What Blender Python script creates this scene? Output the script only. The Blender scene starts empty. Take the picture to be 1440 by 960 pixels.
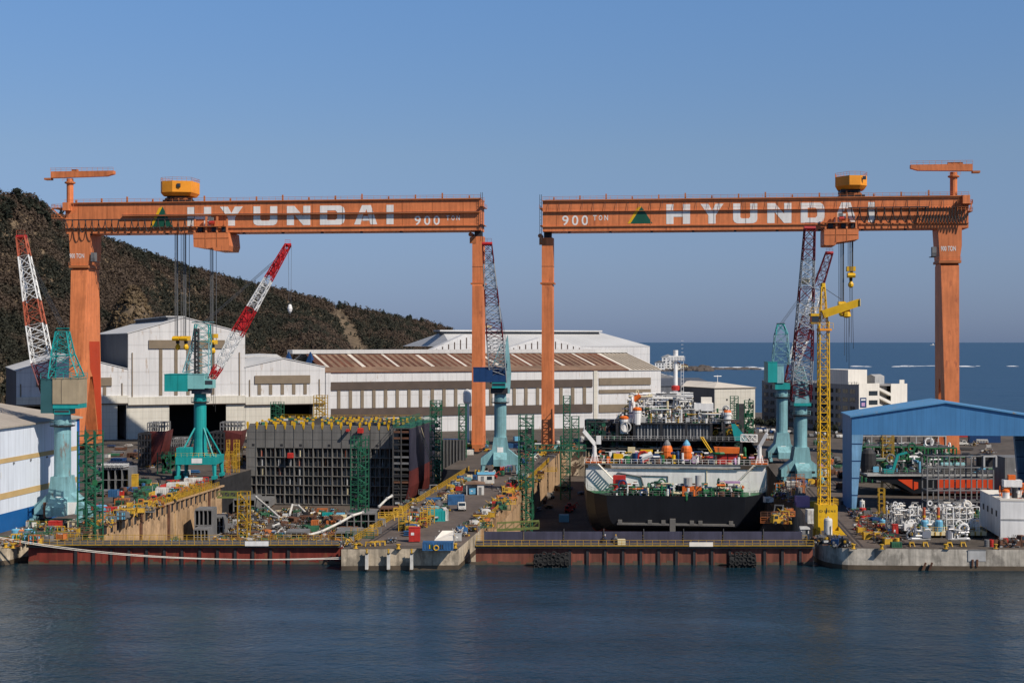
import bpy, math, random
import numpy as np
from mathutils import Vector, Matrix, noise as mnoise
R = math.radians
rnd = random.Random(11)
sc = bpy.context.scene
COL = sc.collection
# world axes follow the dry docks: +Y runs inland along the docks, the yard is z = 0, eye height 40 m
TH = math.atan(.114); CT, ST = math.cos(TH), math.sin(TH)
H = 40.0; F = 2000.0
def at(px, T):                       # ground position of a sight line at distance T
    c = (px-720)/F*T
    return (c*CT - T*ST, c*ST + T*CT)
def gnd(px, py, z=0.0): return at(px, (H-z)*F/(py-480))
def zp(py, T): return H-(py-480)/F*T
def dep(x, y): return -x*ST + y*CT
def xat(px, Y):                      # X on the line Y = const
    a = (px-720)/F
    T = Y/(CT + a*ST)
    return a*T*CT - T*ST
# ------------------------------------------------------------------ mesh collecting
class MB:
    def __init__(s): s.v = []; s.f = []; s.m = []; s.mats = []
    def mi(s, mat):
        if mat not in s.mats: s.mats.append(mat)
        return s.mats.index(mat)
    def add(s, vs, fs, mat):
        b = len(s.v); s.v += [tuple(p) for p in vs]; k = s.mi(mat)
        for f in fs: s.f.append(tuple(b+i for i in f)); s.m.append(k)
    def box(s, x0, x1, y0, y1, z0, z1, mat):
        s.add([(x0,y0,z0),(x1,y0,z0),(x1,y1,z0),(x0,y1,z0),(x0,y0,z1),(x1,y0,z1),(x1,y1,z1),(x0,y1,z1)],
              [(3,2,1,0),(4,5,6,7),(0,1,5,4),(1,2,6,5),(2,3,7,6),(3,0,4,7)], mat)
    def cbox(s, c, d, mat, rz=0):
        x, y, z = d[0]/2, d[1]/2, d[2]/2; cr, sr = math.cos(rz), math.sin(rz)
        vs = [(c[0]+cr*a-sr*b, c[1]+sr*a+cr*b, c[2]+e) for a, b, e in
              [(-x,-y,-z),(x,-y,-z),(x,y,-z),(-x,y,-z),(-x,-y,z),(x,-y,z),(x,y,z),(-x,y,z)]]
        s.add(vs, [(3,2,1,0),(4,5,6,7),(0,1,5,4),(1,2,6,5),(2,3,7,6),(3,0,4,7)], mat)
    def bar(s, p, q, w, mat, h=None): s.tube(p, q, w*.7071, mat, 4, None, math.pi/4)
    def tube(s, p, q, r, mat, n=6, r2=None, ph=0):
        p = Vector(p); q = Vector(q); d = q-p
        if d.length < 1e-6: return
        d.normalize()
        u = d.cross(Vector((0,0,1)))
        if u.length < 1e-3: u = Vector((1,0,0))
        u.normalize(); w = d.cross(u); r2 = r if r2 is None else r2
        vs = []
        for c, rr in ((p, r), (q, r2)):
            for i in range(n):
                a = 2*math.pi*i/n + ph
                vs.append(c + u*math.cos(a)*rr + w*math.sin(a)*rr)
        fs = [(i, (i+1) % n, n+(i+1) % n, n+i) for i in range(n)]
        fs += [tuple(range(n-1, -1, -1)), tuple(range(n, 2*n))]
        s.add(vs, fs, mat)
    def path(s, pts, r, mat, n=5):
        for a, b in zip(pts[:-1], pts[1:]): s.tube(a, b, r, mat, n)
    def prism(s, poly, axis, a, b, mat):         # poly in the two other axes, in xyz order
        n = len(poly)
        def pt(p, c):
            return (c, p[0], p[1]) if axis == 'x' else (p[0], c, p[1]) if axis == 'y' else (p[0], p[1], c)
        vs = [pt(p, a) for p in poly]+[pt(p, b) for p in poly]
        fs = [tuple(range(n)), tuple(range(2*n-1, n-1, -1))]+[(i, n+i, n+(i+1) % n, (i+1) % n) for i in range(n)]
        s.add(vs, fs, mat)
    def quad(s, pts, mat): s.add(pts, [tuple(range(len(pts)))], mat)
    def lathe(s, c, prof, mat, n=12):            # prof: (radius, z)
        vs = []
        for r, z in prof:
            for i in range(n):
                a = 2*math.pi*i/n; vs.append((c[0]+r*math.cos(a), c[1]+r*math.sin(a), c[2]+z))
        k = len(prof)
        fs = [(j*n+i, j*n+(i+1) % n, (j+1)*n+(i+1) % n, (j+1)*n+i) for j in range(k-1) for i in range(n)]
        fs += [tuple(range(n-1, -1, -1)), tuple(range((k-1)*n, k*n))]
        s.add(vs, fs, mat)
    def torus(s, c, R1, r, mat, ax='y', n=12, m=6):
        vs = []
        for i in range(n):
            a = 2*math.pi*i/n
            for j in range(m):
                b = 2*math.pi*j/m; q = R1+r*math.cos(b)
                u, v, w = q*math.cos(a), q*math.sin(a), r*math.sin(b)
                vs.append((c[0]+u, c[1]+w, c[2]+v) if ax == 'y' else (c[0]+w, c[1]+u, c[2]+v) if ax == 'x' else (c[0]+u, c[1]+v, c[2]+w))
        fs = [(i*m+j, ((i+1) % n)*m+j, ((i+1) % n)*m+(j+1) % m, i*m+(j+1) % m) for i in range(n) for j in range(m)]
        s.add(vs, fs, mat)
    def text(s, string, x, z, h, y, mat, w=None, flip=False, ax='y', th=.03):
        vs, fs = text_mesh(string)
        x0 = min(v[0] for v in vs); x1 = max(v[0] for v in vs); z0 = min(v[1] for v in vs); z1 = max(v[1] for v in vs)
        sz = h/(z1-z0); sx = sz if w is None else w/(x1-x0)
        if ax == 'y': s.add([(x+(a-x0)*sx, y, z+(b-z0)*sz) for a, b in vs], fs, mat)
        else: s.add([(y, x+(a-x0)*sx, z+(b-z0)*sz) for a, b in vs], fs, mat)
    def build(s, name, parent=None, world=None, smooth=False, loc=None):
        vs = s.v
        if world is not None:                     # vertices were given in world space: bring them to the thing's frame
            inv = world.inverted(); vs = [tuple(inv @ Vector(p)) for p in vs]
        if loc is not None: vs = [(p[0]-loc[0], p[1]-loc[1], p[2]-loc[2]) for p in vs]
        me = bpy.data.meshes.new(name); me.from_pydata(vs, [], s.f); 
        for m in s.mats: me.materials.append(m)
        me.polygons.foreach_set('material_index', s.m)
        if smooth: me.polygons.foreach_set('use_smooth', [True]*len(s.f))
        me.update()
        o = bpy.data.objects.new(name, me); COL.objects.link(o)
        if parent is not None: o.parent = parent
        if loc is not None: o.location = loc
        return o
_tm = {}
def text_mesh(string):
    if string in _tm: return _tm[string]
    cu = bpy.data.curves.new('lettering', 'FONT'); cu.body = string; cu.resolution_u = 3; cu.offset = .012
    o = bpy.data.objects.new('lettering', cu); COL.objects.link(o)
    dg = bpy.context.evaluated_depsgraph_get(); dg.update()
    me = bpy.data.meshes.new_from_object(o.evaluated_get(dg))
    r = ([(v.co.x, v.co.y) for v in me.vertices], [tuple(p.vertices) for p in me.polygons])
    bpy.data.objects.remove(o); bpy.data.curves.remove(cu); bpy.data.meshes.remove(me)
    _tm[string] = r; return r
def tag(o, label=None, cat=None, group=None, kind=None):
    if label: o['label'] = label
    if cat: o['category'] = cat
    if group: o['group'] = group
    if kind: o['kind'] = kind
    return o
MTX = {}
def thing(name, label, cat, loc=(0,0,0), rz=0, group=None):
    o = bpy.data.objects.new(name, None); o.empty_display_size = .5; COL.objects.link(o)
    o.location = loc; o.rotation_euler = (0,0,rz); tag(o, label, cat, group)
    MTX[o.name] = Matrix.Translation(Vector(loc)) @ Matrix.Rotation(rz, 4, 'Z')
    return o
def W(o): return MTX[o.name]
def kids(o): return [c for c in ALLKIDS.get(o.name, [])]
def copy_tree(o, parent=None):
    c = o.copy(); COL.objects.link(c)
    if parent is not None: c.parent = parent
    for ch in list(o.children): copy_tree(ch, c)
    return c
# ------------------------------------------------------------------ materials
def M(name, col, rough=.6, metal=0., var=.3, scale=.25, rust=0., streak=0., corr=None, bump=0., rustcol=(.17,.07,.03), spec=.35, fine=0., stain=0., corr2=None):
    m = bpy.data.materials.new(name); m.use_nodes = True; nt = m.node_tree; N = nt.nodes; L = nt.links
    b = N['Principled BSDF']; b.inputs['Roughness'].default_value = rough; b.inputs['Metallic'].default_value = metal
    b.inputs['Specular IOR Level'].default_value = spec
    g = N.new('ShaderNodeNewGeometry'); pos = g.outputs['Position']
    def noise(sc_, vec=(1,1,1), det=5):
        mp = N.new('ShaderNodeVectorMath'); mp.operation = 'MULTIPLY'; mp.inputs[1].default_value = vec; L.new(pos, mp.inputs[0])
        n = N.new('ShaderNodeTexNoise'); n.inputs['Scale'].default_value = sc_; n.inputs['Detail'].default_value = det; n.inputs['Roughness'].default_value = .6
        L.new(mp.outputs[0], n.inputs['Vector']); return n.outputs['Fac']
    def mrange(src, a, b_, c, d):
        r = N.new('ShaderNodeMapRange'); r.inputs[1].default_value = a; r.inputs[2].default_value = b_; r.inputs[3].default_value = c; r.inputs[4].default_value = d
        L.new(src, r.inputs[0]); return r.outputs[0]
    def mul(a, fac):
        x = N.new('ShaderNodeMixRGB'); x.blend_type = 'MULTIPLY'; x.inputs[0].default_value = 1
        if isinstance(a, tuple): x.inputs[1].default_value = (*a, 1)
        else: L.new(a, x.inputs[1])
        L.new(fac, x.inputs[2]); return x.outputs[0]
    c = tuple(col)
    c = mul(c, mrange(noise(scale), .28, .72, 1-var, 1+var*.45))
    if fine: c = mul(c, mrange(noise(scale*9), .3, .7, 1-fine, 1+fine*.5))
    if streak: c = mul(c, mrange(noise(1.1, (1,1,.07), 4), .35, .62, 1-streak, 1.04))
    if rust:
        f = mrange(noise(.55, (1,1,.35)), .62-rust*.2, .72-rust*.1, 0, .85)
        x = N.new('ShaderNodeMixRGB'); L.new(f, x.inputs[0]); L.new(c, x.inputs[1]); x.inputs[2].default_value = (*rustcol, 1); c = x.outputs[0]
    if stain:
        c = mul(c, mrange(noise(.42, (1,1,.55), 6), .50, .60, 1, 1-stain)); c = mul(c, mrange(noise(.9, (1,1,.10), 5), .55, .66, 1, 1-stain*.7))
    for cc_ in (corr, corr2):
        if not cc_: continue
        vec, period = cc_
        d = N.new('ShaderNodeVectorMath'); d.operation = 'DOT_PRODUCT'; d.inputs[1].default_value = vec; L.new(pos, d.inputs[0])
        q = N.new('ShaderNodeMath'); q.operation = 'MULTIPLY'; q.inputs[1].default_value = 1/period; L.new(d.outputs['Value'], q.inputs[0])
        fr = N.new('ShaderNodeMath'); fr.operation = 'FRACT'; L.new(q.outputs[0], fr.inputs[0])
        pp = N.new('ShaderNodeMath'); pp.operation = 'PINGPONG'; pp.inputs[1].default_value = .5; L.new(fr.outputs[0], pp.inputs[0])
        c = mul(c, mrange(pp.outputs[0], .02, .08, .88, 1))
    L.new(c, b.inputs['Base Color'])
    if bump:
        bm = N.new('ShaderNodeBump'); bm.inputs['Strength'].default_value = bump; bm.inputs['Distance'].default_value = .2
        L.new(noise(scale*6), bm.inputs['Height']); L.new(bm.outputs[0], b.inputs['Normal'])
    return m
ORANGE = M('crane_orange', (.72,.222,.078), .6, var=.26, scale=.07, streak=.22, rust=.10, rustcol=(.34,.10,.045), fine=.08)
ORANGE_D = M('crane_orange_trim', (.46,.15,.05), .6, var=.3)
ORANGE_Y = M('trolley_yellow_orange', (.80,.30,.02), .5, var=.2)
REDP = M('red_lead_paint', (.46,.045,.008), .6, var=.18, scale=.1)
DARK = M('dark_steel', (.03,.03,.033), .6, var=.4, scale=.5)
CABLE = M('cable_black', (.02,.02,.02), .7, var=.1)
ROPE_W = M('wire_rope', (.10,.105,.11), .5, var=.1)
WHITE = M('white_paint', (.78,.77,.74), .5, var=.12, streak=.12)
LETTER = M('lettering_white', (.80,.78,.74), .5, var=.1, streak=.1)
LOGO_G = M('emblem_green', (.010,.09,.055), .5, var=.2)
LOGO_Y = M('emblem_yellow', (.75,.42,.01), .5, var=.1)
TEAL = M('crane_pale_teal', (.22,.43,.46), .55, var=.28, scale=.14, streak=.28, rust=.08, fine=.1)
TEAL_D = M('crane_deep_teal', (.012,.30,.29), .5, var=.2, scale=.15, streak=.15)
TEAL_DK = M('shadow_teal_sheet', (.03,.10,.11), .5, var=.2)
TEAL_L = M('house_pale_teal', (.20,.46,.45), .5, var=.2)
NAVY = M('house_navy', (.010,.045,.14), .5, var=.25)
TAN_L = M('louvre_tan', (.36,.29,.19), .7, var=.25, corr=((1,.2,0),.9))
JIB_R = M('jib_red', (.42,.012,.016), .5, var=.25)
JIB_D = M('jib_dark_red', (.12,.010,.018), .5, var=.35, scale=.8)
JIB_O = M('jib_faded_red', (.42,.10,.05), .6, var=.3)
JIB_W = M('jib_white', (.74,.74,.72), .5, var=.2)
JIB_G = M('jib_grey_white', (.33,.35,.37), .5, var=.3)
YEL = M('yellow_paint', (.72,.42,.012), .5, var=.25, scale=.4, rust=.08)
YEL_D = M('worn_yellow_paint', (.42,.25,.02), .6, var=.4, scale=.8, rust=.25)
BR = (math.cos(R(28)), math.sin(R(28)), 0)
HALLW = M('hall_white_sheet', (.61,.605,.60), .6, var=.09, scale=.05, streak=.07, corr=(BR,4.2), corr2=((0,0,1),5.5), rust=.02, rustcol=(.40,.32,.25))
HALLC = M('hall_cream_sheet', (.60,.57,.49), .6, var=.1, scale=.06, streak=.08, corr=(BR,2.6), corr2=((0,0,1),2.8))
HALLROOF = M('hall_pale_roof', (.55,.55,.54), .6, var=.15, scale=.04, corr=(BR,3))
HALLDK = M('hall_side_sheet', (.09,.10,.12), .6, var=.2, scale=.08, streak=.2)  # dark sheet; on left walls it carries their shade in the colour
LOUV = M('louvre_brown', (.21,.165,.115), .7, var=.2, corr=((0,0,1),.9))
LOUVD = M('louvre_dark', (.085,.062,.05), .7, var=.2, corr=((0,0,1),.9))
RUSTROOF = M('rusty_roof', (.17,.065,.035), .8, var=.55, scale=.05, streak=.2, rust=.25, rustcol=(.10,.035,.022), fine=.3)
RUSTROOF2 = M('brown_grey_roof', (.25,.155,.10), .8, var=.4, scale=.07, fine=.2)
BEIGE = M('beige_roof', (.66,.60,.51), .7, var=.2, scale=.07)
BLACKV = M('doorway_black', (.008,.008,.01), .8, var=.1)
CONC = M('quay_concrete', (.55,.46,.34), .85, var=.32, scale=.16, streak=.28, bump=.4, fine=.22, stain=.4)
CONC2 = M('dock_wall_concrete', (.52,.34,.19), .85, var=.28, scale=.13, streak=.3, bump=.4, fine=.15, stain=.28)
CONC_W = M('wet_concrete', (.10,.075,.05), .5, var=.4, scale=.4)
CONC_G = M('curved_quay_concrete', (.56,.51,.43), .85, var=.3, scale=.11, streak=.3, bump=.4, fine=.22, stain=.4)
YARD = M('yard_ground', (.105,.086,.07), .9, var=.42, scale=.045, bump=.3, fine=.35)
PAVE = M('pier_paving', (.125,.098,.082), .9, var=.32, scale=.08, bump=.2, fine=.28)
DOCKF = M('dock_floor', (.105,.085,.07), .9, var=.45, scale=.12, bump=.3, fine=.4)
RAILM = M('crane_rail_groove', (.05,.04,.034), .7, var=.3)
GATE = M('gate_oxide_red', (.21,.035,.022), .65, var=.3, scale=.12, streak=.35, rust=.08)
GATE2 = M('gate_faded_red', (.22,.07,.045), .65, var=.4, scale=.14, streak=.4, rust=.12)
GATEB = M('gate_blue_grey', (.055,.053,.085), .7, var=.3, scale=.3, streak=.2)
GREEN = M('scaffold_green', (.018,.115,.062), .55, var=.35, scale=.5)
GREEN_K = M('dark_scaffold_green', (.012,.05,.035), .6, var=.4)
GREEN2 = M('machinery_green', (.02,.14,.05), .5, var=.35, scale=.6)
GREEN_Y = M('gangway_green_yellow', (.16,.19,.05), .6, var=.4, scale=.6)
GREY = M('grey_steel', (.19,.19,.19), .6, var=.3, scale=.25, streak=.2)
GREY_D = M('primer_dark_grey', (.085,.082,.078), .6, var=.35, scale=.2, streak=.22)
GREY_B = M('block_primer_grey', (.165,.158,.146), .6, var=.25, scale=.15, streak=.15)
GREY_L = M('light_grey_steel', (.42,.42,.41), .6, var=.25, scale=.3, streak=.15)
HULL_B = M('hull_black', (.010,.011,.014), .38, var=.4, scale=.12, streak=.2)
HULL_N = M('hull_navy', (.035,.034,.055), .55, var=.35, scale=.12, streak=.2)
HULL_R = M('hull_oxide_red', (.135,.028,.024), .6, var=.4, scale=.15, streak=.3)
HULL_O = M('hull_bright_red', (.62,.06,.012), .5, var=.15)
BLUE = M('blue_paint', (.012,.12,.38), .5, var=.25, scale=.4)
BLUE_L = M('light_blue_paint', (.14,.40,.58), .5, var=.25)
SHEDB = M('shed_blue_sheet', (.06,.205,.42), .5, var=.14, scale=.08, corr=((1,0,0),1.1), streak=.1)
SHEDB_R = M('shed_blue_roof', (.10,.28,.50), .5, var=.2, scale=.1, corr=((0,1,0),1.6), rust=.1, rustcol=(.33,.24,.12))
SHEDB_L = M('shed_leg_blue', (.20,.40,.60), .5, var=.25, scale=.3, streak=.3)
SHEDW = M('shed_white_sheet', (.68,.73,.80), .5, var=.1, scale=.06, corr=((0,1,0),3.5), streak=.1)
SHEDT = M('shed_tan_band', (.52,.36,.16), .6, var=.15)
SHEDBL = M('shed_base_blue', (.010,.10,.30), .5, var=.15)
SHEDR = M('shed_roof_grey_tan', (.40,.35,.29), .7, var=.25, scale=.05, streak=.1)
ORG = M('safety_orange', (.72,.15,.02), .5, var=.3, scale=.6, rust=.05)
REDX = M('signal_red', (.46,.03,.022), .55, var=.3, scale=.6)
YEL_C = M('dusty_yellow', (.56,.33,.03), .6, var=.4, scale=.9, rust=.3)
BLUE_C = M('dusty_blue', (.03,.11,.25), .6, var=.4, scale=.8)
GREEN_C = M('dusty_green', (.03,.12,.06), .6, var=.4, scale=.8, rust=.1)
WHITE_C = M('dusty_white', (.62,.60,.55), .6, var=.3, scale=.8, rust=.12)
ORG_C = M('dusty_orange', (.50,.15,.04), .6, var=.4, scale=.8, rust=.15)
PINK = M('faded_mauve', (.45,.27,.45), .6, var=.25)
CREAM = M('cream_paint', (.68,.58,.36), .6, var=.2)
TARP = M('white_tarpaulin', (.80,.74,.64), .7, var=.15, scale=.5)
BROWN = M('rusty_steel', (.14,.065,.038), .8, var=.5, scale=.8)
TIRE = M('tyre_rubber', (.018,.018,.018), .85, var=.3, scale=1)
GLASS = M('window_glass', (.02,.03,.04), .1, var=.1, spec=.8)
CHROME = M('bare_metal', (.4,.4,.42), .35, .7, var=.2)
OFFC = M('office_concrete', (.30,.29,.28), .8, var=.2, scale=.08, streak=.15)
OFFW = M('office_white', (.74,.70,.62), .7, var=.12, scale=.08, streak=.1)
SKIN = M('skin', (.45,.25,.17), .6, var=.05)
WORKW = M('work_clothes', (.05,.06,.10), .8, var=.2)
PALETTE = dict(blue=BLUE_C, red=REDX, green=GREEN_C, yellow=YEL_C, white=WHITE_C, grey=GREY, orange=ORG_C, teal=TEAL_D, cream=CREAM, rusty=BROWN,
               black=DARK, mauve=PINK, navy=NAVY)
PALETTE['tarp'] = TARP; PALETTE['worn'] = YEL_D; PALETTE['light grey'] = GREY_L; PALETTE['pale blue'] = BLUE_L; PALETTE['pale teal'] = TEAL
# ------------------------------------------------------------------ camera, sun, sky
cam = bpy.data.cameras.new('camera'); co = bpy.data.objects.new('camera', cam); COL.objects.link(co)
cam.sensor_width = 36; cam.lens = 50; cam.clip_start = 1; cam.clip_end = 90000
co.location = (0,0,H); co.rotation_euler = (R(90), 0, TH); sc.camera = co
EL, AZ = R(43), R(57)
sund = bpy.data.lights.new('sun', 'SUN'); sund.energy = 5.0; sund.angle = R(.5); sund.color = (1,.91,.80)
so = bpy.data.objects.new('sun', sund); COL.objects.link(so)
tosun = Vector((math.sin(AZ)*math.cos(EL), -math.cos(AZ)*math.cos(EL), math.sin(EL)))
so.rotation_euler = (-tosun).to_track_quat('-Z', 'Y').to_euler()
w = bpy.data.worlds.new('World'); sc.world = w; w.use_nodes = True
nt = w.node_tree; bg = nt.nodes['Background']
sky = nt.nodes.new('ShaderNodeTexSky'); sky.sky_type = 'NISHITA'; sky.sun_disc = False
sky.sun_elevation = EL; sky.sun_rotation = math.pi-AZ; sky.altitude = 0; sky.air_density = 1.0; sky.dust_density = .1; sky.ozone_density = 3.0
hs = nt.nodes.new('ShaderNodeHueSaturation'); hs.inputs['Saturation'].default_value = 1.12; hs.inputs['Value'].default_value = 1
nt.links.new(sky.outputs[0], hs.inputs['Color'])
tm = nt.nodes.new('ShaderNodeMixRGB'); tm.blend_type = 'MULTIPLY'; tm.inputs[0].default_value = 1
tc = nt.nodes.new('ShaderNodeTexCoord'); sx = nt.nodes.new('ShaderNodeSeparateXYZ'); nt.links.new(tc.outputs['Generated'], sx.inputs[0])
cr = nt.nodes.new('ShaderNodeValToRGB'); e = cr.color_ramp.elements
e[0].position = 0; e[0].color = (.36,.53,1.22,1); e[1].position = .60; e[1].color = (.95,.95,1,1); k_ = e.new(.13); k_.color = (1.23,1.18,1.33,1); k_ = e.new(.05); k_.color = (.70,.775,1.2,1); k_ = e.new(.27); k_.color = (1.62,1.72,1.91,1)
nt.links.new(sx.outputs['Z'], cr.inputs[0])
nt.links.new(hs.outputs[0], tm.inputs[1]); nt.links.new(cr.outputs[0], tm.inputs[2])
nt.links.new(tm.outputs[0], bg.inputs['Color']); bg.inputs['Strength'].default_value = .06
sc.view_settings.view_transform = 'Standard'; sc.view_settings.look = 'None'; sc.view_settings.exposure = 0; sc.view_settings.gamma = 1
# ------------------------------------------------------------------ water
def water_mat(name, base, sx_, strength, rough, spec=.42):
    m = bpy.data.materials.new(name); m.use_nodes = True; N = m.node_tree.nodes; L = m.node_tree.links
    b = N['Principled BSDF']; b.inputs['Roughness'].default_value = rough; b.inputs['IOR'].default_value = 1.33; b.inputs['Specular IOR Level'].default_value = spec
    g = N.new('ShaderNodeNewGeometry')
    def nz(scale, vec, det=4, ro=.55):
        mp = N.new('ShaderNodeVectorMath'); mp.operation = 'MULTIPLY'; mp.inputs[1].default_value = vec; L.new(g.outputs['Position'], mp.inputs[0])
        n = N.new('ShaderNodeTexNoise'); n.inputs['Scale'].default_value = scale; n.inputs['Detail'].default_value = det; n.inputs['Roughness'].default_value = ro
        L.new(mp.outputs[0], n.inputs['Vector']); return n.outputs['Fac']
    big = nz(.012, (1,2.2,1), 3)
    mx = N.new('ShaderNodeMixRGB'); L.new(big, mx.inputs[0]); mx.inputs[1].default_value = (*[c*.7 for c in base], 1); mx.inputs[2].default_value = (*[c*1.3 for c in base], 1)
    L.new(mx.outputs[0], b.inputs['Base Color'])
    a = N.new('ShaderNodeMath'); a.operation = 'ADD'; L.new(nz(.55*sx_, (.8,1.1,1)), a.inputs[0])
    k = N.new('ShaderNodeMath'); k.operation = 'MULTIPLY'; L.new(nz(.11*sx_, (.7,1.2,1)), k.inputs[0]); k.inputs[1].default_value = 2.0
    L.new(k.outputs[0], a.inputs[1])
    gust = N.new('ShaderNodeMapRange'); L.new(nz(.02, (.6,2.6,1), 3), gust.inputs[0]); gust.inputs[1].default_value = .35; gust.inputs[2].default_value = .65; gust.inputs[3].default_value = .45; gust.inputs[4].default_value = 1.1
    st = N.new('ShaderNodeMath'); st.operation = 'MULTIPLY'; st.inputs[1].default_value = strength; L.new(gust.outputs[0], st.inputs[0])
    bm = N.new('ShaderNodeBump'); bm.inputs['Distance'].default_value = 1.0; L.new(st.outputs[0], bm.inputs['Strength']); L.new(a.outputs[0], bm.inputs['Height'])
    L.new(bm.outputs[0], b.inputs['Normal']); return m
HARBW = water_mat('harbour_water', (.006,.023,.036), 1.7, .32, .17)
SEAW = water_mat('open_sea_water', (.004,.032,.074), .35, .8, .3, .2)
WL = -4.1
b = MB(); b.quad([(*at(-2600,20), WL), (*at(4200,20), WL), (*at(4200,285), WL), (*at(-2600,285), WL)], HARBW)
tag(b.build('harbour_water'), kind='structure')
b = MB(); b.quad([(-60000,700,WL-.1), (60000,700,WL-.1), (60000,60000,WL-.1), (-60000,60000,WL-.1)], SEAW)
tag(b.build('sea'), kind='structure')
# ------------------------------------------------------------------ yard, docks, pier
PXL, PXR = -63.7, -41.0
out = [(-900, 250), at(-300,280), at(-5,280), at(14,281.5), at(27,285), (-125,281), (-125,384), (-131.5,384), (-131.5,478), (-72,478), (-72,440), (PXL,440),
       at(480,274), at(645,275), (PXR,300), (PXR,540), (30,540), (30,300), *[at(1143.3+57*(1-math.cos(q*math.pi/22)), 275.2+15*(1-math.sin(q*math.pi/22))) for q in range(12)],
       at(1330,274), at(1440,273.6), at(1900,273), (900,420), (700,800), (150,800), (-20,820), (-20,1500), (-1500,1500)]
CW = {4:CONC, 5:CONC2, 6:CONC2, 7:DARK, 8:DARK, 9:DARK, 10:DARK, 11:CONC2, 12:CONC, 13:CONC, 14:CONC2}
b = MB(); n = len(out)
b.quad([(x, y, 0) for x, y in out], YARD)
for i in range(n):
    (x0, y0), (x1, y1) = out[i], out[(i+1) % n]
    m = CW.get(i, CONC_G if i >= 17 else CONC)
    # a wet, weedy foot and a coping above it
    zs = [0, -3.2, -4.3, -12] if i in (1,2,3,4,12,13)+tuple(range(17,32)) else [0, -12]
    for k in range(len(zs)-1):
        b.quad([(x0,y0,zs[k]), (x1,y1,zs[k]), (x1,y1,zs[k+1]), (x0,y0,zs[k+1])], CONC_W if k == 1 else m)
tag(b.build('yard_ground'), kind='structure')
b = MB(); b.quad([(-126,275,-11),(PXL+.5,275,-11),(PXL+.5,478,-11),(-132,478,-11)], DOCKF); tag(b.build('building_dock_floor'), kind='structure')
b = MB(); b.quad([(PXR-.5,270,-11),(31,270,-11),(31,541,-11),(PXR-.5,541,-11)], DOCKF); tag(b.build('dry_dock_floor'), kind='structure')
# paving of the pier with its crane rails and the road between them
b = MB()
b.quad([(PXL+.2,272.5,.02),(PXR-.3,275.5,.02),(PXR-.3,478,.02),(PXL+.2,440,.02)], PAVE)
for x in (PXL+3, PXL+3.9, PXR-3.4, PXR-2.6): b.box(x-.22, x+.22, 276, 520, .02, .06, RAILM)
tag(b.build('pier_paving'), kind='structure')
b = MB()
for x in (35.5, 36.5, 44.6, 45.6): b.box(x-.22, x+.22, 283, 540, .01, .05, RAILM)
b.quad([(33,282,.012),(48,284,.012),(48,540,.012),(33,540,.012)], PAVE)
tag(b.build('crane_track_pavement'), kind='structure')
# dark counterfort slots, steel coping and pipes down the tan dock wall
b = MB()
for i in range(24):
    y = 300+i*3.5
    b.box(-125, -124.5, y, y+.5, -2.6, -.3, CONC2)
    b.box(-125.0, -124.85, y+1.0, y+2.9, -2.5, -.7, DARK)
b.box(-125, -124.3, 298, 384, -.3, .12, CONC2)
for y in (322.5, 341, 372): b.box(-125, -124.6, y, y+1.1, -10.9, -.4, BROWN)
t = thing('dock_wall_gallery', 'row of dark niches along the top of the tan dock wall', 'gallery', (-125,340,-11)); b.build('niche_wall', t, W(t))
b = MB()
for i in range(30):
    y = 302+i*5
    b.box(PXR, PXR+.5, y, y+.6, -2.8, -.3, CONC2); b.box(PXR+.01, PXR+.12, y+1, y+4, -2.4, -.8, DARK)
t = thing('dock_wall_gallery', 'row of dark niches along the pier wall beside the black ship', 'gallery', (PXR,370,-11)); b.build('niche_wall', t, W(t))
# ------------------------------------------------------------------ hills
HG = M('hill_ground', (.15,.11,.07), .95, var=.5, scale=.03, fine=.4)
rid = [(-900,300),(-500,285),(-250,272),(-60,270),(0,273),(22,270),(45,275),(62,285),(78,300),(100,312),(150,333),(200,351),(250,368),(300,383),(350,396),(400,407),(440,417),(500,431),
       (560,444),(600,451),(635,462),(652,474),(665,487),(690,500)]
rx = np.array([p[0] for p in rid], float); ry = np.array([p[1] for p in rid], float)
def Tr(px): return 980 + np.clip((px-20)/640, -.6, 1)*420
def ridge_z(px): return H+(480-np.interp(px, rx, ry))/F*Tr(px)-5
def Tf(px): return 745 + np.clip((px-150)/500, 0, 1)*60
def hill_h(px, T):
    px = np.asarray(px, float); T = np.asarray(T, float)
    u = np.clip((T-Tf(px))/(Tr(px)-Tf(px)), 0, 1)
    prof = u**.9*(1-.18*np.sin(math.pi*u))
    back = np.clip((T-Tr(px))/500, 0, 1)
    h = np.maximum(ridge_z(px), 0)*prof*(1-.8*back**1.3)
    fold = np.sin(px/31+T/83)*np.sin(px/57-T/140+1)*9*np.sin(math.pi*u)
    kn = np.exp(-((px-186)/52)**2-((T-800)/50)**2)*70
    kn2 = np.exp(-((px-400)/75)**2-((T-860)/70)**2)*16
    return np.maximum(np.maximum(h+fold*np.minimum(1, h/25), kn)+kn2*.5, -.5)
PX = np.arange(-900, 706, 9.); TT = np.concatenate([np.arange(720, 1450, 9.), np.arange(1460, 2000, 40.)])
G1, G2 = np.meshgrid(PX, TT); hz = hill_h(G1, G2)
c = (G1-720)/F*G2; hx = c*CT-G2*ST; hy = c*ST+G2*CT
nr, nc = G1.shape
vs = np.stack([hx, hy, hz], -1).reshape(-1, 3).tolist()
fs = [(i*nc+j, i*nc+j+1, (i+1)*nc+j+1, (i+1)*nc+j) for i in range(nr-1) for j in range(nc-1)]
b = MB(); b.v = [tuple(p) for p in vs]; b.f = fs; b.m = [0]*len(fs); b.mats = [HG]
tag(b.build('hill', smooth=True), kind='structure')
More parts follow.
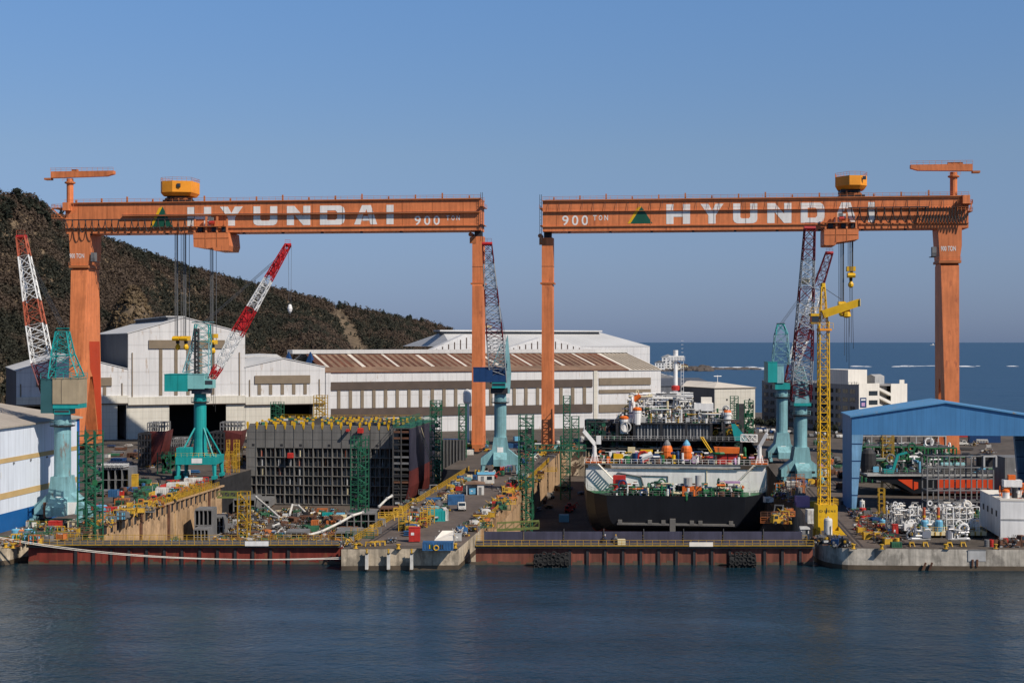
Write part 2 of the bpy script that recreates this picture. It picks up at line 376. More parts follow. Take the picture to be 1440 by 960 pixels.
def foliage(name, dark, mid, brown, thr):
    m = bpy.data.materials.new(name); m.use_nodes = True; N = m.node_tree.nodes; L = m.node_tree.links
    p = N['Principled BSDF']; p.inputs['Roughness'].default_value = .9; p.inputs['Specular IOR Level'].default_value = .1
    g = N.new('ShaderNodeNewGeometry')
    def nz(s, d):
        n = N.new('ShaderNodeTexNoise'); n.inputs['Scale'].default_value = s; n.inputs['Detail'].default_value = d; L.new(g.outputs['Position'], n.inputs['Vector']); return n.outputs['Fac']
    r = N.new('ShaderNodeValToRGB'); L.new(nz(.16, 3), r.inputs[0]); r.color_ramp.elements[0].position = .35; r.color_ramp.elements[1].position = .65
    r.color_ramp.elements[0].color = (*dark, 1); r.color_ramp.elements[1].color = (*mid, 1)
    k = N.new('ShaderNodeMapRange'); L.new(nz(.022, 4), k.inputs[0]); k.inputs[1].default_value = thr; k.inputs[2].default_value = thr+.08
    x = N.new('ShaderNodeMixRGB'); L.new(k.outputs[0], x.inputs[0]); L.new(r.outputs[0], x.inputs[1]); x.inputs[2].default_value = (*brown, 1)
    L.new(x.outputs[0], p.inputs['Base Color'])
    tr = N.new('ShaderNodeBsdfTranslucent'); L.new(x.outputs[0], tr.inputs['Color']); ms = N.new('ShaderNodeMixShader'); ms.inputs[0].default_value = .45
    L.new(p.outputs[0], ms.inputs[1]); L.new(tr.outputs[0], ms.inputs[2]); L.new(ms.outputs[0], N['Material Output'].inputs['Surface']); return m
FOL = foliage('winter_wood', (.044,.048,.038), (.074,.073,.055), (.125,.094,.072), .46)
BRUSH = foliage('dry_brush', (.13,.095,.06), (.20,.145,.09), (.24,.18,.11), .5)
PINE = foliage('pine_needles', (.034,.042,.034), (.058,.064,.047), (.064,.062,.048), .6)
TRUNK = M('tree_trunk', (.06,.045,.035), .9)
rng = np.random.default_rng(5)
def crowns(cx, cy, cz, hh, rr, k, sq, seed_shape='round'):
    """k leaf clumps (quads) spread through each crown's volume"""
    n = len(cx); u = rng.normal(size=(n, k, 3)); u /= np.linalg.norm(u, axis=2, keepdims=True)
    rad = rng.uniform(.35, 1, (n, k, 1))**.5
    p = u*rad; t = (p[..., 2]+1)/2
    taper = (1-.45*t) if seed_shape == 'round' else (1.08-1.0*t)
    X = cx[:, None]+p[..., 0]*rr[:, None]*taper; Y = cy[:, None]+p[..., 1]*rr[:, None]*taper; Z = cz[:, None]+hh[:, None]*(.2+.8*t)
    cen = np.stack([X, Y, Z], -1)
    nn = p+np.array([0,0,.55])+.45*rng.normal(size=(n, k, 3)); nn /= np.linalg.norm(nn, axis=2, keepdims=True)
    a = np.cross(nn, rng.normal(size=(n, k, 3))); a /= np.linalg.norm(a, axis=2, keepdims=True)
    q = np.cross(nn, a); q /= np.linalg.norm(q, axis=2, keepdims=True)
    s = sq*rng.uniform(.6, 1.3, (n, k, 1))*rr[:, None, None]
    v = np.stack([cen+a*s, cen+q*s*.8, cen-a*s*.9, cen-q*s], 2).reshape(-1, 3)
    return v
def quads_obj(name, v, mat, parent=None):
    me = bpy.data.meshes.new(name); nq = len(v)//4
    me.vertices.add(len(v)); me.vertices.foreach_set('co', v.astype(np.float32).ravel())
    me.loops.add(len(v)); me.loops.foreach_set('vertex_index', np.arange(len(v), dtype=np.int32))
    me.polygons.add(nq); me.polygons.foreach_set('loop_start', np.arange(0, len(v), 4, dtype=np.int32)); me.polygons.foreach_set('loop_total', np.full(nq, 4, dtype=np.int32))
    me.materials.append(mat); me.update(calc_edges=True)
    o = bpy.data.objects.new(name, me); COL.objects.link(o); o.parent = parent; return o
n = 31000
px = rng.uniform(-260, 668, n); u = rng.uniform(0, 1.06, n)**.8; u[:4500] = rng.uniform(.95, 1.03, 4500); T = Tf(px)+u*(Tr(px)-Tf(px))
hz = hill_h(px, T)
scar = (np.abs(px-(496-(T-1184)*.25)) < 11+np.maximum(1184-T,0)*.10) & (T < 1290) & (T > 900) & (rng.random(n) < .95)
knoll = np.exp(-((px-186)/48)**2-((T-800)/55)**2) > .10
ok = (hz > 1.5) & ~scar & ~knoll & (rng.random(n) < .93)
px, T, hz = px[ok], T[ok], hz[ok]
c = (px-720)/F*T; X = c*CT-T*ST; Y = c*ST+T*CT
hh = rng.uniform(4, 8.5, len(X))*rng.uniform(.7,1.15,len(X)); rr = rng.uniform(1.5, 3.3, len(X))
tag(quads_obj('hillside_wood', crowns(X, Y, hz-1, hh, rr, 18, .30), FOL), kind='stuff')
n = 3800; px = np.concatenate([rng.uniform(90, 290, 2600), rng.uniform(330, 620, 1200)]); T = np.concatenate([rng.uniform(735, 850, 2600), rng.uniform(780, 960, 1200)]); hz = hill_h(px, T)
c = (px-720)/F*T; X = c*CT-T*ST; Y = c*ST+T*CT; ok = hz > 1
X, Y, hz = X[ok], Y[ok], hz[ok]
tag(quads_obj('dry_brush', crowns(X, Y, hz-.4, rng.uniform(1.5, 3.2, len(X)), rng.uniform(1.2, 2.4, len(X)), 12, .4), BRUSH), kind='stuff')
# single pines standing out on the skyline
def pine(px, T, hgt, r, label, group):
    z = float(hill_h(px, T)); x, y = at(px, T)
    t = thing('pine_tree', label, 'tree', (x, y, z), 0, group)
    m = MB(); m.tube((0,0,-1), (rnd.uniform(-.4,.4), 0, hgt*.75), .35, TRUNK, 6, .15)
    for q in range(4):
        a = rnd.uniform(0, 6.28); m.tube((0,0,hgt*(.4+.1*q)), (math.cos(a)*r*.7, math.sin(a)*r*.7, hgt*(.5+.12*q)), .14, TRUNK, 4, .06)
    m.build('trunk', t)
    cc = []
    for q in range(8): f_ = rnd.random(); cc.append((rnd.uniform(-.6,.6)*r*(1.1-f_*.7), rnd.uniform(-.4,.4)*r, hgt*(.02+.62*f_), rnd.uniform(2.6,4.6), rnd.uniform(.5,.8)*r*(1.1-f_*.45)))
    A = np.array(cc); quads_obj('crown', crowns(A[:,0], A[:,1], A[:,2], A[:,3], A[:,4], 46, .26), PINE, t)
for i, p_ in enumerate([-8,-2,4,9,14,18,23,27,32,36,41,46,50,55,60,64,69,84,88]):
    pine(p_+rnd.uniform(-1,1), float(Tr(p_))-rnd.uniform(0,20), rnd.uniform(10,14.5), rnd.uniform(3.4,5.2),
         'dark pine among the row of pines on the wooded hilltop at far left', 'pines along the hilltop at far left')
for i in range(34):
    p_ = 140+i*15.2+rnd.uniform(-7,7)
    pine(p_+rnd.uniform(-4,4), float(Tr(p_))-rnd.uniform(0,14), rnd.uniform(5.5,9), rnd.uniform(2.2,4.0),
         'dark pine on the wooded ridge that slopes down behind the white halls', 'pines along the sloping ridge')
# ------------------------------------------------------------------ lettering of the girders
def letters():
    L = {}
    L['H'] = [[(0,0),(.36,0),(.36,1),(0,1)], [(.83,0),(1.19,0),(1.19,1),(.83,1)], [(.36,.36),(.83,.36),(.83,.64),(.36,.64)]]
    L['Y'] = [[(0,1),(.40,1),(.575,.66),(.75,1),(1.15,1),(.755,.42),(.755,0),(.395,0),(.395,.42)]]
    L['U'] = [[(0,1),(0,.2),(.06,.07),(.2,0),(.98,0),(1.12,.07),(1.18,.2),(1.18,1),(.83,1),(.83,.32),(.77,.25),(.41,.25),(.35,.32),(.35,1)]]
    L['N'] = [[(0,0),(.35,0),(.35,.56),(.80,0),(1.16,0),(1.16,1),(.81,1),(.81,.46),(.37,1),(0,1)]]
    L['D'] = [[(0,0),(.35,0),(.35,.25),(.35,.75),(.35,1),(0,1)], [(.35,.75),(.74,.75),(.83,.66),(1.2,.72),(1.14,.9),(.98,1),(.35,1)],
              [(.83,.66),(.83,.34),(1.2,.28),(1.2,.72)], [(.83,.34),(.74,.25),(.35,.25),(.35,0),(.98,0),(1.14,.1),(1.2,.28)]]
    L['A'] = [[(0,0),(.34,0),(.62,1),(.42,1)], [(.62,1),(.50,.58),(.58,.58),(.66,.80),(.74,1)], [(.74,1),(.66,.80),(.72,.58),(.88,0),(1.24,0),(.90,1)],
              [(.44,.20),(.80,.20),(.74,.44),(.50,.44)]]
    L['I'] = [[(0,0),(.34,0),(.34,1),(0,1)]]
    return L
LET = letters()
def put_letter(m, ch, x0, x1, z0, h, y):
    P = LET[ch]; wd = max(p[0] for q in P for p in q); s = (x1-x0)/wd
    for q in P: m.prism([(x0+p[0]*s, z0+p[1]*h) for p in q], 'y', y-.04, y, LETTER)
def lattice(m, p, q, a, c, n, mat, uv=None, r=.13, rb=.075, cross=True):
    """four-chord truss from p to q; a, c: (width, height) at both ends"""
    p = Vector(p); q = Vector(q); d = (q-p).normalized()
    u = Vector(uv).normalized() if uv is not None else d.cross(Vector((0,0,1))).normalized()
    u = (u-d*u.dot(d)).normalized(); v = d.cross(u).normalized()
    def ring(t):
        o = p.lerp(q, t); wx = (a[0]+(c[0]-a[0])*t)/2; wy = (a[1]+(c[1]-a[1])*t)/2
        return [o+u*wx+v*wy, o-u*wx+v*wy, o-u*wx-v*wy, o+u*wx-v*wy]
    rings = [ring(i/n) for i in range(n+1)]
    for i in range(n):
        A, B = rings[i], rings[i+1]
        for k in range(4):
            m.tube(A[k], B[k], r, mat, 4)
            k2 = (k+1) % 4
            m.tube(A[k], A[k2], rb, mat, 3)
            m.tube(A[k], B[k2], rb, mat, 3)
            if cross: m.tube(A[k2], B[k], rb, mat, 3)
    for k in range(4): m.tube(rings[n][k], rings[n][(k+1) % 4], rb, mat, 3)
def rail(m, pts, mat, h=1.1, step=2.2, r=.045, mid=True):
    for a, c in zip(pts[:-1], pts[1:]):
        a = Vector(a); c = Vector(c); n = max(1, int((c-a).length/step))
        for i in range(n+1):
            q = a.lerp(c, i/n); m.tube(q, q+Vector((0,0,h)), r, mat, 3)
        m.tube(a+Vector((0,0,h)), c+Vector((0,0,h)), r, mat, 3)
        if mid: m.tube(a+Vector((0,0,h*.5)), c+Vector((0,0,h*.5)), r*.8, mat, 3)
# ------------------------------------------------------------------ the two big gantry cranes
YG = 507.0
def gantry(name_label, xr, xp, gx0, gx1, zb, zt, side, lay, group):
    """xr rigid leg, xp pin leg; side = +1 when the rigid leg is at the right"""
    t = thing('gantry_crane', name_label, 'crane', ((xr+xp)/2, YG, 0), 0, group); Wt = W(t)
    def B(m, nm, parent=t, **k): return m.build(nm, parent, Wt, **k)
    yf = YG-5.2                                           # front face of the girder
    m = MB(); m.box(gx0, gx1, yf, YG+5.2, zb+1.6, zt, ORANGE)
    m.box(gx0, gx1, yf-.05, YG+5.25, zb, zb+1.55, ORANGE)                 # bottom flange strip
    m.box(gx0, gx1, yf-.45, yf, zb+1.5, zb+1.85, ORANGE_D)
    m.box(gx0-.1, gx1+.1, yf-.6, YG+5.8, zt, zt+.35, ORANGE_D)
    for i in range(int((gx1-gx0)/11)): m.box(gx0+5+i*11, gx0+5.18+i*11, yf-.06, yf, zb+1.9, zt, ORANGE_D)
    for i in range(9): m.box(gx0+9+i*14.5, gx0+9.9+i*14.5, yf+.3, yf+1.2, zb-.6, zb, DARK)
    girder = B(m, 'girder')
    m = MB()                                              # trolley ledge along the front
    if side < 0:
        zl = zb+(zt-zb)*.56; m.box(gx0+22, gx1-.2, yf-1.1, yf, zl, zl+.3, ORANGE_D); m.box(gx0+22, gx1-1, yf-1.1, yf-1.0, zl+.3, zl+.5, DARK)
    else:
        zl = zb+(zt-zb)*.64; m.box(gx0+.5, gx1, yf-.7, yf, zl, zl+.14, ORANGE_D); m.box(gx0+.5, gx1, yf-.35, yf, zt-.5, zt-.35, ORANGE_D)
        k = int((gx1-gx0)/4.0)
        for i in range(k): m.tube((gx0+2+i*4, yf-.65, zl+.1), (gx0+2+i*4+.2, yf-.3, zt-.4), .07, DARK, 4)
        rail(m, [(gx0+.5, yf-.7, zl+.14), (gx1, yf-.7, zl+.14)], ORANGE_D, 1.0, 4, .035, False)
    B(m, 'trolley_ledge')
    m = MB(); rail(m, [(gx0, yf-.5, zt+.35), (gx1, yf-.5, zt+.35)], ORANGE_D, 1.2, 2.4, .06); rail(m, [(gx0, YG+5.6, zt+.35), (gx1, YG+5.6, zt+.35)], ORANGE_D, 1.2, 2.4, .06)
    for i in range(16):
        x = gx0+4+i*(gx1-gx0-8)/15; m.box(x-.25, x+.25, yf, yf+.6, zt+.35, zt+1.4+(i % 3)*.5, ORANGE_D)
    B(m, 'railing')
    # lettering
    hh = lay['h']; z0 = lay['z0']
    m = MB()
    for ch, x0, x1 in lay['word']: put_letter(m, ch, x0, x1, z0, hh, yf-.02)
    B(m, 'lettering', girder)
    m = MB(); x0, x1 = lay['num']; [(m.text(ch, x0+(x1-x0)*k*.375, lay['zn'], lay['hn'], yf-.05, LETTER, (x1-x0)*.25), B(m, 'lettering', girder), m.__init__()) for k, ch in enumerate('900')]
    x0, x1 = lay['ton']; [(m.text(ch, x0+(x1-x0)*k*.38, lay['zn']+lay['hn']*.48, lay['hn']*.52, yf-.05, LETTER, (x1-x0)*.24), B(m, 'lettering', girder), m.__init__()) for k, ch in enumerate('TON')]
    x0, x1 = lay['logo']; zl0 = lay['zl']; hl = lay['hl']
    m = MB(); k = (x1-x0); ap = x0+k*.53
    m.prism([(x0+k*.11, zl0), (x1, zl0), (ap+k*.03, zl0+hl)], 'y', yf-.05, yf-.01, LOGO_G)
    m.prism([(x0, zl0), (x0+k*.11, zl0), (ap+k*.03, zl0+hl), (ap-k*.14, zl0+hl*.93)], 'y', yf-.055, yf-.012, LOGO_Y)
    B(m, 'emblem', girder)
    # rigid leg: deep box above, splitting into two feet
    def leg(x, wt, wb, z1, zs, dt, base, foot, name, zsplit):
        outer = [(-dt, z1), (dt, z1), (dt+1.4, zs), (base+foot, 3), (base-foot, 3), (1.2, zsplit), (-1.2, zsplit), (-base+foot, 3), (-base-foot, 3), (-dt-1.4, zs)]
        mm = MB(); n0 = len(mm.v); mm.prism([(YG+p[0], p[1]) for p in outer], 'x', -1, 1, ORANGE)
        mm.v = [(x+v[0]*(wb+(wt-wb)*max(0, min(1, (v[2]-3)/(z1-3)))), v[1], v[2]) for v in mm.v]
        return mm
    zc = zp(377 if side < 0 else 371, 525 if side < 0 else 493)
    m = leg(xr, 3.05, 2.15, zc, zc-1, 4.2, 8.6, 1.9, 'leg', 27)
    rl = B(m, 'rigid_leg')
    m = MB(); m.prism([(xr-3.3, zc+.9), (xr+3.3, zc+.9), (xr+4.0, zc+6), (xr+4.0, zb), (xr-4.0, zb), (xr-3.6, zc+6)], 'y', yf-.1, YG+5.3, ORANGE); m.box(xr-3.7, xr+3.7, yf-.8, YG+5.5, zc, zc+.9, ORANGE_D)
    rail(m, [(xr-3.7, yf-.8, zc+.9), (xr+3.7, yf-.8, zc+.9)], ORANGE_D)
    for q in (-1, 1): m.box(xr+side*3.8-.1, xr+side*3.8+.1, YG+q*3-.4, YG+q*3+.4, zc+1, zb, ORANGE_D)
    B(m, 'leg_head')
    m = MB(); x0, x1 = lay['legton']; m.text('900 TON', x0, lay['legz'], 1.7, yf-.16, LETTER, x1-x0); B(m, 'lettering', rl)
    m = MB()                                              # little landing with a machine box on the inner side of the leg
    xs = xr-side*5.2; m.box(xs-.9, xs+.9, yf-.5, YG, zc+2.2, zc+2.4, DARK); m.box(xs-.7, xs+.7, yf-.3, yf+2, zc+2.4, zc+5.6, GREY)
    rail(m, [(xs-.9, yf-.5, zc+2.4), (xs+.9, yf-.5, zc+2.4)], DARK); B(m, 'leg_landing')
    if side < 0:
        m = MB(); xf = xr+2.95
        pl = [(YG-2.6, 40), (YG+6.9, 40), (YG+10.2, 5), (YG+7.1, 5), (YG+.9, 27), (YG-1.5, 30)]
        vs = []
        for p in pl:
            vs.append((xr+2.15+.9*(p[1]-3)/(zc-3)+.04, p[0], p[1]))
        m.quad(vs, REDP); B(m, 'red_painted_panel', rl)
    xpw = 2.05
    zpin = zb-2.0
    m = leg(xp, 1.85, 2.0, zp(398 if side < 0 else 401, 512), zp(402, 512), 2.2, 2.6, 1.5, 'leg', 6)
    B(m, 'pin_leg')
    zc2 = zp(400, 512)
    m = MB(); m.box(xp-2.0, xp+2.0, YG-2.4, YG+2.4, zc2+.5, zpin, ORANGE); m.box(xp-2.5, xp+2.5, YG-3.2, YG+3.2, zc2-.1, zc2+.5, ORANGE_D)
    m.box(xp-2.05, xp+2.05, YG-2.45, YG+2.45, zc2+6.2, zc2+6.3, DARK)
    m.box(xp-1.3, xp+1.3, YG-1.6, YG+1.6, zpin, zb, DARK); m.tube((xp-2.6, YG-2.6, zpin+.7), (xp-2.6, YG+2.6, zpin+.7), .8, ORANGE_D, 8)
    m.box(xp-2.9, xp-.6, YG-2.5, YG-2, zpin-2.5, zpin-.3, ORANGE_D)
    e = gx1 if side < 0 else gx0; sg = 1 if side < 0 else -1
    m.box(min(e, e+sg*1.1), max(e, e+sg*1.1), yf-1.2, YG+5, zt-2.6, zt-2.4, ORANGE_D); rail(m, [(e+sg*1.1, yf-1.2, zt-2.4), (e+sg*1.1, YG+5, zt-2.4)], ORANGE_D)
    m.box(min(e, e+sg*.9), max(e, e+sg*.9), yf-1.0, YG+5, zb+2, zb+2.2, ORANGE_D)
    for q in (0, 1): m.tube((e+sg*(.3+.6*q), yf-1, zpin-2), (e+sg*(.3+.6*q), yf-1, zt+2.3), .09, DARK, 4)
    for q in range(12): m.tube((e+sg*.3, yf-1, zpin+q*1.2), (e+sg*.9, yf-1, zpin+q*1.2), .06, DARK, 3)
    B(m, 'pin_joint')
    m = MB()
    for x, hw in ((xr, 2.4), (xp, 1.7)):
        m = MB(); m.box(x-hw, x+hw, YG-(11 if x == xr else 5), YG+(11 if x == xr else 5), 1.9, 3.3, ORANGE_D); bog = B(m, 'bogie_beam')
        for q in range(12):
            mm = MB(); yy = YG+(q-5.5)*(1.85 if x == xr else .86); mm.tube((x-.5, yy, .4), (x+.5, yy, .4), .4, DARK, 10); mm.box(x-.8, x+.8, yy-.38, yy+.38, .8, 1.9, ORANGE_D); B(mm, 'wheel', bog)
    # maintenance jib crane on top
    xm = lay['mast']; zt2 = lay['jz']
    m = MB(); m.tube((xm, YG, zt), (xm, YG, zt2-1.2), 1.25, ORANGE, 10); m.lathe((xm, YG, zt2-3.2), [(1.3,0),(2.0,.3),(2.0,.7),(1.3,1.0)], ORANGE_D, 10); rail(m, [(xm-2,YG-2,zt2-2.4),(xm+2,YG-2,zt2-2.4)], ORANGE_D)
    mast = B(m, 'mast')
    x0, x1 = lay['jib']; m = MB()
    tip, tail = (x1, x0) if side < 0 else (x0, x1)
    m.prism([(tail, zt2-.9), (tail, zt2+1.5), (tip, zt2+1.5), (tip, zt2+.3), (tip+(tail-tip)*.12, zt2-.5)], 'y', YG-1.1, YG+1.1, ORANGE)
    m.box(min(tail, tail-side*-2.5), max(tail, tail-side*-2.5), YG-1.3, YG+1.3, zt2-1.6, zt2-.9, ORANGE_D)
    rail(m, [(x0, YG-1.2, zt2+1.5), (x1, YG-1.2, zt2+1.5)], ORANGE_D, 1.2, 1.9, .06); m.box(xm-2-(0 if side > 0 else -3), xm+3, YG-.8, YG+.8, zt2+1.5, zt2+2.2, ORANGE_D)
    B(m, 'maintenance_jib')
    # upper trolley with its yellow winch house
    x0, x1 = lay['up']; za, zbt = lay['upz']; m = MB(); wd = x1-x0
    if side < 0: plan = [(x0, YG-4), (x0+wd*.12, YG-6.5), (x0+wd*.46, YG-7.6), (x1-wd*.02, YG-5.5), (x1, YG+3), (x1-wd*.25, YG+6), (x0+wd*.2, YG+6)]
    else: plan = [(x0, YG-2), (x0+wd*.40, YG-7.6), (x0+wd*.76, YG-7), (x1, YG-4), (x1, YG+4), (x1-wd*.3, YG+6.5), (x0+wd*.12, YG+5)]
    m.prism(plan, 'z', za+.9, zbt, ORANGE_Y)
    cx = (x0+x1)/2; n = len(plan)
    low = [(cx+(p[0]-cx)*.86, YG+(p[1]-YG)*.82) for p in plan]
    vs = [(*p, za+.9) for p in plan]+[(*p, za-.3) for p in low]
    m.add(vs, [(i, n+i, n+(i+1) % n, (i+1) % n) for i in range(n)]+[tuple(range(2*n-1, n-1, -1))], ORANGE_Y)
    m.box(cx-3.6, cx+3.0, YG-4.5, YG+4.5, za-1.3, za-.3, DARK)
    up = B(m, 'winch_house')
    m = MB(); wx = x0+wd*(.64 if side < 0 else .88)
    m.box(wx-.6, wx+.6, YG-7.85+(.95 if side > 0 else .35), YG-6.6, za+2.7, za+3.9, GLASS); B(m, 'window', up)
    m = MB(); rail(m, [(p[0], p[1], zbt) for p in plan+plan[:1]], ORANGE_D, 1.3, 1.4, .06); B(m, 'railing', up)
    m = MB()
    for dx in (-.36, -.12, .14, .36):
        for q in (-1, 1): m.tube((cx+dx*wd*.6, YG+q*3, za-.6), (cx+dx*wd, YG+q*4.6, zt+.3), .35, DARK, 5)
    m.box(cx-wd*.4, cx+wd*.42, YG-5.4, YG+5.4, zt+.3, zt+1.1, DARK)
    for q in range(5): m.tube((cx-wd*.3+q*wd*.14, YG-4.6, zt+1.2), (cx-wd*.3+q*wd*.14, YG-3, zt+1.2), .8, ORANGE_D, 8)
    B(m, 'trolley_frame')
    # lower trolley hung from the ledge
    x0, x1 = lay['lo']; za, zbt = lay['loz']; wd = x1-x0; m = MB()
    sgn = side
    if side < 0: m.prism([(x0, zb-.2), (x1-.4, zb-.2), (x1, za+1.6), (x1-.6, za-.2), (x1-wd*.42, za-.2), (x1-wd*.46, za+.9), (x1-wd*.62, za+.6), (x0+.2, za+1.2)], 'y', YG-7, YG+6, ORANGE)
    else: m.prism([(x0, zb-.2), (x0, za+.2), (x0+wd*.05, za), (x0+wd*.33, za), (x0+wd*.36, za+.9), (x1, za+2.0), (x1, zb-.2)], 'y', YG-7, YG+6, ORANGE)
    for q in (.34, .66): m.box(x0+wd*q-.12, x0+wd*q+.12, YG-7.1, YG-7, za+1.2, zb, ORANGE_D)
    m.box(x0+.2, x1-.3, YG-7.12, YG-7.0, zb-2.2, zb-2.05, ORANGE_D)
    lo = B(m, 'lower_trolley')
    m = MB(); zz = zb+(zt-zb)*.5
    for q in (.04, .36, .66, .93): m.box(x0+wd*q-.3, x0+wd*q+.3, yf-1.9, yf-1.2, zb-.2, zz+(.2 if .2 < q < .8 else -.8), ORANGE)
    m.box(x0-.6, x1-1.4, yf-2.6, yf-.9, zb+1.9, zb+2.15, ORANGE_D); rail(m, [(x0-.6, yf-2.6, zb+2.15), (x1-1.4, yf-2.6, zb+2.15)], ORANGE_D, 1.0, 1.5)
    for q in (.12, .5, .78): m.box(x0+wd*q, x0+wd*q+1.7, yf-1.6, yf-.3, zb+.2, zb+1.9, DARK)
    m.tube((x0+wd*.44, yf-1.5, zb+3.4), (x0+wd*.58, yf-1.5, zb+3.4), .7, REDX, 8); m.box(x0+wd*.42, x0+wd*.55, yf-1.8, yf-.8, zb+4.2, zb+5.4, GREY)
    B(m, 'trolley_frame', lo)
    # festoon cables
    x0, x1, nl, zt_, dr0, dr1 = lay['fest']; m = MB()
    for i in range(nl):
        a = x0+(x1-x0)*i/nl; c = x0+(x1-x0)*(i+1)/nl; dr = dr0+(dr1-dr0)*((i*7) % 5)/4
        m2 = MB()
        pts = [(a+(c-a)*q/8*1.05, yf-2.2-.25*(i % 2), zt_-dr*math.sin(math.pi*q/8)**.55) for q in range(9)]
        m2.path(pts, .17, CABLE, 4); B(m2, 'festoon_cable')
    if side > 0:
        for i in range(15):
            a = lay['bunch'][0]+i*(lay['bunch'][1]-lay['bunch'][0])/15; m2 = MB()
            m2.path([(a, yf-1.6, zt_+.2), (a-.3, yf-1.8, zt_-3), (a+.1, yf-2, zt_-5.2-.3*(i % 3)), (a+.6, yf-1.8, zt_-3), (a+.9, yf-1.6, zt_+.2)], .17, CABLE, 4); B(m2, 'festoon_cable')
    m = MB(); m.box(min(x0, x1)-1, max(x0, x1)+1, yf-2.4, yf-1.7, zt_, zt_+.35, DARK); B(m, 'festoon_rail')
    # end platform
    e2 = gx0 if side < 0 else gx1; s2 = -1 if side < 0 else 1; xe = lay['plat']
    m = MB()
    for z in (zb+5.5, zb+9.2) if side < 0 else (zb+5.4, zb+8.0): m.box(min(e2, xe), max(e2, xe), yf-2, YG+4, z, z+.3, ORANGE_D); rail(m, [(e2+s2*-4, yf-2, z+.3), (xe, yf-2, z+.3), (xe, YG+4, z+.3)], ORANGE_D, 1.2, 1.2, .07)
    m.bar((e2, yf-1.8, zb+5.5), (xe, yf-1.8, zb+9.2), .35, ORANGE); m.box(e2-1.2*s2-1.2, e2-1.2*s2+1.2, yf-2.6, yf, zt-2.6, zt+.3, ORANGE)
    B(m, 'end_platform')
    # ropes and hook blocks
    for (x, zl, kind) in lay['hooks']:
        m = MB(); 
        for dx in (-.55, -.2, .2, .55): m.tube((x+dx, YG-1.5, zb), (x+dx, YG-1.5, zl+3.4), .10, ROPE_W, 4)
        m.tube((x-.75, YG+1.5, zb), (x-.75, YG+1.5, zl+3.4), .10, ROPE_W, 4); m.tube((x+.75, YG+1.5, zb), (x+.75, YG+1.5, zl+3.4), .10, ROPE_W, 4)
        rp = B(m, 'hoist_rope')
        m = MB(); m.box(x-1.2, x+1.2, YG-1.8, YG+1.8, zl+1.8, zl+3.4, YEL); m.tube((x-1.3, YG-2.1, zl+2.4), (x+1.3, YG-2.1, zl+2.4), .75, YEL, 8); m.box(x-.5, x+.5, YG-.6, YG+.6, zl+.6, zl+1.8, DARK)
        m.lathe((x, YG, zl-1.8), [(.3,0),(.9,.5),(1.0,1.3),(.5,2.2),(.4,2.4)], YEL, 8)
        if kind > 1: m.box(x-1.5, x+1.5, YG-1.5, YG+1.5, zl+4.0, zl+5.6, YEL); m.tube((x, YG, zl+3.4), (x, YG, zl+4.2), .3, DARK, 5)
        B(m, 'hook_block')
        for q in range(3 if kind else 0):
            mm = MB(); xx = x-.4+q*.45; mm.path([(xx, YG, zl-1.5), (xx+.1, YG, zl-8), (xx-.2+.3*q, YG, zl-19-q*2)], .09, CABLE, 3); B(mm, 'sling')
    return t
Xg = lambda px: xat(px, YG-5.2)
def zg(py, px): X = Xg(px); return zp(py, dep(X, YG-5.2))
TLm = 520
layL = dict(h=zg(289.5,430)-zg(316.5,430), z0=zg(316.5,430), word=[(c, Xg(a), Xg(e)) for c, a, e in (('H',263.5,297),('Y',309.5,341.5),('U',356,390),('N',403.5,436.5),('D',450,485),('A',498,530.5),('I',543.5,553.5))],
  num=(Xg(583), Xg(618.5)), ton=(Xg(627.5), Xg(646.5)), zn=zg(316.5,600), hn=zg(303.5,600)-zg(316.5,600), logo=(Xg(211), Xg(242.5)), zl=zg(319,226), hl=zg(290.5,226)-zg(319,226),
  legton=(Xg(98), Xg(118.5)), legz=zg(363,108), mast=xat(98.5,YG), jz=zp(246.5,528), jib=(xat(73,YG), xat(161,YG)), up=(xat(231.5,YG), xat(277,YG)), upz=(zp(276,524), zp(257,524)),
  lo=(xat(271.5,YG-7), xat(322.5,YG-7)), loz=(zp(351.5,515), zp(328,515)), fest=(Xg(96), Xg(272), 19, zg(310,180), 3.2, 4.4), plat=xat(76,YG-5), hooks=[(xat(250,YG), 38.6, 0), (xat(261.5,YG), 38.6, 0), (xat(299.5,YG), 37.2, 2)])
XR_L, XP_L, XP_R, XR_R = -217.4, xat(671.5, YG-3), xat(769.5, YG-3), xat(1335.5, YG-5)
gantry('orange gantry crane at left, its rigid leg in front of the wooded hill', XR_L, XP_L, Xg(92), Xg(675.5), 79.6, 90.6, -1, layL, 'orange gantry cranes over the docks')
layR = dict(h=zg(285.8,1080)-zg(313.8,1080), z0=zg(313.8,1080), word=[(c, Xg(a), Xg(e)) for c, a, e in (('H',937,970.5),('Y',985,1017.5),('U',1031,1065),('N',1079,1113),('D',1126,1159.5),('A',1172,1205),('I',1221,1230.5))],
  num=(Xg(790.5), Xg(827)), ton=(Xg(834), Xg(855)), zn=zg(317,810), hn=zg(303,810)-zg(317,810), logo=(Xg(882.5), Xg(917.5)), zl=zg(314.3,900), hl=zg(290.3,900)-zg(314.3,900),
  legton=(Xg(1323), Xg(1344)), legz=zg(353,1333), mast=xat(1341,YG), jz=zp(237,492), jib=(xat(1280,YG), xat(1367,YG)), up=(xat(1173.5,YG), xat(1217,YG)), upz=(zp(266,495), zp(249,495)),
  lo=(xat(1159,YG-7), xat(1207.5,YG-7)), loz=(zp(344.5,490), zp(322,490)), fest=(Xg(1196), Xg(1300), 9, zg(293,1250), 4.2, 5.4), bunch=(Xg(1296), Xg(1360)), plat=xat(1366,YG-5),
  hooks=[(xat(1183.5,YG), 50.5, 0), (xat(1196.5,YG), 60.5, 2)])
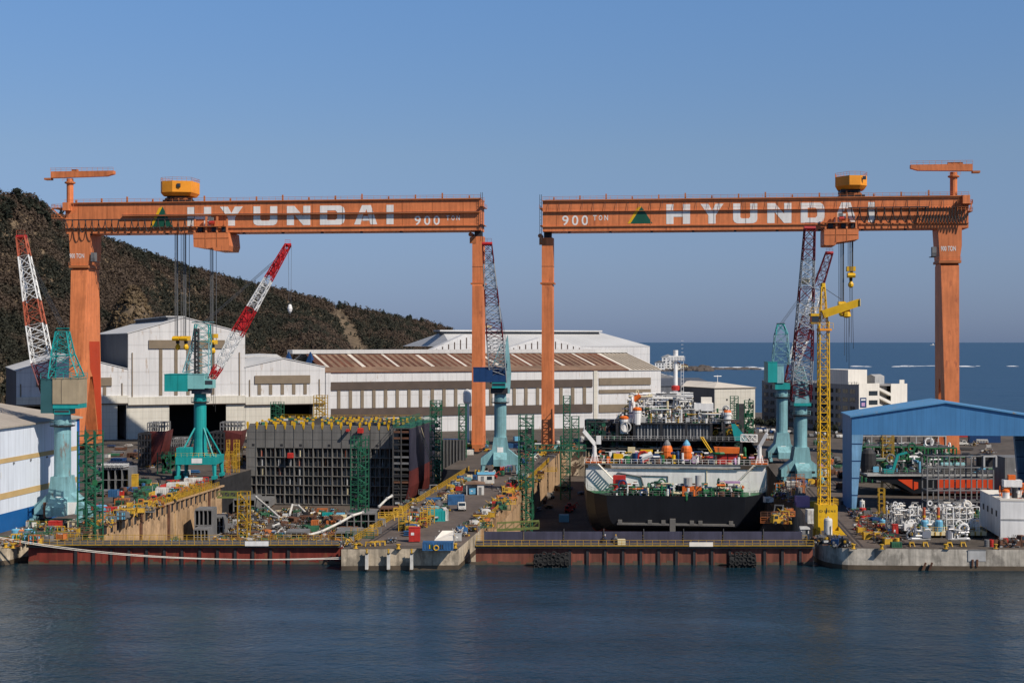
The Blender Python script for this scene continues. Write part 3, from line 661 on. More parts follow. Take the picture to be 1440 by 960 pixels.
gantry('orange gantry crane at right, its rigid leg behind the blue shed', XR_R, XP_R, Xg(763), Xg(1362), 78.9, 89.6, 1, layR, 'orange gantry cranes over the docks')
# ------------------------------------------------------------------ level-luffing dock cranes
def slew_crane(label, px, pyg, colt, house, base, colr, ztop, bands, jib, aframe, cat='crane', cab=None, extra=None, baseh=9.0, hookz=None, housem=None, zhouse=None, basew=6.0, whitebase=False):
    x, y = gnd(px, pyg); T = dep(x, y)
    t = thing('slewing_crane', label, cat, (x, y, 0), TH, 'slewing jib cranes along the docks'); Wt = W(t)
    # local x = right in the picture, y = away; z heights absolute
    def B(m, nm, p=t, **k): return m.build(nm, p, **k)
    s = T/F
    m = MB(); w_ = basew
    if base == 'flare':
        m.prism([(-w_, baseh-4.4), (w_, baseh-4.4), (w_, baseh-2.4), (colr*1.35, baseh+.2), (colr*1.05, baseh+3.8), (-colr*1.05, baseh+3.8), (-colr*1.35, baseh+.2), (-w_, baseh-2.4)], 'y', -2.4, 2.4, colt)
        m.prism([(-w_, baseh-4.5), (w_, baseh-4.5), (w_, baseh-2.5), (colr*1.2, baseh-.5), (-colr*1.2, baseh-.5), (-w_, baseh-2.5)], 'x', -2.0, 2.0, colt)
        if whitebase: m.box(-.9, .9, -2.5, -2.42, baseh-.6, baseh+.9, WHITE)
        else: m.box(-.8, .8, -2.5, -2.42, baseh-2.0, baseh-.5, WHITE); m.box(-3.6, -2.0, -2.48, -2.42, baseh-3.4, baseh-2.8, DARK); m.box(2.0, 3.6, -2.48, -2.42, baseh-3.4, baseh-2.8, DARK)
        hb = baseh-4.5
    else:
        m.box(-w_, w_, -w_, -w_+1.4, baseh-2.2, baseh, colt); m.box(-w_, w_, w_-1.4, w_, baseh-2.2, baseh, colt); m.box(-w_, -w_+1.4, -w_+1.4, w_-1.4, baseh-2.2, baseh, colt); m.box(w_-1.4, w_, -w_+1.4, w_-1.4, baseh-2.2, baseh, colt)
        m.box(-1.4, 1.4, -w_+1.4, w_-1.4, baseh-2, baseh, colt); m.box(-w_+.2, -w_+4.2, -w_-.02, -2, baseh, baseh+2.6, colt); m.box(-1.2,1.8,-w_-.06,-w_,baseh-1.8,baseh-.4,WHITE)
        for q in range(4):
            a = math.pi/4+q*math.pi/2; m.tube((math.cos(a)*w_*1.2, math.sin(a)*w_*1.2, baseh), (math.cos(a)*colr, math.sin(a)*colr, baseh+8), .3, colt, 5)
        rail(m, [(-w_, -w_, baseh), (w_, -w_, baseh)], YEL, 1.1, 1.6); hb = baseh-2.2
    B(m, 'base_frame')
    for sx_ in (-1, 1):
        for sy in (-1, 1):
            m = MB(); yy = sy*(w_-.8) if base != 'flare' else sy*(w_*.62)
            m.tube((sx_*(w_-.7), yy, hb), (sx_*(w_-.5), yy*1.05, 1.5), .75, colt, 6, .55); m.box(sx_*(w_-.5)-.5, sx_*(w_-.5)+.5, yy*1.05-1.9, yy*1.05+1.9, .7, 1.6, colt)
            for q in (-1.2, 0, 1.2): m.tube((sx_*(w_-.5)-.3, yy*1.05+q, .42), (sx_*(w_-.5)+.3, yy*1.05+q, .42), .42, DARK, 8)
            B(m, 'leg')
    m = MB(); z0 = baseh-.5 if base == 'flare' else baseh
    m.lathe((0,0,0), [(colr*1.28, z0), (colr*1.1, z0+2.5), (colr, z0+5), (colr, ztop-2.2), (colr*.98, ztop)], colt, 20)
    for q in range(int((ztop-z0)/3.2)): m.lathe((0,0,z0+4+q*3.2), [(colr*1.0,0), (colr*1.012,.04), (colr*1.012,.1), (colr*1.0,.14)], colt, 20)
    m.lathe((0,0,ztop-3), [(colr*1.0,0),(colr*1.5,.2),(colr*1.5,.4),(colr,.5)], DARK, 16); 
    cl = B(m, 'column', smooth=False)
    m = MB(); rail(m, [(colr*1.5*math.cos(a*.5236), colr*1.5*math.sin(a*.5236), ztop-2.6) for a in range(13)], colt, 1.1, 1.0); B(m, 'railing', cl)
    m = MB(); m.lathe((0,0,ztop), [(colr*1.15,0),(colr*1.25,.8),(colr*1.1,1.4)], DARK, 16); B(m, 'slewing_ring')
    for (nm, x0, x1, y0, y1, z0_, z1_, mt) in house:
        m = MB(); m.box(x0, x1, y0, y1, z0_, z1_, mt)
        if nm in ('machine_house', 'counterweight'):
            m.box(x0-.1, x1+.1, y0-.1, y1+.1, z1_, z1_+.15, mt)
            for q in range(1, int((x1-x0)/1.9)): m.box(x0+q*1.9, x0+q*1.9+.07, y0-.05, y0, z0_+.1, z1_-.1, DARK if mt is TAN_L else mt)
        if nm == 'cab': m.box(x0+.15, x1-.15, y0-.05, y0, (z0_+z1_)/2-.2, z1_-.3, GLASS)
        B(m, nm)
    for (nm, p, q, a, c, n, mt) in aframe:
        m = MB(); lattice(m, p, q, a, c, n, mt, (1,0,0), .17, .09); B(m, nm)
    p, q, a, mid, c = jib['foot'], jib['tip'], jib['a'], jib['mid'], jib['c']
    P_, Q_ = Vector(p), Vector(q); nb = len(bands)
    for i, (mt, f0, f1) in enumerate(bands):
        def wd(f): 
            return (a[0]+(mid[0]-a[0])*f/.25, a[1]+(mid[1]-a[1])*f/.25) if f < .25 else (mid[0]+(c[0]-mid[0])*(f-.25)/.75, mid[1]+(c[1]-mid[1])*(f-.25)/.75)
        m = MB(); L_ = (Q_-P_).length*(f1-f0); lattice(m, P_.lerp(Q_, f0), P_.lerp(Q_, f1), wd(f0), wd(f1), max(1, round(L_/jib.get('bay', 2.6))), mt, jib.get('u', (1,0,0)), jib.get('r', .16), jib.get('rb', .09))
        if jib.get('plate') and i % 2 == 0:
            u = (Q_-P_).normalized(); a0 = P_.lerp(Q_, f0+.03); a1 = P_.lerp(Q_, f1-.03); m.bar(a0, a1, wd(f0)[0]*.5, mt)
        B(m, 'jib_section')
    m = MB(); m.tube(Q_+Vector((-c[0]/2-.2,0,0)), Q_+Vector((c[0]/2+.2,0,0)), .55, JIB_R if jib.get('redtip', True) else DARK, 8)
    rail(m, [Q_+Vector((-c[0]/2,-.5,.5)), Q_+Vector((c[0]/2,-.5,.5))], bands[-1][0], 1.0, 1); B(m, 'jib_head')
    m = MB(); at_ = Vector(jib['atop'])
    for dx in (-.5, -.2, .2, .5): m.tube(at_+Vector((dx,0,0)), P_.lerp(Q_, .93)+Vector((dx,0,0)), .05, ROPE_W, 3)
    B(m, 'luffing_rope')
    if hookz is not None:
        m = MB(); zt = Q_.z
        for dx in (-.45, .45): m.tube((Q_.x+dx+jib.get('hx',0), Q_.y, Q_.z), (Q_.x+dx*.7+jib.get('hx',0), Q_.y, hookz+1.2), .05, ROPE_W, 3)
        B(m, 'hoist_rope')
        m = MB(); m.lathe((Q_.x+jib.get('hx',0), Q_.y, hookz-1.2), [(.15,0),(.55,.5),(.75,1.3),(.55,2.2),(.3,2.6)], WHITE, 10); m.tube((Q_.x+jib.get('hx',0), Q_.y, hookz-1.9), (Q_.x+jib.get('hx',0), Q_.y, hookz-1), .2, DARK, 5); B(m, 'hook_block')
    if extra: extra(t, B)
    return t
def lx(px, px0, T): return (px-px0)/F*T
# 1: far left, pale teal column and tan louvred machine house
T = dep(*gnd(88, 735)); s = T/F; L_ = lambda px: (px-88)*s; Z_ = lambda py: zp(py, T)
def ex1(t, B):
    m = MB(); m.prism([(L_(67), Z_(726)), (L_(110), Z_(720)), (L_(113), Z_(704)), (L_(70), Z_(704))], 'y', -2.9, -2.5, WHITE); m.box(L_(67), L_(71), -3.0, -2.5, Z_(726), Z_(704), BROWN); B(m, 'white_sheet')
    m = MB(); rail(m, [(L_(64), -3.2, Z_(532)), (L_(117), -3.2, Z_(532)), (L_(117), 3.2, Z_(532))], TEAL_D, 1.2, 1.5); B(m, 'railing')
slew_crane('pale teal jib crane with tan louvred house beside the white and blue shed', 88, 735, TEAL,
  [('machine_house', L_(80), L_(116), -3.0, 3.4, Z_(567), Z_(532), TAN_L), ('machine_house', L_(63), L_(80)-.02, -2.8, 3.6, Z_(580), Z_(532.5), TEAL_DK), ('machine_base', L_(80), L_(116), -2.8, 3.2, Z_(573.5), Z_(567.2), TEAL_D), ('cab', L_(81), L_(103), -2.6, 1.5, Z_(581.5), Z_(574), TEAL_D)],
  'flare', 11.5*s, Z_(581), [(JIB_D, 0, .1), (JIB_D, .1, .22), (JIB_W, .22, .45), (JIB_O, .45, .60), (JIB_W, .60, .88), (JIB_O, .88, 1)],
  dict(foot=(L_(66), 1, Z_(560)), tip=(L_(17), 6, Z_(331)), a=(1.8,2.0), mid=(4.4,3.2), c=(1.9,1.6), atop=(L_(88), 0, Z_(459)), bay=2.4, r=.17, hx=.8),
  [('tower_frame', (L_(93), 0, Z_(532)), (L_(88.5), 0, Z_(500)), (6.6,5), (4.2,3.6), 2, TEAL_D), ('tower_frame', (L_(88.5), 0, Z_(500)), (L_(88), 0, Z_(466)), (4.2,3.6), (2.4,2.2), 3, TEAL_D), ('tower_head', (L_(79), 0, Z_(462)), (L_(98), 0, Z_(462)), (1.3,1.3), (1.3,1.3), 3, TEAL_D)],
  baseh=Z_(693), basew=35*s, extra=ex1, hookz=Z_(404))
# 2: centre left, deep teal, red and white jib
T = dep(*gnd(281.5, 674)); s = T/F; L_ = lambda px: (px-281.5)*s; Z_ = lambda py: zp(py, T)
slew_crane('deep teal jib crane with red and white jib in front of the tall white hall', 281.5, 674, TEAL_D,
  [('machine_house', L_(236), L_(268), -4.2, 3.5, Z_(549.5), Z_(526), TEAL_D), ('machine_house', L_(268)+.02, L_(291), -3.9, 3.4, Z_(546), Z_(526), TEAL_L), ('cab', L_(291)+.02, L_(303), -3.4, .4, Z_(545), Z_(533), TEAL_L), ('machine_base', L_(272), L_(296), -2.6, 2.6, Z_(553), Z_(546.2), HALLDK)],
  'portal', 8.6*s, Z_(552), [(JIB_R, 0, .09), (JIB_W, .09, .33), (JIB_R, .33, .52), (JIB_W, .52, .74), (JIB_R, .74, 1)],
  dict(foot=(L_(297), 1, Z_(532)), tip=(L_(401), 5, Z_(343)), a=(1.6,1.6), mid=(3.3,2.6), c=(1.5,1.3), atop=(L_(288), 0, Z_(453)), bay=2.7, r=.17, plate=True, hx=.6, u=(.88,0,.48)),
  [('tower_frame', (L_(277), 0, Z_(526)), (L_(284), 0, Z_(480)), (7.4,4.4), (4.8,3.6), 3, TEAL), ('tower_frame', (L_(284), 0, Z_(480)), (L_(285), 0, Z_(456)), (4.8,3.6), (3.9,3), 2, TEAL_D), ('tower_head', (L_(273), 0, Z_(453)), (L_(298), 0, Z_(453)), (1.4,1.4), (1.4,1.4), 3, TEAL), ('ladder_tower', (L_(279), -2.2, Z_(526)), (L_(279), -2.2, Z_(462)), (1.1,1.1), (1.1,1.1), 9, DARK)],
  baseh=Z_(640), basew=28*s, hookz=Z_(434))
# 3: middle, navy machine house
T = dep(*gnd(702, 667)); s = T/F; L_ = lambda px: (px-703.5)*s; Z_ = lambda py: zp(py, T)
def ex3(t, B):
    m = MB(); m.prism([(L_(710), Z_(553)), (L_(717), Z_(553)), (L_(719), Z_(525)), (L_(714), Z_(470)), (L_(711), Z_(480))], 'y', -.6, 2.6, TEAL); B(m, 'back_stay')
    m = MB(); m.cbox((L_(687), -3.2, Z_(459)), (9*s, 1.2, 4*s), CREAM); B(m, 'jib_walkway_box')
slew_crane('pale teal jib crane with navy machine house on the middle pier', 703.5, 667, TEAL,
  [('machine_house', L_(666), L_(693), -4.2, 3.4, Z_(536.5), Z_(517), NAVY), ('machine_house', L_(693)+.02, L_(711), -3.4, 3.2, Z_(536.5), Z_(517), NAVY), ('cab', L_(692), L_(711), -3.6, 1, Z_(545), Z_(537), TEAL_D), ('machine_base', L_(690), L_(714), -2.6, 2.6, Z_(553), Z_(545.1), DARK)],
  'flare', 8.6*s, Z_(553), [(JIB_G, 0, .16), (JIB_G, .16, .32), (JIB_D, .32, .45), (JIB_G, .45, .57), (JIB_D, .57, .69), (JIB_G, .69, .87), (JIB_D, .87, 1)],
  dict(foot=(L_(701), -1.2, Z_(536)), tip=(L_(686.5), -19, Z_(349)), a=(4.8,2.2), mid=(5.0,2.8), c=(2.6,1.6), atop=(L_(712), 1, Z_(490)), bay=2.6, r=.16, rb=.1),
  [('tower_frame', (L_(703), .8, Z_(517)), (L_(709), 1, Z_(485)), (4.6,3.6), (2,1.8), 4, TEAL)],
  baseh=Z_(632), basew=27*s, whitebase=True, extra=ex3)
# 4: the farther of the right pair
T = dep(*gnd(1094, 650)); s = T/F; L_ = lambda px: (px-1099.5)*s; Z_ = lambda py: zp(py, T)
slew_crane('pale teal jib crane with dark red jib leaning right, right of the black ship', 1099.5, 650, TEAL,
  [('machine_house', L_(1077), L_(1090), -4, 3.4, Z_(537), Z_(509), TEAL_D), ('machine_house', L_(1090)+.02, L_(1100), -3, 3.2, Z_(538), Z_(514), TEAL), ('machine_base', L_(1088), L_(1110), -2.6, 2.6, Z_(547), Z_(538.2), TEAL_D)],
  'flare', 8*s, Z_(547), [(JIB_D, 0, .14), (JIB_W, .14, .34), (JIB_D, .34, .5), (JIB_W, .5, .72), (JIB_D, .72, 1)],
  dict(foot=(L_(1107), 0, Z_(538)), tip=(L_(1169), 3, Z_(355)), a=(1.8,2), mid=(4.4,3.0), c=(2.2,1.6), atop=(L_(1098), 0, Z_(456)), bay=2.9, r=.2, rb=.11, u=(.94,0,.33)),
  [('tower_frame', (L_(1098), 0, Z_(512)), (L_(1098.5), 0, Z_(470)), (5.4,3.6), (4.0,3), 3, TEAL), ('tower_frame', (L_(1098.5), 0, Z_(470)), (L_(1097.5), 0, Z_(456)), (4.0,3), (2.0,1.6), 1, TEAL_D), ('tower_head', (L_(1092), 0, Z_(455)), (L_(1104), 0, Z_(455)), (1.6,1.6), (1.6,1.6), 2, DARK)],
  baseh=Z_(624), basew=21*s)
# 5: the nearer of the right pair
T = dep(*gnd(1122, 680)); s = T/F; L_ = lambda px: (px-1125.5)*s; Z_ = lambda py: zp(py, T)
def ex5(t, B):
    m = MB(); m.prism([(L_(1115), Z_(566)), (L_(1136), Z_(566)), (L_(1134), Z_(541)), (L_(1128), Z_(535)), (L_(1121), Z_(536)), (L_(1117), Z_(545))], 'y', -2.4, 2.0, TEAL); m.box(L_(1121), L_(1130), -2.5, -2.4, Z_(556), Z_(548), DARK); B(m, 'slew_house')
    m = MB(); m.lathe((L_(1125), -6.9, Z_(401)), [(.3,0),(1.1,.2),(1.3,1),(1.3,1.5),(.3,1.6)], CREAM, 10); B(m, 'hook_block')
slew_crane('pale teal jib crane with upright jib, nearest the black ship', 1125.5, 680, TEAL,
  [('machine_base', L_(1114), L_(1138), -2.6, 2.6, Z_(570), Z_(566.1), TEAL_D)],
  'flare', 9.4*s, Z_(570), [(JIB_D, 0, .10), (JIB_G, .10, .24), (JIB_D, .24, .42), (JIB_G, .42, .58), (JIB_D, .58, .66), (JIB_G, .66, .82), (JIB_D, .82, 1)],
  dict(foot=(L_(1124.5), -1.2, Z_(562)), tip=(L_(1125), -13, Z_(326)), a=(5.4,2), mid=(5.2,2.8), c=(2.7,1.7), atop=(L_(1125), 2, Z_(520)), bay=2.7, r=.18, rb=.11),
  [('tower_frame', (L_(1125), 1.2, Z_(541)), (L_(1125), 1.6, Z_(515)), (4.6,2.4), (2,1.8), 3, TEAL)],
  baseh=Z_(647), basew=29*s, extra=ex5)
# ------------------------------------------------------------------ yellow tower crane on the curved quay
x, y = gnd(1161, 757); T = dep(x, y); s = T/F; L_ = lambda px: (px-1161)*s; Z_ = lambda py: zp(py, T)
t = thing('tower_crane', 'slim yellow lattice tower crane standing on the tip of the curved quay', 'crane', (x, y, 0), TH)
m = MB(); zb0, zb1 = Z_(744), Z_(708.5); m.box(L_(1148), L_(1175.5), -1.6, 2.4, zb0, zb1, YEL); m.prism([(L_(1176), Z_(738)), (L_(1187), Z_(751)), (L_(1187), 1.0), (L_(1166), 1.0), (L_(1166), Z_(744)), (L_(1176), Z_(744))], 'y', -2.2, 1.6, YEL)
bx = m.build('ballast_base', t)
m = MB(); m.text('D I', L_(1150), Z_(718.5), 1.5*s*2, -1.63, DARK, 5*s*1.6); m.text('E N S', L_(1162.5), Z_(718.5), 1.5*s*2, -1.63, DARK, 10*s); m.prism([(L_(1158.5),Z_(719)),(L_(1160),Z_(712)),(L_(1161.3),Z_(717)),(L_(1159.7),Z_(721))], 'y', -1.66, -1.61, DARK); m.build('lettering', bx)
m = MB(); rail(m, [(L_(1147.5), -1.7, zb1), (L_(1176), -1.7, zb1), (L_(1176), 2.4, zb1)], YEL, 1.2, .9, .05); m.build('railing', bx)
for q in (-1, 1):
    for r_ in (-1, 1):
        m = MB(); m.box(L_(1161)+q*1.7-.5, L_(1161)+q*1.7+.5, r_*1.4+.3-.5, r_*1.4+.3+.5, 0, zb0, YEL_D); m.build('leg', t)
m = MB(); lattice(m, (L_(1159.5), .4, zb1), (L_(1158.5), .4, Z_(452)), (1.95,1.95), (1.85,1.85), 20, YEL, (1,0,0), .15, .075, False); m.build('mast', t)
m = MB(); lattice(m, (L_(1158.5), .4, Z_(452)), (L_(1158), .4, Z_(403)), (1.5,1.5), (.7,.7), 5, YEL, (1,0,0), .12, .06); m.tube((L_(1158),.4,Z_(404)), (L_(1158),.4,Z_(398)), .5, YEL, 6); m.build('tower_peak', t)
m = MB(); m.box(L_(1151), L_(1168), -1.2, 1.9, Z_(465), Z_(462), ORANGE_Y); rail(m, [(L_(1150), -1.2, Z_(462)), (L_(1170), -1.2, Z_(462))], YEL, 1.1, .8); m.build('landing', t)
m = MB(); m.tube((L_(1156), -.6, Z_(442)), (L_(1206), -1.2, Z_(425.5)), 1.15, YEL, 4, 1.05, math.pi/4); m.box(L_(1206)-.05,L_(1206)+.1,-2.2,.2,Z_(430),Z_(420.5),CREAM)
m.tube((L_(1183), -1.0, Z_(440)), (L_(1193), -1.0, Z_(436)), .5, ORANGE_Y, 6); jb = m.build('jib', t)
m = MB(); 
for q in range(3): m.tube((L_(1186+q*3), -1, Z_(440)), (L_(1186+q*3.2), -1, Z_(500+q*9)), .05, CABLE, 3)
m.build('hoist_rope', jb)
m = MB(); m.lathe((L_(1189), -1, Z_(447)), [(.3,0),(.9,.3),(.8,1),(.2,1.6)], YEL, 8); m.build('hook_block', jb)
m = MB(); m.tube((L_(1158), .3, Z_(404)), (L_(1182), -.6, Z_(421)), .06, CABLE, 3); m.tube((L_(1158), .3, Z_(404)), (L_(1150), .3, Z_(436)), .06, CABLE, 3); m.build('stay_rope', t)
m = MB(); m.box(L_(1138.5), L_(1150), -1.3, .9, Z_(444.5), Z_(441), YEL); m.box(L_(1140), L_(1149.5), -1.2, .8, Z_(453), Z_(444.7), GLASS); m.box(L_(1139), L_(1150), -1.25, .85, Z_(455.5), Z_(453.1), YEL_D)
rail(m, [(L_(1138.5), -1.3, Z_(441)), (L_(1150), -1.3, Z_(441))], YEL, 1.2, .7); m.build('cab', t)
m = MB(); 
for q in range(24):
    z = Z_(705-q*10.2); m.box(L_(1151)-.22, L_(1151)-.02, .2, .6, z, z+.25, YEL_D)
m.tube((L_(1150), .4, zb1), (L_(1150), .4, Z_(462)), .06, YEL_D, 4); m.build('ladder', t)
# ------------------------------------------------------------------ the big white halls (turned against the docks)
PSI = R(22); cP, sP = math.cos(PSI), math.sin(PSI)
C0, T0 = (345-720)/F*600, 600.
def hs(px, d=0.0, T00=None):            # distance along the hall front seen at px, d behind it
    a = (px-720)/F; c0 = C0-sP*d; t0 = T0+cP*d
    return (a*t0-c0)/(cP-a*sP)
def hT(s_, d=0.0): return T0+s_*sP+d*cP
def hz_(py, s_, d=0.0): return zp(py, hT(s_, d))
HO = (C0*CT-T0*ST, C0*ST+T0*CT, 0); HRZ = PSI+TH
def hall(name, label): return thing(name, label, 'building', HO, HRZ)
def gable_hall(label, pa, pb, ea, pk, eb, pkpx, depth, band, strips, opens, ventpx=None):
    """front between px pa..pb; ea, pk, eb heights (m) of eaves and peak"""
    a, b_, k = hs(pa), hs(pb), hs(pkpx)
    t = hall('assembly_hall', label)
    zc0, zc1 = hz_(568, (a+b_)/2), hz_(557, (a+b_)/2)
    m = MB(); m.prism([(a, zc1), (b_, zc1), (b_, eb), (k, pk), (a, ea)], 'y', 0, .5, HALLW); 
    # lower front with its doorways left open
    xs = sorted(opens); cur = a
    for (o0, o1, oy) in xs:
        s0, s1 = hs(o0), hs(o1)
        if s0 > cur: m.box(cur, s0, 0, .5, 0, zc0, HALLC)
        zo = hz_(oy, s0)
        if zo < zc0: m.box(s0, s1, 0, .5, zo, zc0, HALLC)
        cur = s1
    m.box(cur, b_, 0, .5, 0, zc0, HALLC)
    m.build('front_wall', t)
    m = MB(); m.box(a, b_, -.9, .5, zc0, zc1, HALLC); m.box(a, b_, -1.0, -.9, zc0-.25, zc0+.1, LOUVD); m.build('door_canopy', t)  # dark strip along the lower edge stands for the canopy's shadow
    m = MB(); m.box(a, a+.4, .5, depth, 0, ea, HALLDK); m.build('side_wall', t)  # left wall away from the sun: its shade is put into the dark colour
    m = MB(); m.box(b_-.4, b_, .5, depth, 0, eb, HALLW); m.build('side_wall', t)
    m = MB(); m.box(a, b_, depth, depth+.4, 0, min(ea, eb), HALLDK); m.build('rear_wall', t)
    m = MB(); m.prism([(a-.3, ea), (k, pk), (b_+.3, eb), (b_+.3, eb+.3), (k, pk+.35), (a-.3, ea+.3)], 'y', -.3, depth, HALLROOF); rf = m.build('roof', t)
    if ventpx:
        v0, v1 = hs(ventpx[0], 14), k+2.0; zz = pk-.4
        m = MB(); m.box(v0, v1, 14, depth-6, zz-1.5, zz+.9, HALLDK); m.box(v0-.8, v1+.8, 13.6, depth-6, zz+.9, zz+1.25, HALLROOF); m.build('ridge_vent', rf)
    if band:
        p0, p1, y0, y1 = band; s0, s1 = hs(p0), hs(p1)
        m = MB(); m.box(s0, s1, -.5, -.02, hz_(y1, s0), hz_(y0, s0), LOUV); m.build('louvre_band', t)
        for px in strips[0]:
            m = MB(); m.box(hs(px-2.3), hs(px+2.3), -.22, -.02, hz_(strips[1], s0), hz_(y1, s0)-.05, LOUV); m.build('louvre_strip', t)
    for px in (pa+6, pb-8): s_ = hs(px); m = MB(); m.box(s_-.2, s_+.2, -.35, -.02, zc1, ea*.82, LOUV); m.build('downpipe', t)
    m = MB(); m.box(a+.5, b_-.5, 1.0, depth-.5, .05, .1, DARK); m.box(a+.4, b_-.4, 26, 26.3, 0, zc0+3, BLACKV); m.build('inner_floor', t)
    return t
sA = hs(60); 
gable_hall('low white gabled hall at far left, half hidden by the crane leg', 23, 179.6, hz_(522, hs(23)), hz_(499, hs(98)), hz_(519, hs(179)), 98, 92, (51, 157, 531.5, 543.5), ([147], 557), [(33, 64, 571), (165, 178, 569)])
gable_hall('tallest white gabled hall, behind the deep teal crane', 180, 344.6, 43.2, hz_(446.5, hs(259)), 43.4, 259, 126, (209, 316, 478, 490), ([226, 247.5, 264.5, 282, 299], 556), [(238, 318, 569)], (236, 1))
gable_hall('low white gabled hall between the tallest hall and the long hall', 345, 457, hz_(516.5, hs(345)), hz_(504, hs(399)), hz_(516, hs(457)), 399, 60, (358, 436, 528, 539.5), ([364.5, 380.5, 397, 413, 429], 555), [(381, 440, 569)])
# rear roof peeping over the low hall
t = hall('assembly_hall', 'grey roofed rear hall showing over the low white gabled hall')
d = 66; a, b_ = hs(330, d), hs(412, d); ee, pp = hz_(512, 20, d), hz_(498, 20, d)
m = MB(); m.prism([(a, 0), (b_, 0), (b_, ee), ((a+b_)/2+6, pp), (a, pp-1)], 'y', d, d+40, HALLROOF); m.build('walls', t)
m = MB(); m.box(hs(344, d), hs(379, d), d-1.0, d-.05, hz_(507.5, 20, d), hz_(503, 20, d), HALLDK); m.build('ridge_vent', t)
# long hall
t = hall('long_hall', 'very long white hall with rusty brown roof behind the gantry crane legs')
a, b_ = hs(457.5), hs(929.5); ze = 26.8
m = MB(); m.box(a, b_, .2, .8, 0, ze, HALLW); m.build('front_wall', t)
m = MB(); m.box(b_-.5, b_, .8, 80, 0, ze, HALLW); m.prism([(.8, ze), (80, ze), (40, 35.4)], 'x', b_-.6, b_-.1, HALLW); m.build('end_wall', t)
m = MB(); m.box(a, b_, 80, 80.5, 0, ze, HALLDK); m.build('rear_wall', t)
DR = 40; zr_ = 35.2
sR = hs(884)
def slope(m, x0, x1, y0, y1, up, mat):
    z = lambda y: ze+(zr_-ze)*(y+.3)/(DR+.3)
    m.add([(x0,y0,z(y0)+up),(x1,y0,z(y0)+up),(x1,y1,z(y1)+up),(x0,y1,z(y1)+up),(x0,y0,z(y0)+up-.3),(x1,y0,z(y0)+up-.3),(x1,y1,z(y1)+up-.3),(x0,y1,z(y1)+up-.3)],
          [(0,1,2,3),(7,6,5,4),(0,4,5,1),(1,5,6,2),(2,6,7,3),(3,7,4,0)], mat)
m = MB(); slope(m, a, sR, -.3, DR, 0, RUSTROOF); slope(m, sR+.002, b_+.3, -.3, DR, 0, BEIGE)
n = 44
for i in range(n):
    x = a+3+(sR-a-4)*i/n
    slope(m, x, x+1.3+.9*((i*37 % 10)/10), -.2, DR-1-(i*13 % 7), .05, RUSTROOF2 if i % 5 else BEIGE)
slope(m, a, sR, -.25, 9, .08, RUSTROOF2)
for i in range(7): x = sR+2.2+i*(b_-sR-2)/7; slope(m, x, x+1.5, -.2, DR-1, .05, LOUV)
rf = m.build('roof', t)
m = MB(); slope2 = [(DR, zr_), (80.4, ze), (80.4, ze-.3), (DR, zr_-.3)]; m.prism(slope2, 'x', a, b_, HALLROOF); m.build('rear_roof', t)
sm0, sm1 = hs(409, DR), hs(875, DR)
m = MB(); m.box(sm0, sm1, DR-4, DR+4, zr_-1, hz_(496.5, hs(640), DR), HALLDK); m.box(sm0-.5, sm1+.5, DR-5.4, DR+5, hz_(496.5, hs(640), DR), hz_(492.5, hs(640), DR)+.4, HALLROOF); m.build('ridge_vent', rf)
def zline(py): return zp(py, hT((hs(465)+hs(835))/2))
m = MB(); m.box(hs(465), hs(833), -.3, .18, zline(546), zline(535), LOUVD); m.build('louvre_band', t)
m = MB(); m.box(hs(465), hs(833), -.3, .18, zline(583), zline(571), LOUVD); m.build('louvre_band', t)
for i in range(22):
    px = 476.5+i*16.45
    m = MB(); m.box(hs(px-2.2), hs(px+2.2), -.12, .18, zline(570.8), zline(546.2), LOUV); m.build('louvre_strip', t)
for y0, y1 in ((531, 541), (547.3, 552.3), (568, 579)):
    z = lambda py: zp(py, hT(hs(880))); m = MB(); m.box(hs(842.5), hs(915), -.2, .18, z(y1), z(y0), LOUV); m.build('louvre_band', t)
m = MB(); m.box(hs(458), hs(465), -.2, .18, 0, ze-.4, HALLW); m.build('corner_pilaster', t); m = MB(); m.box(hs(835), hs(840), -.15, .18, 0, ze-.4, HALLC); m.build('corner_pilaster', t)
for px in (406, 436.5):                                    # dark pointed cowls over the low hall roof
    s_ = hs(px, 24); m = MB(); zz = zp(513, hT(s_, 24)); m.tube((s_, 24, zz-4), (s_, 24, zz), 2.6, NAVY, 4); m.tube((s_, 24, zz), (s_, 24, zp(494.5, hT(s_, 24))), 2.6, NAVY, 4, .2)
    m.build('vent_cowl', t)
# rear hall with twin slit gables
t = hall('rear_hall', 'pale hall with two slit gables rising behind the long rusty roof')
d = 95.; a, b_ = hs(606, d), hs(921, d); S = lambda px: hs(px, d); ZB = lambda py, px: hz_(py, S(px), d)
e0 = ZB(492, 620); zt_ = hz_(467, S(760), d+42)
m = MB(); m.box(S(700), b_, d+6, d+6.5, 0, ZB(487, 900), HALLW); m.build('front_wall', t)
m = MB(); m.box(b_-.5, b_, d+6.5, d+90, 0, ZB(487, 900), HALLC); m.build('end_wall', t)
zw = ZB(487, 900)
m = MB(); z1 = zt_; m.add([(S(640), d+5.8, zw), (b_+.3, d+5.8, zw), (S(893), d+44, z1), (S(662), d+44, z1), (S(640), d+90, zw), (b_+.3, d+90, zw)], [(0,1,2,3), (3,2,5,4), (1,5,2), (0,3,4)], HALLROOF)
rf = m.build('roof', t)
m = MB(); m.box(S(655), S(886), d+39, d+47, z1-.8, z1+.3, HALLDK); m.box(S(652), S(889), d+37.5, d+48.5, z1+.3, z1+1.1, HALLROOF); m.build('ridge_vent', rf)
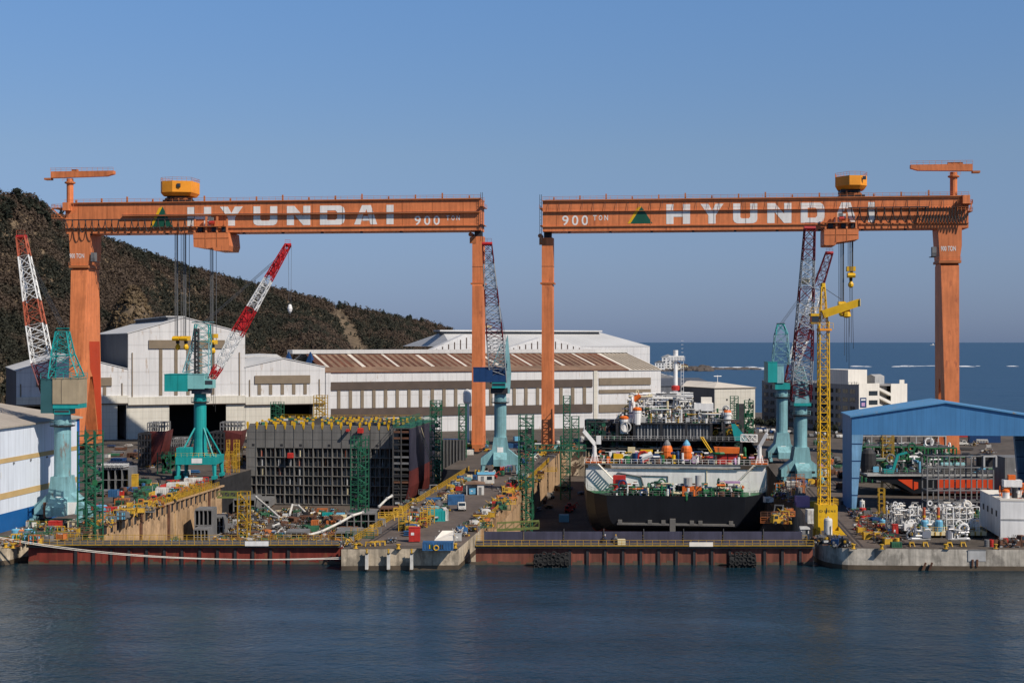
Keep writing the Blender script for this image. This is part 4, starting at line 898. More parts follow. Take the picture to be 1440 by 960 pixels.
for (p0, pk_, p1, yk) in ((606, 661, 705, 470.5), (706, 768, 831, 474.5)):
    m = MB(); z0_, zk = ZB(491.5, p0), ZB(yk, pk_)
    m.prism([(S(p0), 0), (S(p1)-.02, 0), (S(p1)-.02, ZB(491.5, p1)), (S(pk_)+3.4, zk), (S(pk_)-3.4, zk), (S(p0), z0_)], 'y', d, d+5.6, HALLW)
    g = m.build('gable', t)
    for px in np.arange(p0+8, p1-4, 8.4):
        f = (px-p0)/(pk_-p0) if px < pk_ else (p1-px)/(p1-pk_)
        m = MB(); zt2 = z0_+(zk-z0_)*f-.8; zb2 = max(z0_-.2, zt2-5.8)
        m.box(S(px)-.32, S(px)+.32, d-.05, d-.005, zb2, zt2, LOUVD); m.build('window_slit', g)
# ------------------------------------------------------------------ far right buildings
def frame_at(px, T): x, y = at(px, T); return (x, y, 0)
T1 = 650.; a1 = (1005-720)/F
t = thing('warehouse', 'cream warehouse with brown hipped roof behind the black ship', 'building', frame_at(1005, T1), HRZ)
zt1 = zp(546.5, 648); wl = (1069-1005)/F*T1*1.03
m = MB(); m.box(0, wl, 0, .5, 0, zt1, HALLC); m.build('front_wall', t)
m = MB(); m.box(-.02, .4, .5, 52, 0, zt1, HALLDK); m.build('side_wall', t)  # left face darkened in colour for its shade, front stays cream
m = MB(); m.box(-.4, wl+.4, -.4, 52.4, zt1, zt1+.3, LOUV); zr2 = zp(535, 690); m.add([(-.5,-.5,zt1+.3),(wl+.5,-.5,zt1+.3),(wl+.5,53,zt1+.3),(-.5,53,zt1+.3),(wl*.45,14,zr2),(wl*.45,40,zr2)], [(0,1,4),(1,2,5,4),(2,3,5),(3,0,4,5)], BEIGE); m.build('roof', t)
m = MB(); m.tube((wl*.45,14,zr2-.2),(wl*.45,14,zr2+3.2),.15,WHITE,5); m.box(wl*.45-2,wl*.45+2,13.8,14.2,zr2+2.6,zr2+2.9,WHITE); m.build('antenna', t)
m = MB(); m.box(wl*.52, wl*.72, -.1, -.02, 0, zp(568, 650), DARK); m.build('door', t)
for q in (.3, .86): m = MB(); m.box(wl*q-.4, wl*q+.4, -.1, -.02, zt1*.7, zt1*.7+.8, DARK); m.build('lamp', t)
t = thing('annex_building', 'dark fronted annex with brown canopy left of the cream warehouse', 'building', frame_at(968, 676), HRZ)
m = MB(); zz = zp(541, 690); m.box(-22, 18, 4, 40, 0, zz, HALLDK); m.build('walls', t)
m = MB(); m.prism([(4-.5, zz-.1), (40.5, zz+.1), (22, zz+3.2)], 'x', -22.5, 18, HALLDK); m.build('roof', t)
m = MB(); m.box(-15, 9, 0, 4, zp(556, 680), zp(553, 680), BEIGE); m.build('canopy', t)
t = thing('rear_shed', 'grey striped roof shed behind the long hall end', 'building', frame_at(934, 760), HRZ)
m = MB(); m.box(0, 22, 0, 60, 0, zp(541, 760), GREY_L); m.build('walls', t)
m = MB(); zr3 = zp(518, 790); z3 = zp(541, 760)
for i in range(9): m.add([(-1+i*2.6,-.6,z3+.1),(1.6+i*2.6,-.6,z3+.1),(1.6+i*2.6,30,zr3-i*.55),(-1+i*2.6,30,zr3-i*.55)], [(0,1,2,3)], GREY_L if i % 2 else GREY)
m.add([(-1,-.6,z3+.05),(22.4,-.6,z3+.05),(22.4,30,zr3-4.7),(-1,30,zr3-.1)], [(3,2,1,0)], GREY); m.add([(-1,30,zr3-.1),(22.4,30,zr3-4.7),(22.4,60,z3),(-1,60,z3)], [(0,1,2,3)], GREY); m.build('roof', t)
# offices
To = 622.
t = thing('office_block', 'grey office block with white end wall above the blue shed', 'building', frame_at(1208, To), HRZ)
zt4 = zp(541, To); wl = 25.6; dl = 79
m = MB(); m.box(0, .3, .3, dl, 0, zt4, OFFC); m.box(.3, wl, dl-.4, dl, 0, zt4, OFFC); m.box(wl-.3, wl, .3, dl-.4, 0, zt4, OFFW); m.box(.3, wl-.3, .3, dl-.4, zt4-.6, zt4-.3, OFFC); m.build('walls', t)
m = MB(); m.box(0, wl*.42, 0, .28, 0, zt4+.6, OFFW); m.box(wl*.66, wl, 0, .28, 0, zt4+.3, OFFW); m.box(wl*.84, wl*.94, 0, .28, zt4+.3, zt4+2, OFFW); m.box(wl*.42+.01, wl*.66-.01, 3, 3.3, 0, zt4-.8, OFFC); m.build('end_wall', t)
for k in range(4):
    m = MB(); z = zt4-1.2-k*3.6; m.add([(wl*.42,.0,z),(wl*.66,.0,z-2.6),(wl*.66,2.4,z-2.6),(wl*.42,2.4,z),(wl*.42,.0,z-1.3),(wl*.66,.0,z-3.9),(wl*.66,2.4,z-3.9),(wl*.42,2.4,z-1.3)], [(0,1,2,3),(7,6,5,4),(0,4,5,1),(3,2,6,7),(0,3,7,4),(1,5,6,2)], OFFW); m.build('outside_stair', t)
for k in range(5):
    z = zt4-3.0-k*3.75
    for i in range(14):
        y = 3+i*5.4; m = MB(); m.box(-.06, -.005, y, y+3.6, z-.9, z+.95, GLASS); m.box(-.1, -.06, y+1.75, y+1.85, z-.9, z+.95, OFFC); m.box(-.12, -.005, y-.1, y+3.7, z-1.05, z-.9, OFFC); m.build('window', t)
for k, z in enumerate((zp(553, To), zp(566, To))):
    m = MB(); m.box(wl*.2, wl*.38, -.06, -.005, z-1, z+1, GLASS); m.build('window', t)
m = MB(); m.box(wl*.02, wl*.15, -.08, -.01, zp(573, To), zp(559, To), NAVY); m.box(wl*.04, wl*.13, -.1, -.08, zp(563, To), zp(561, To), WHITE); m.box(wl*.05, wl*.12, -.1, -.08, zp(571, To), zp(566, To), PINK); m.build('wall_banner', t)
m = MB(); m.box(-.02, 10, 8, 30, zt4, zp(519.5, 635), OFFW); m.build('roof_house', t)
m = MB(); m.box(wl*.5, wl*.5+5, 6, 12, zt4, zp(530, To), GREY_L); m.prism([(6, zp(530, To)), (12, zp(530, To)), (9, zp(527, To))], 'x', wl*.5-.2, wl*.5+5.2, GREY_L); m.build('roof_house', t)
m = MB()
for i in range(40): y = 3+i*1.9; m.tube((1+rnd.uniform(-.5,.5), y, zt4-.3), (1, y, zt4+rnd.uniform(.5, 1.6)), .12, GREY, 4)
rail(m, [(.2, .3, zt4), (.2, dl, zt4)], GREY, 1.0, 2.5); m.build('roof_railing', t)
# trees screening the offices
for i, (px, T) in enumerate(((1062, 648), (1070, 640), (1080, 636), (1090, 634), (1150, 600), (1162, 596), (1174, 590), (1196, 590))):
    x, y = at(px, T); tt = thing('dark_tree', 'dark evergreen tree in the row at the foot of the grey office block', 'tree', (x, y, 0), 0, 'trees below the office block')
    m = MB(); m.tube((0,0,0), (0,0,3), .25, TRUNK, 6, .15); m.build('trunk', tt)
    A = np.array([(rnd.uniform(-1,1), rnd.uniform(-1,1), rnd.uniform(1,3), rnd.uniform(2,4), rnd.uniform(1.2,2.2)) for q in range(5)]); quads_obj('crown', crowns(A[:,0], A[:,1], A[:,2], A[:,3], A[:,4], 40, .28), PINE, tt)
# headland, houses and surf far beyond
FOAM = M('sea_foam', (.78,.80,.82), .6, var=.25, scale=.05); ROCK = M('shore_rock', (.09,.075,.065), .9, var=.4, scale=.05)
m = MB()
def blob_strip(m, px0, px1, T0_, T1_, zt, mat, n=40, zb=WL-1):
    for i in range(n):
        px = px0+(px1-px0)*(i+.5)/n+rnd.uniform(-.6,.6); T = T0_+(T1_-T0_)*rnd.random(); x, y = at(px, T); r = rnd.uniform(5, 13); h = zt*rnd.uniform(.3, 1)
        prof = [(r, zb), (r*.9, WL+h*.3), (r*.6, WL+h*.8), (r*.2, WL+h)]; m.lathe((x, y, 0), prof, mat, 7)
blob_strip(m, 915, 1000, 2120, 2420, 5, ROCK, 90); blob_strip(m, 960, 1064, 2230, 2330, 2.2, ROCK, 90); tag(m.build('rocky_headland'), kind='structure')
m = MB()
def foam(px0, px1, T0_, T1_, n, L0, L1):
    for i in range(n):
        px = rnd.uniform(px0, px1); T = rnd.uniform(T0_, T1_); x, y = at(px, T); L = rnd.uniform(L0, L1); wd = rnd.uniform(2, 6.5); k = 9
        up = []; lo = []
        for q in range(k): f = q/(k-1); e = math.sin(math.pi*f)**.6; up.append((x+L*(f-.5), y+wd*e*rnd.uniform(.4, 1), WL-.05+.5*e)); lo.append((x+L*(f-.5), y-wd*e*rnd.uniform(.4, 1), WL-.05))
        m.quad(up+lo[::-1], FOAM)
foam(985, 1083, 2220, 2420, 44, 6, 22); foam(1000, 1075, 2320, 2480, 14, 8, 26); foam(1203, 1224, 2480, 2560, 7, 8, 22); foam(1258, 1315, 2480, 2580, 12, 8, 30); foam(1345, 1378, 2470, 2560, 10, 8, 26); foam(1412, 1436, 2500, 2560, 4, 6, 18)
tag(m.build('surf'), kind='structure')
def house(px, T, w_, d_, h, label, col, roofc):
    x, y = at(px, T); t = thing('seaside_house', label, 'house', (x, y, WL+3), TH)
    m = MB(); m.box(-w_/2, w_/2, 0, d_, -2, h, col); m.build('walls', t)
    m = MB(); m.prism([(-w_/2-.5, h), (w_/2+.5, h), (0, h+w_*.22)], 'y', -.5, d_+.5, roofc); m.build('roof', t)
    for k in range(max(1, int(h/4))):
        for q in range(3): mm = MB(); mm.box(-w_*.38+q*w_*.3, -w_*.38+q*w_*.3+w_*.15, -.12, -.02, 1.4+k*4, 3.4+k*4, GLASS); mm.build('window', t)
house(928, 2150, 15, 12, 9, 'white gabled seaside house at the left end of the rocky headland', WHITE, GREY)
house(940, 2180, 20, 14, 17, 'tallest white seaside house on the rocky headland', WHITE, GREY_L)
house(952, 2160, 12, 12, 8, 'white seaside house right of the tallest one on the headland', OFFW, BROWN)
house(963, 2170, 10, 10, 5, 'low cream house at the right end of the headland row', CREAM, BROWN)
for i, px in enumerate((968, 976, 984)): house(px, 1250+i*10, 5, 5, 2.5, ['small white hut left of three on the shore', 'small white hut in the middle of three on the shore', 'small white hut right of three on the shore'][i], WHITE, GREY_L)
# ship on the horizon
x, y = at(1311, 16000); t = thing('distant_ship', 'tiny white ship on the horizon right of the yellow tower crane', 'ship', (x, y, WL), TH)
m = MB(); m.prism([(-25,0),(22,0),(29,7),(-26,6)], 'y', -5, 5, GREY_L); m.build('hull', t)
m = MB(); m.box(2, 16, -4, 4, 6, 17, WHITE); m.box(6, 10, -2, 2, 17, 23, WHITE); m.build('superstructure', t)
# ------------------------------------------------------------------ blue-white shed at far left
SX = -140.0
t = thing('painting_shed', 'white and blue corrugated shed with tan bands at far left', 'building', (SX, 290, 0))
Wt = W(t); m = MB(); Y1, Y0 = 323., 230.; zE = 21.8
m.box(SX-60, SX, Y0, Y1, 0, 3.9, SHEDBL); m.box(SX-60, SX-.02, Y0, Y1, 3.9, zE, SHEDW); m.build('walls', t, Wt)
def zat(py, Y): return zp(py, dep(SX, Y))
Yf = Y1; 
for (ya, yb) in ((645, 651.5), (693.5, 702)):
    T_ = dep(SX, 284.); m = MB(); m.box(SX-.05, SX+.06, Y0, Y1, zp(yb, T_), zp(ya, T_), SHEDT); m.build('tan_band', t, Wt)
m = MB(); m.box(SX-.6, SX+.1, Y1-1.2, Y1+.05, 0, zE, BLUE); m.build('corner_trim', t, Wt)
m = MB(); m.prism([(SX+.6, zE), (SX+.6, zE+.35), (SX-30, zE+5.0), (SX-60, zE+.35), (SX-60, zE), (SX-30, zE+4.6)], 'y', Y0, Y1+.8, SHEDR); m.build('roof', t, Wt)
m = MB(); m.text('SS-1', 281.0, zp(673, 297), 1.4, SX+.08, LETTER, 2.7, ax='x'); m.build('lettering', t, Wt)
m = MB(); m.box(SX-.02, SX+.08, Y1-13.2, Y1-12.6, 2, zE-.5, NAVY); m.build('downpipe', t, Wt)
for q in range(5): m = MB(); m.box(SX-.02, SX+.2, 281+q*8.1, 281.5+q*8.1, 13.9, 14.3, GREY); m.build('wall_lamp', t, Wt)
# ------------------------------------------------------------------ blue movable shed at right
yF, yB = 339.5, 358.; XL, XR_ = 41.3, 84.5; XM = 62.6; zE, zR, zB = 22.3, 25.7, 18.2
t = thing('movable_shed', 'blue corrugated shed on tall legs over the right hand quay', 'building', ((XL+XR_)/2, (yF+yB)/2, 0)); Wt = W(t)
m = MB(); m.prism([(XL, zB), (XR_, zB), (XR_, zE), (XM, zR), (XL, zE)], 'y', yF, yF+.5, SHEDB); m.build('front_gable', t, Wt)
m = MB(); m.prism([(XL, zB), (XR_, zB), (XR_, zE), (XM, zR), (XL, zE)], 'y', yB-.5, yB, SHEDB); m.build('rear_gable', t, Wt)
m = MB(); m.prism([(XL-.4, zE-.05), (XM, zR+.02), (XR_+.4, zE-.05), (XR_+.4, zE+.3), (XM, zR+.4), (XL-.4, zE+.3)], 'y', yF-.4, yB+.4, SHEDB_R); m.build('roof', t, Wt)
m = MB(); m.box(XL-.05, XL+.3, yF+.5, yB-.5, .2, zE-.05, SHEDB); m.build('side_wall', t, Wt)
m = MB(); m.box(XR_-.3, XR_, yF+.5, yB-.5, .2, zE-.05, SHEDB); m.build('side_wall', t, Wt)
for x, sg in ((XL, 1), (XR_, -1)):
    for y in (yF, yB-1.5):
        m = MB(); xs = sorted([x, x+sg*2.6]); xb = sorted([x, x+sg*1.0])
        m.prism([(xb[0], .9), (xb[1], .9), (xs[1], zB), (xs[0], zB)], 'y', y, y+1.5, SHEDB_L)
        for k in range(4): z = 4+k*4; m.box(min(x, x+sg*(1.1+.08*z)), max(x, x+sg*(1.1+.08*z)), y-.06, y, z, z+.2, NAVY)
        m.box(x-1.2+sg*.6, x+1.2+sg*.6, y-.6, y+2.1, .0, .9, DARK); m.build('leg', t, Wt)
m = MB()
for k in range(4): m.box(XL+.4, XR_-.4, yF+.6+k*5.5, yF+.9+k*5.5, zB-.05, zB+.6, NAVY)
m.build('roof_truss', t, Wt)
# ------------------------------------------------------------------ dock gates
def gate(label, pxa, pxb, T, ztop, mat, slots, panels, slant):
    x, y = at((pxa+pxb)/2, T); s = T/F; L_ = lambda px: (px-(pxa+pxb)/2)*s
    t = thing('dock_gate', label, 'dock gate', (x, y, WL), TH); zt = ztop-WL; a, b_ = L_(pxa), L_(pxb)
    m = MB(); m.box(a, b_, 0, 5.5, -3, zt-.5, mat); m.box(a-.2, b_+.2, -.8, 6, zt-.5, zt, GREY_D); 
    g = m.build('gate_body', t)
    m = MB()
    for i in range(60): xa = a+(b_-a)*i/60; m.box(xa, xa+(b_-a)/60+.02, -.03, -.005, -1, .45+.35*math.sin(i*1.7)*math.sin(i*.6)+rnd.uniform(0,.2), CONC_W)
    m.build('weed_band', g)
    for px in slots:
        m = MB(); x0 = L_(px); m.box(x0-.24, x0+.24, -.35, -.01, -1, zt-.9, DARK); m.box(x0+.3, x0+.5, -.2, -.01, -1, zt-.9, mat); m.build('fender_rib', t)
    m = MB()
    for (p, q) in slant: m.add([(L_(p),-.9,zt-.55),(L_(q),-.02,zt-.55),(L_(q),-.02,-.4),(L_(p),-.9,zt-1.2)], [(0,3,2,1)], GREY_D)
    m.box(a, b_, -1.1, -.85, zt-.05, zt+.1, YEL_D); m.build('walkway', t)
    m = MB(); rail(m, [(a, -1.0, zt), (b_, -1.0, zt)], YEL_D, 1.1, 1.5, .05); rail(m, [(a, 5.6, zt), (b_, 5.6, zt)], YEL_D, 1.1, 1.5, .05); m.build('handrail', t)
    if panels:
        for i in range(panels):
            x0 = a+1.5+(b_-a-3)*i/panels; x1 = a+1.5+(b_-a-3)*(i+1)/panels
            m = MB(); m.box(x0+.08, x1-.08, 2.6, 3.0, zt, zt+2.3, GATEB); m.box(x0+.05, x0+.2, 2.4, 2.6, zt, zt+2.9, GREY_D); m.build('breakwater_panel', t)
    return t, L_, zt
gl, LG, ztl = gate('dark red dock gate on the left with ropes slung across it', 40, 478, 282, -.2, GATE, [107+i*24.9 for i in range(13)], 0, ())
m = MB(); m.box(LG(346), LG(379), -1.15, -1.12, ztl-.15, ztl+.8, WHITE); m.build('sign_board', gl)
gr_, LGR, ztr = gate('faded red dock gate on the right under blue grey panels', 669, 1143, 281, -.2, GATE2, [801+i*25 for i in range(10)]+[1075, 1100, 1125], 8, ())
m = MB(); m.box(LGR(968.5), LGR(1001.5), -1.15, -1.12, ztr-.1, ztr+.75, TARP); m.build('sign_board', gr_)
m = MB(); m.box(LGR(869), LGR(880), .5, 2.0, ztr, ztr+1.0, CREAM); m.build('locker', gr_)
for px, lab in ((775, 'black tyre covered fender in front of the right gate, nearer the pier'), (1044, 'black tyre covered fender in front of the right gate, nearer the yellow crane')):
    x, y = at(px, 278.2); t = thing('tyre_fender', lab, 'fender', (x, y, WL), TH); hw = 3.4 if px < 900 else 2.6
    m = MB(); m.tube((-hw, .5, 1.2), (hw, .5, 1.2), 1.3, TIRE, 12); m.build('float', t)
    for i in range(int(hw*2/.85)):
        for k in range(4): m = MB(); m.torus((-hw+.45+i*.85+rnd.uniform(-.15,.15), -.85+.3*abs(k-1.5)+rnd.uniform(-.1,.1), .1+k*.8+rnd.uniform(-.2,.25)-.5*abs(i/(hw*1.18)-1)**3), rnd.uniform(.34,.44), .17, TIRE, 'y', 10, 5); m.build('tyre', t)
# mooring ropes
for k in range(2):
    pts = []
    for i in range(25):
        f = i/24; px = -40+f*519; T = 279-4.5*f
        py = 747+k*1.5+(785.5-k*3.5-747)*f + (26+3*k)*4*f*(1-f)*.62*(1.12-.35*f)
        x, y = at(px, T); pts.append((x, y, zp(py, T)))
    m = MB(); m.path(pts, .07, TARP, 5); tag(m.build('mooring_rope', loc=pts[12]), ['upper of the two pale ropes sagging across the left gate', 'lower of the two pale ropes sagging across the left gate'][k], 'rope')
# pier front: fender posts, rounded right corner fitting
for i, px in enumerate((516, 546.5, 579)):
    x, y = at(px, 273.6); t = thing('fender_post', ['white fender post on the pier face, leftmost of three', 'white fender post on the pier face, middle of three', 'white fender post on the pier face, rightmost of three'][i], 'fender', (x, y, WL), TH, 'fender posts on the pier face')
    m = MB(); m.box(-.28, .28, -.7, .3, .4, 3.3, WHITE_C); m.build('post', t)
    m = MB(); m.box(-.25, .25, -.8, .2, 3.3, 3.5, DARK); m.tube((0,-.4,3.5), (0,-.4,4.3), .16, YEL_C, 8); m.tube((-.28,-.4,4.2), (.28,-.4,4.2), .09, YEL_C, 6); m.build('bollard', t)
m = MB(); L_ = lambda px: px
x, y = at(1373.5, 273.9); t = thing('wall_plate', 'plain grey steel plate on the curved quay wall', 'plate', (x, y, -2.2), TH)
m = MB(); m.box(-1.7, 1.7, -.15, .02, -.05, 2.15, GREY_L); m.build('plate', t); m = MB(); m.box(-1.75, 1.75, -.2, -.14, 2.0, 2.2, GREY); m.build('edge_bar', t)
for k, px in enumerate((1298, 1307, 1367.5, 1374)):
    x, y = at(px, 273.8); m = MB(); m.bar((0,0,-.9), ((.5 if k < 2 else 0), -.1, .5), .35, BROWN); o = m.build('rubbing_strip'); o.location = (x, y, -3.0+(0 if k < 2 else .6)); o.rotation_euler = (0,0,TH)
    tag(o, ['short slanted rusty strip on the quay wall, left of its neighbour', 'short slanted rusty strip on the quay wall, right of its neighbour', 'short upright rusty strip below the grey plate, left one', 'short upright rusty strip below the grey plate, right one'][k], 'strip')
# ------------------------------------------------------------------ hull block in the left dock
BX0, BX1, BY = -131.0, -83.6, 433.0
BX0 = xat(347, BY); BX1 = xat(561.5, BY); BT = dep((BX0+BX1)/2, BY)
zT = zp(598.5, BT); zB_ = -10.6; zG = zp(630, BT)
t = thing('hull_block', 'big grey hull section with open cell front and yellow lugs on top', 'ship section', ((BX0+BX1)/2, BY, -11)); Wt = W(t)
nc = 16; cw = (BX1-BX0)/nc
m = MB(); m.box(BX0, BX1, BY, BY+.25, zG, zT, GREY_B)
for i in range(1, nc): m.box(BX0+i*cw-.06, BX0+i*cw+.06, BY-.12, BY, zG, zT, GREY_D)
for z in (zG+2.6, zG+4.9): m.box(BX0, BX1, BY-.03, BY, z, z+.07, GREY_D)
for i in (0, 3, 5, 8, 13): m.cbox((BX0+(i+.5)*cw+.6, BY-.03, zG+.9), (.8,.08,.7), DARK)
m.build('front_plating', t, Wt)
m = MB()
for i in range(nc+1):
    x = BX0+i*cw; m.box(x-.13, x+.13, BY-.1, BY+2.9, zB_, zG-.02, GREY_B)
m.build('web_frames', t, Wt)
nr_ = 6; rh = (zG-zB_)/nr_
m = MB()
for k in range(nr_):
    z = zB_+k*rh; m.box(BX0, BX1, BY-.02, BY+2.9, z-.1, z+.1, GREY_B)
m.build('stringer_deck', t, Wt)
m = MB(); m.box(BX0, BX1, BY+2.9, BY+3.2, zB_, zT-.3, GREY_B)
for i in range(nc):
    for k in range(nr_):
        z = zB_+k*rh; x = BX0+i*cw
        if (i*7+k*3) % 4: m.box(x+.15, x+cw-.15, BY+1.4, BY+1.6, z+.1, z+rh*rnd.choice((.3,.42,.55,.5)), GREY_B)
        m.box(x+cw*.5-.06, x+cw*.5+.06, BY+.25, BY+1.3, z+.1, z+rh-.1, GREY_B)
        for q in range(2): xx = x+rnd.uniform(.5, cw-.5); m.tube((xx, BY+1.1, z+.1), (xx, BY+1.1, z+rh*.95), rnd.uniform(.08,.2), rnd.choice((GREY, GREY_D, GREY_L, BROWN)), 5)
        if i < 1 and k > 2: m.box(x+.13, x+cw-.13, BY+.05, BY+.2, z+.1, z+rh-.1, GREY_B)
m.build('cell_lining', t, Wt)
for i in range(nc):
    for k in range(nr_):
        if i in (1,3,4,5,10,12) and 0 < k < 6 and rnd.random() < .6:
            x = BX0+(i+.3+.35*rnd.random())*cw; z = zB_+k*rh; m = MB(); m.tube((x, BY+.7, z+.15), (x, BY+.7, z+rh*.8), .28, rnd.choice((CREAM, GREY_L, JIB_O, GREY_L)), 7); m.build('cell_pipe', t, Wt)
m = MB(); m.box(BX0, BX0+.3, BY+4.9, BY+46, zB_, zT-.3, GREY_D); m.box(BX1-.3, BX1, BY+4.9, BY+44, zB_, zT-.3, GREY_D); m.build('side_plating', t, Wt)
m = MB(); m.box(BX0, BX1, BY+.26, BY+44, zT-.3, zT, GREY_B)
for i in range(7): m.box(BX0, BX1, BY+3+i*6, BY+3.2+i*6, zT, zT+.35, GREY_D)
m.build('top_plating', t, Wt)
k = 0
for row in range(6):
    for i in range(17):
        if k >= 100: break
        x = BX0+.3+i*cw*.985; y = BY+.9+row*7.5; 
        if row and rnd.random() < .12: continue
        m = MB(); hgt = .9+.3*(row == 0)
        m.prism([(x-.42, zT+.25), (x-.1, zT-1.2 if row == 0 else zT), (x+.1, zT-1.2 if row == 0 else zT), (x+.42, zT+.25), (x+.3, zT+hgt), (x-.3, zT+hgt)], 'y', y-1.02 if row == 0 else y, y-.8 if row == 0 else y+.25, YEL); m.build('lifting_lug', t, Wt); k += 1
m = MB(); 
for i in range(70): x = rnd.uniform(BX0+1, BX1-1); y = rnd.uniform(BY+3, BY+42); m.cbox((x,y,zT+.4), (rnd.uniform(.6,2.2), rnd.uniform(.5,1.5), .9), rnd.choice((GREEN, GREY_D, BROWN, YEL_D, GREY_L, GREEN, GREY)), rnd.random())
rail(m, [(BX0, BY+40, zT), (BX1, BY+40, zT)], YEL_D, 1.3, 2.4, .06); o = m.build('deck_outfitting', t, Wt); o['kind'] = 'stuff'
# red hoist boxes hanging on the block
for (px, py, lab) in ((507, 603, 'small red hoist cage at the top of the grey hull block'), (408.5, 638, 'small red hoist cage hung halfway down the grey hull block'), (489, 601, 'small dark red winch on the edge of the grey hull block')):
    X = xat(px, BY-1.2); z = zp(py, dep(X, BY-1.2)); t2 = thing('hoist_cage', lab, 'hoist', (X, BY-1.2, z-1.2))
    q = .4 if px == 489 else .8
    m = MB(); m.box(-q, q, -.9, .9, 0, 1.5*q, REDX); m.build('body', t2); m = MB(); m.tube((-q*1.1,0,1.6*q),(q*1.1,0,1.6*q),.35*q,REDX,8); m.tube((0,0,1.6*q),(0,.6,3.2*q),.08,CABLE,4); m.build('winch', t2)
# hull side shell running back on the right of the block
t = thing('hull_side_shell', 'tall navy and red side shell standing right of the grey hull block', 'ship section', (-82, 430, -11)); Wt = W(t)
x0, x1 = BX1+.1, BX1+5.4; ya, yb = 423.0, 468.0; zs = zp(603, dep(-80, ya))
secs = []
m = MB(); m.box(x1-.4, x1, ya, yb, 1.0, zs, HULL_N); m.build('upper_plating', t, Wt)
m = MB(); m.prism([(x1-.401, 1.0), (x1+.002, 1.0), (x1-.2, -4), (x1-1.2, -8), (x1-3.2, -10.4), (x1-3.5, -10.2), (x1-1.6,-7.8), (x1-.6,-4)], 'y', ya, yb-6, HULL_R); m.build('bottom_plating', t, Wt)
m = MB(); m.box(x0, x1-.4, yb-.5, yb, -10, zs, HULL_N); m.box(x0-.05, x1, ya, yb, zs, zs+.2, GREY_D); m.build('end_plating', t, Wt)
m = MB()
for k in range(14): m.box(x0-.4, x1-.45, ya+.3, ya+1.0, zs-1.5-k*1.75, zs-1.3-k*1.75, GREY_D)
for x in (x0-.1, x0+2.4): m.box(x-.15, x+.15, ya, ya+.5, -10.6, zs, GREY_D)
m.box(x0+1.2, x0+1.5, ya+1.5, ya+20, -10.6, zs-.5, GREY_D); m.build('end_frames', t, Wt)
for k in range(12): m = MB(); m.box(x0+.1, x1-.6, ya+.1, ya+.25, zs-1.2-k*1.9, zs-.6-k*1.9, rnd.choice((DARK, GREY_D, DARK, GREY, BROWN))); m.build('staging_board', t, Wt)
m = MB(); m.box(x0, x1, ya+2, yb-2, zs+.2, zs+.4, GREEN); rail(m, [(x1, ya, zs+.2), (x1, yb, zs+.2)], GREEN, 2.2, 2.0, .09); rail(m, [(x0, ya, zs+.2), (x0, yb, zs+.2)], GREEN, 2.2, 2.0, .09); m.build('staging', t, Wt)
m = MB(); m.tube((x1+.4, ya+16, zs-.5), (x1+5, ya+26, -8), .1, CREAM, 4); m.tube((x1+.2, ya+13, zs-.5), (x1+3, ya+22, 0), .08, CREAM, 4); m.build('stay_rope', t, Wt)
t2 = thing('leaning_hull_panel', 'flat grey hull panel leaning behind the navy side shell', 'ship section', (-74, 474, -5)); m = MB(); m.box(-4.6, 4.2, 0, .4, -5, 12, GREY_D); m.build('plate', t2)
m = MB(); [m.box(-4.4+k*1.1, -4.2+k*1.1, -.3, 0, -5, 12, GREY) for k in range(8)]; m.build('stiffener', t2)
# ------------------------------------------------------------------ ship in the right dock
Y0 = 357.0; XC = (xat(822, Y0+14)+xat(1080, Y0+14))/2; HB = 23.6
t = thing('production_ship', 'black ship with white poop wall and topside pipework in the right dock', 'ship', (XC, 420, -11)); Wt = W(t)
UD = zp(652, dep(XC, Y0+15)); MD = zp(697, dep(XC, Y0)); 
def sect(y, hw, zt, zb, hwb, n=10):
    pts = []
    for i in range(n+1):
        a = i/n*math.pi/2; pts.append((hwb+(hw-hwb)*math.sin(a)**.42, zb+(zt-zb)*(1-math.cos(a))**.9))
    return [(XC-p[0], y, p[1]) for p in pts[::-1]]+[(XC+p[0], y, p[1]) for p in pts]
ss = [sect(Y0, 17.2, MD, -6.2, 13), sect(Y0+3, 20.5, MD+.2, -7.8, 14), sect(Y0+7, 22.6, MD+.6, -9.2, 16), sect(Y0+13.4, HB, MD+1.8, -10.0, 17), sect(Y0+15, HB, UD, -10.2, 17.5), sect(Y0+60, HB, UD, -10.6, 18), sect(Y0+150, HB, UD, -10.6, 18)]
m = MB(); n = len(ss[0]); vs = [p for s_ in ss for p in s_]
m.add(vs, [(j*n+i, j*n+i+1, (j+1)*n+i+1, (j+1)*n+i) for j in range(len(ss)-1) for i in range(n-1)]+[(j*n+n-1, j*n, (j+1)*n, (j+1)*n+n-1) for j in (4, 5)], HULL_B)
for fi_, f_ in enumerate(m.f):
    if sum(m.v[i][2] for i in f_)/len(f_) < -7.6: m.m[fi_] = m.mi(HULL_R)
m.add(ss[0], [tuple(range(n))], HULL_B); m.build('hull', t, Wt)
m = MB(); dk = [(XC-17, Y0+.3), (XC+17, Y0+.3), (XC+20, Y0+4), (XC+22.3, Y0+9), (XC+HB-.5, Y0+15), (XC-HB+.5, Y0+15), (XC-22.3, Y0+9), (XC-20, Y0+4)]
m.quad([(x, y, MD-.55) for x, y in dk], GREEN2); m.build('mooring_deck', t, Wt)
m = MB(); rail(m, [(XC-HB+.6, Y0+13.3, MD+1.8), (XC-22.4, Y0+7, MD+.6), (XC-20.3, Y0+3, MD+.2), (XC-17, Y0+.2, MD), (XC+17, Y0+.2, MD), (XC+20.3, Y0+3, MD+.2), (XC+22.4, Y0+7, MD+.6), (XC+HB-.6, Y0+13.3, MD+1.8)], GREY, 1.1, 1.6, .045); m.build('stern_rail', t, Wt)
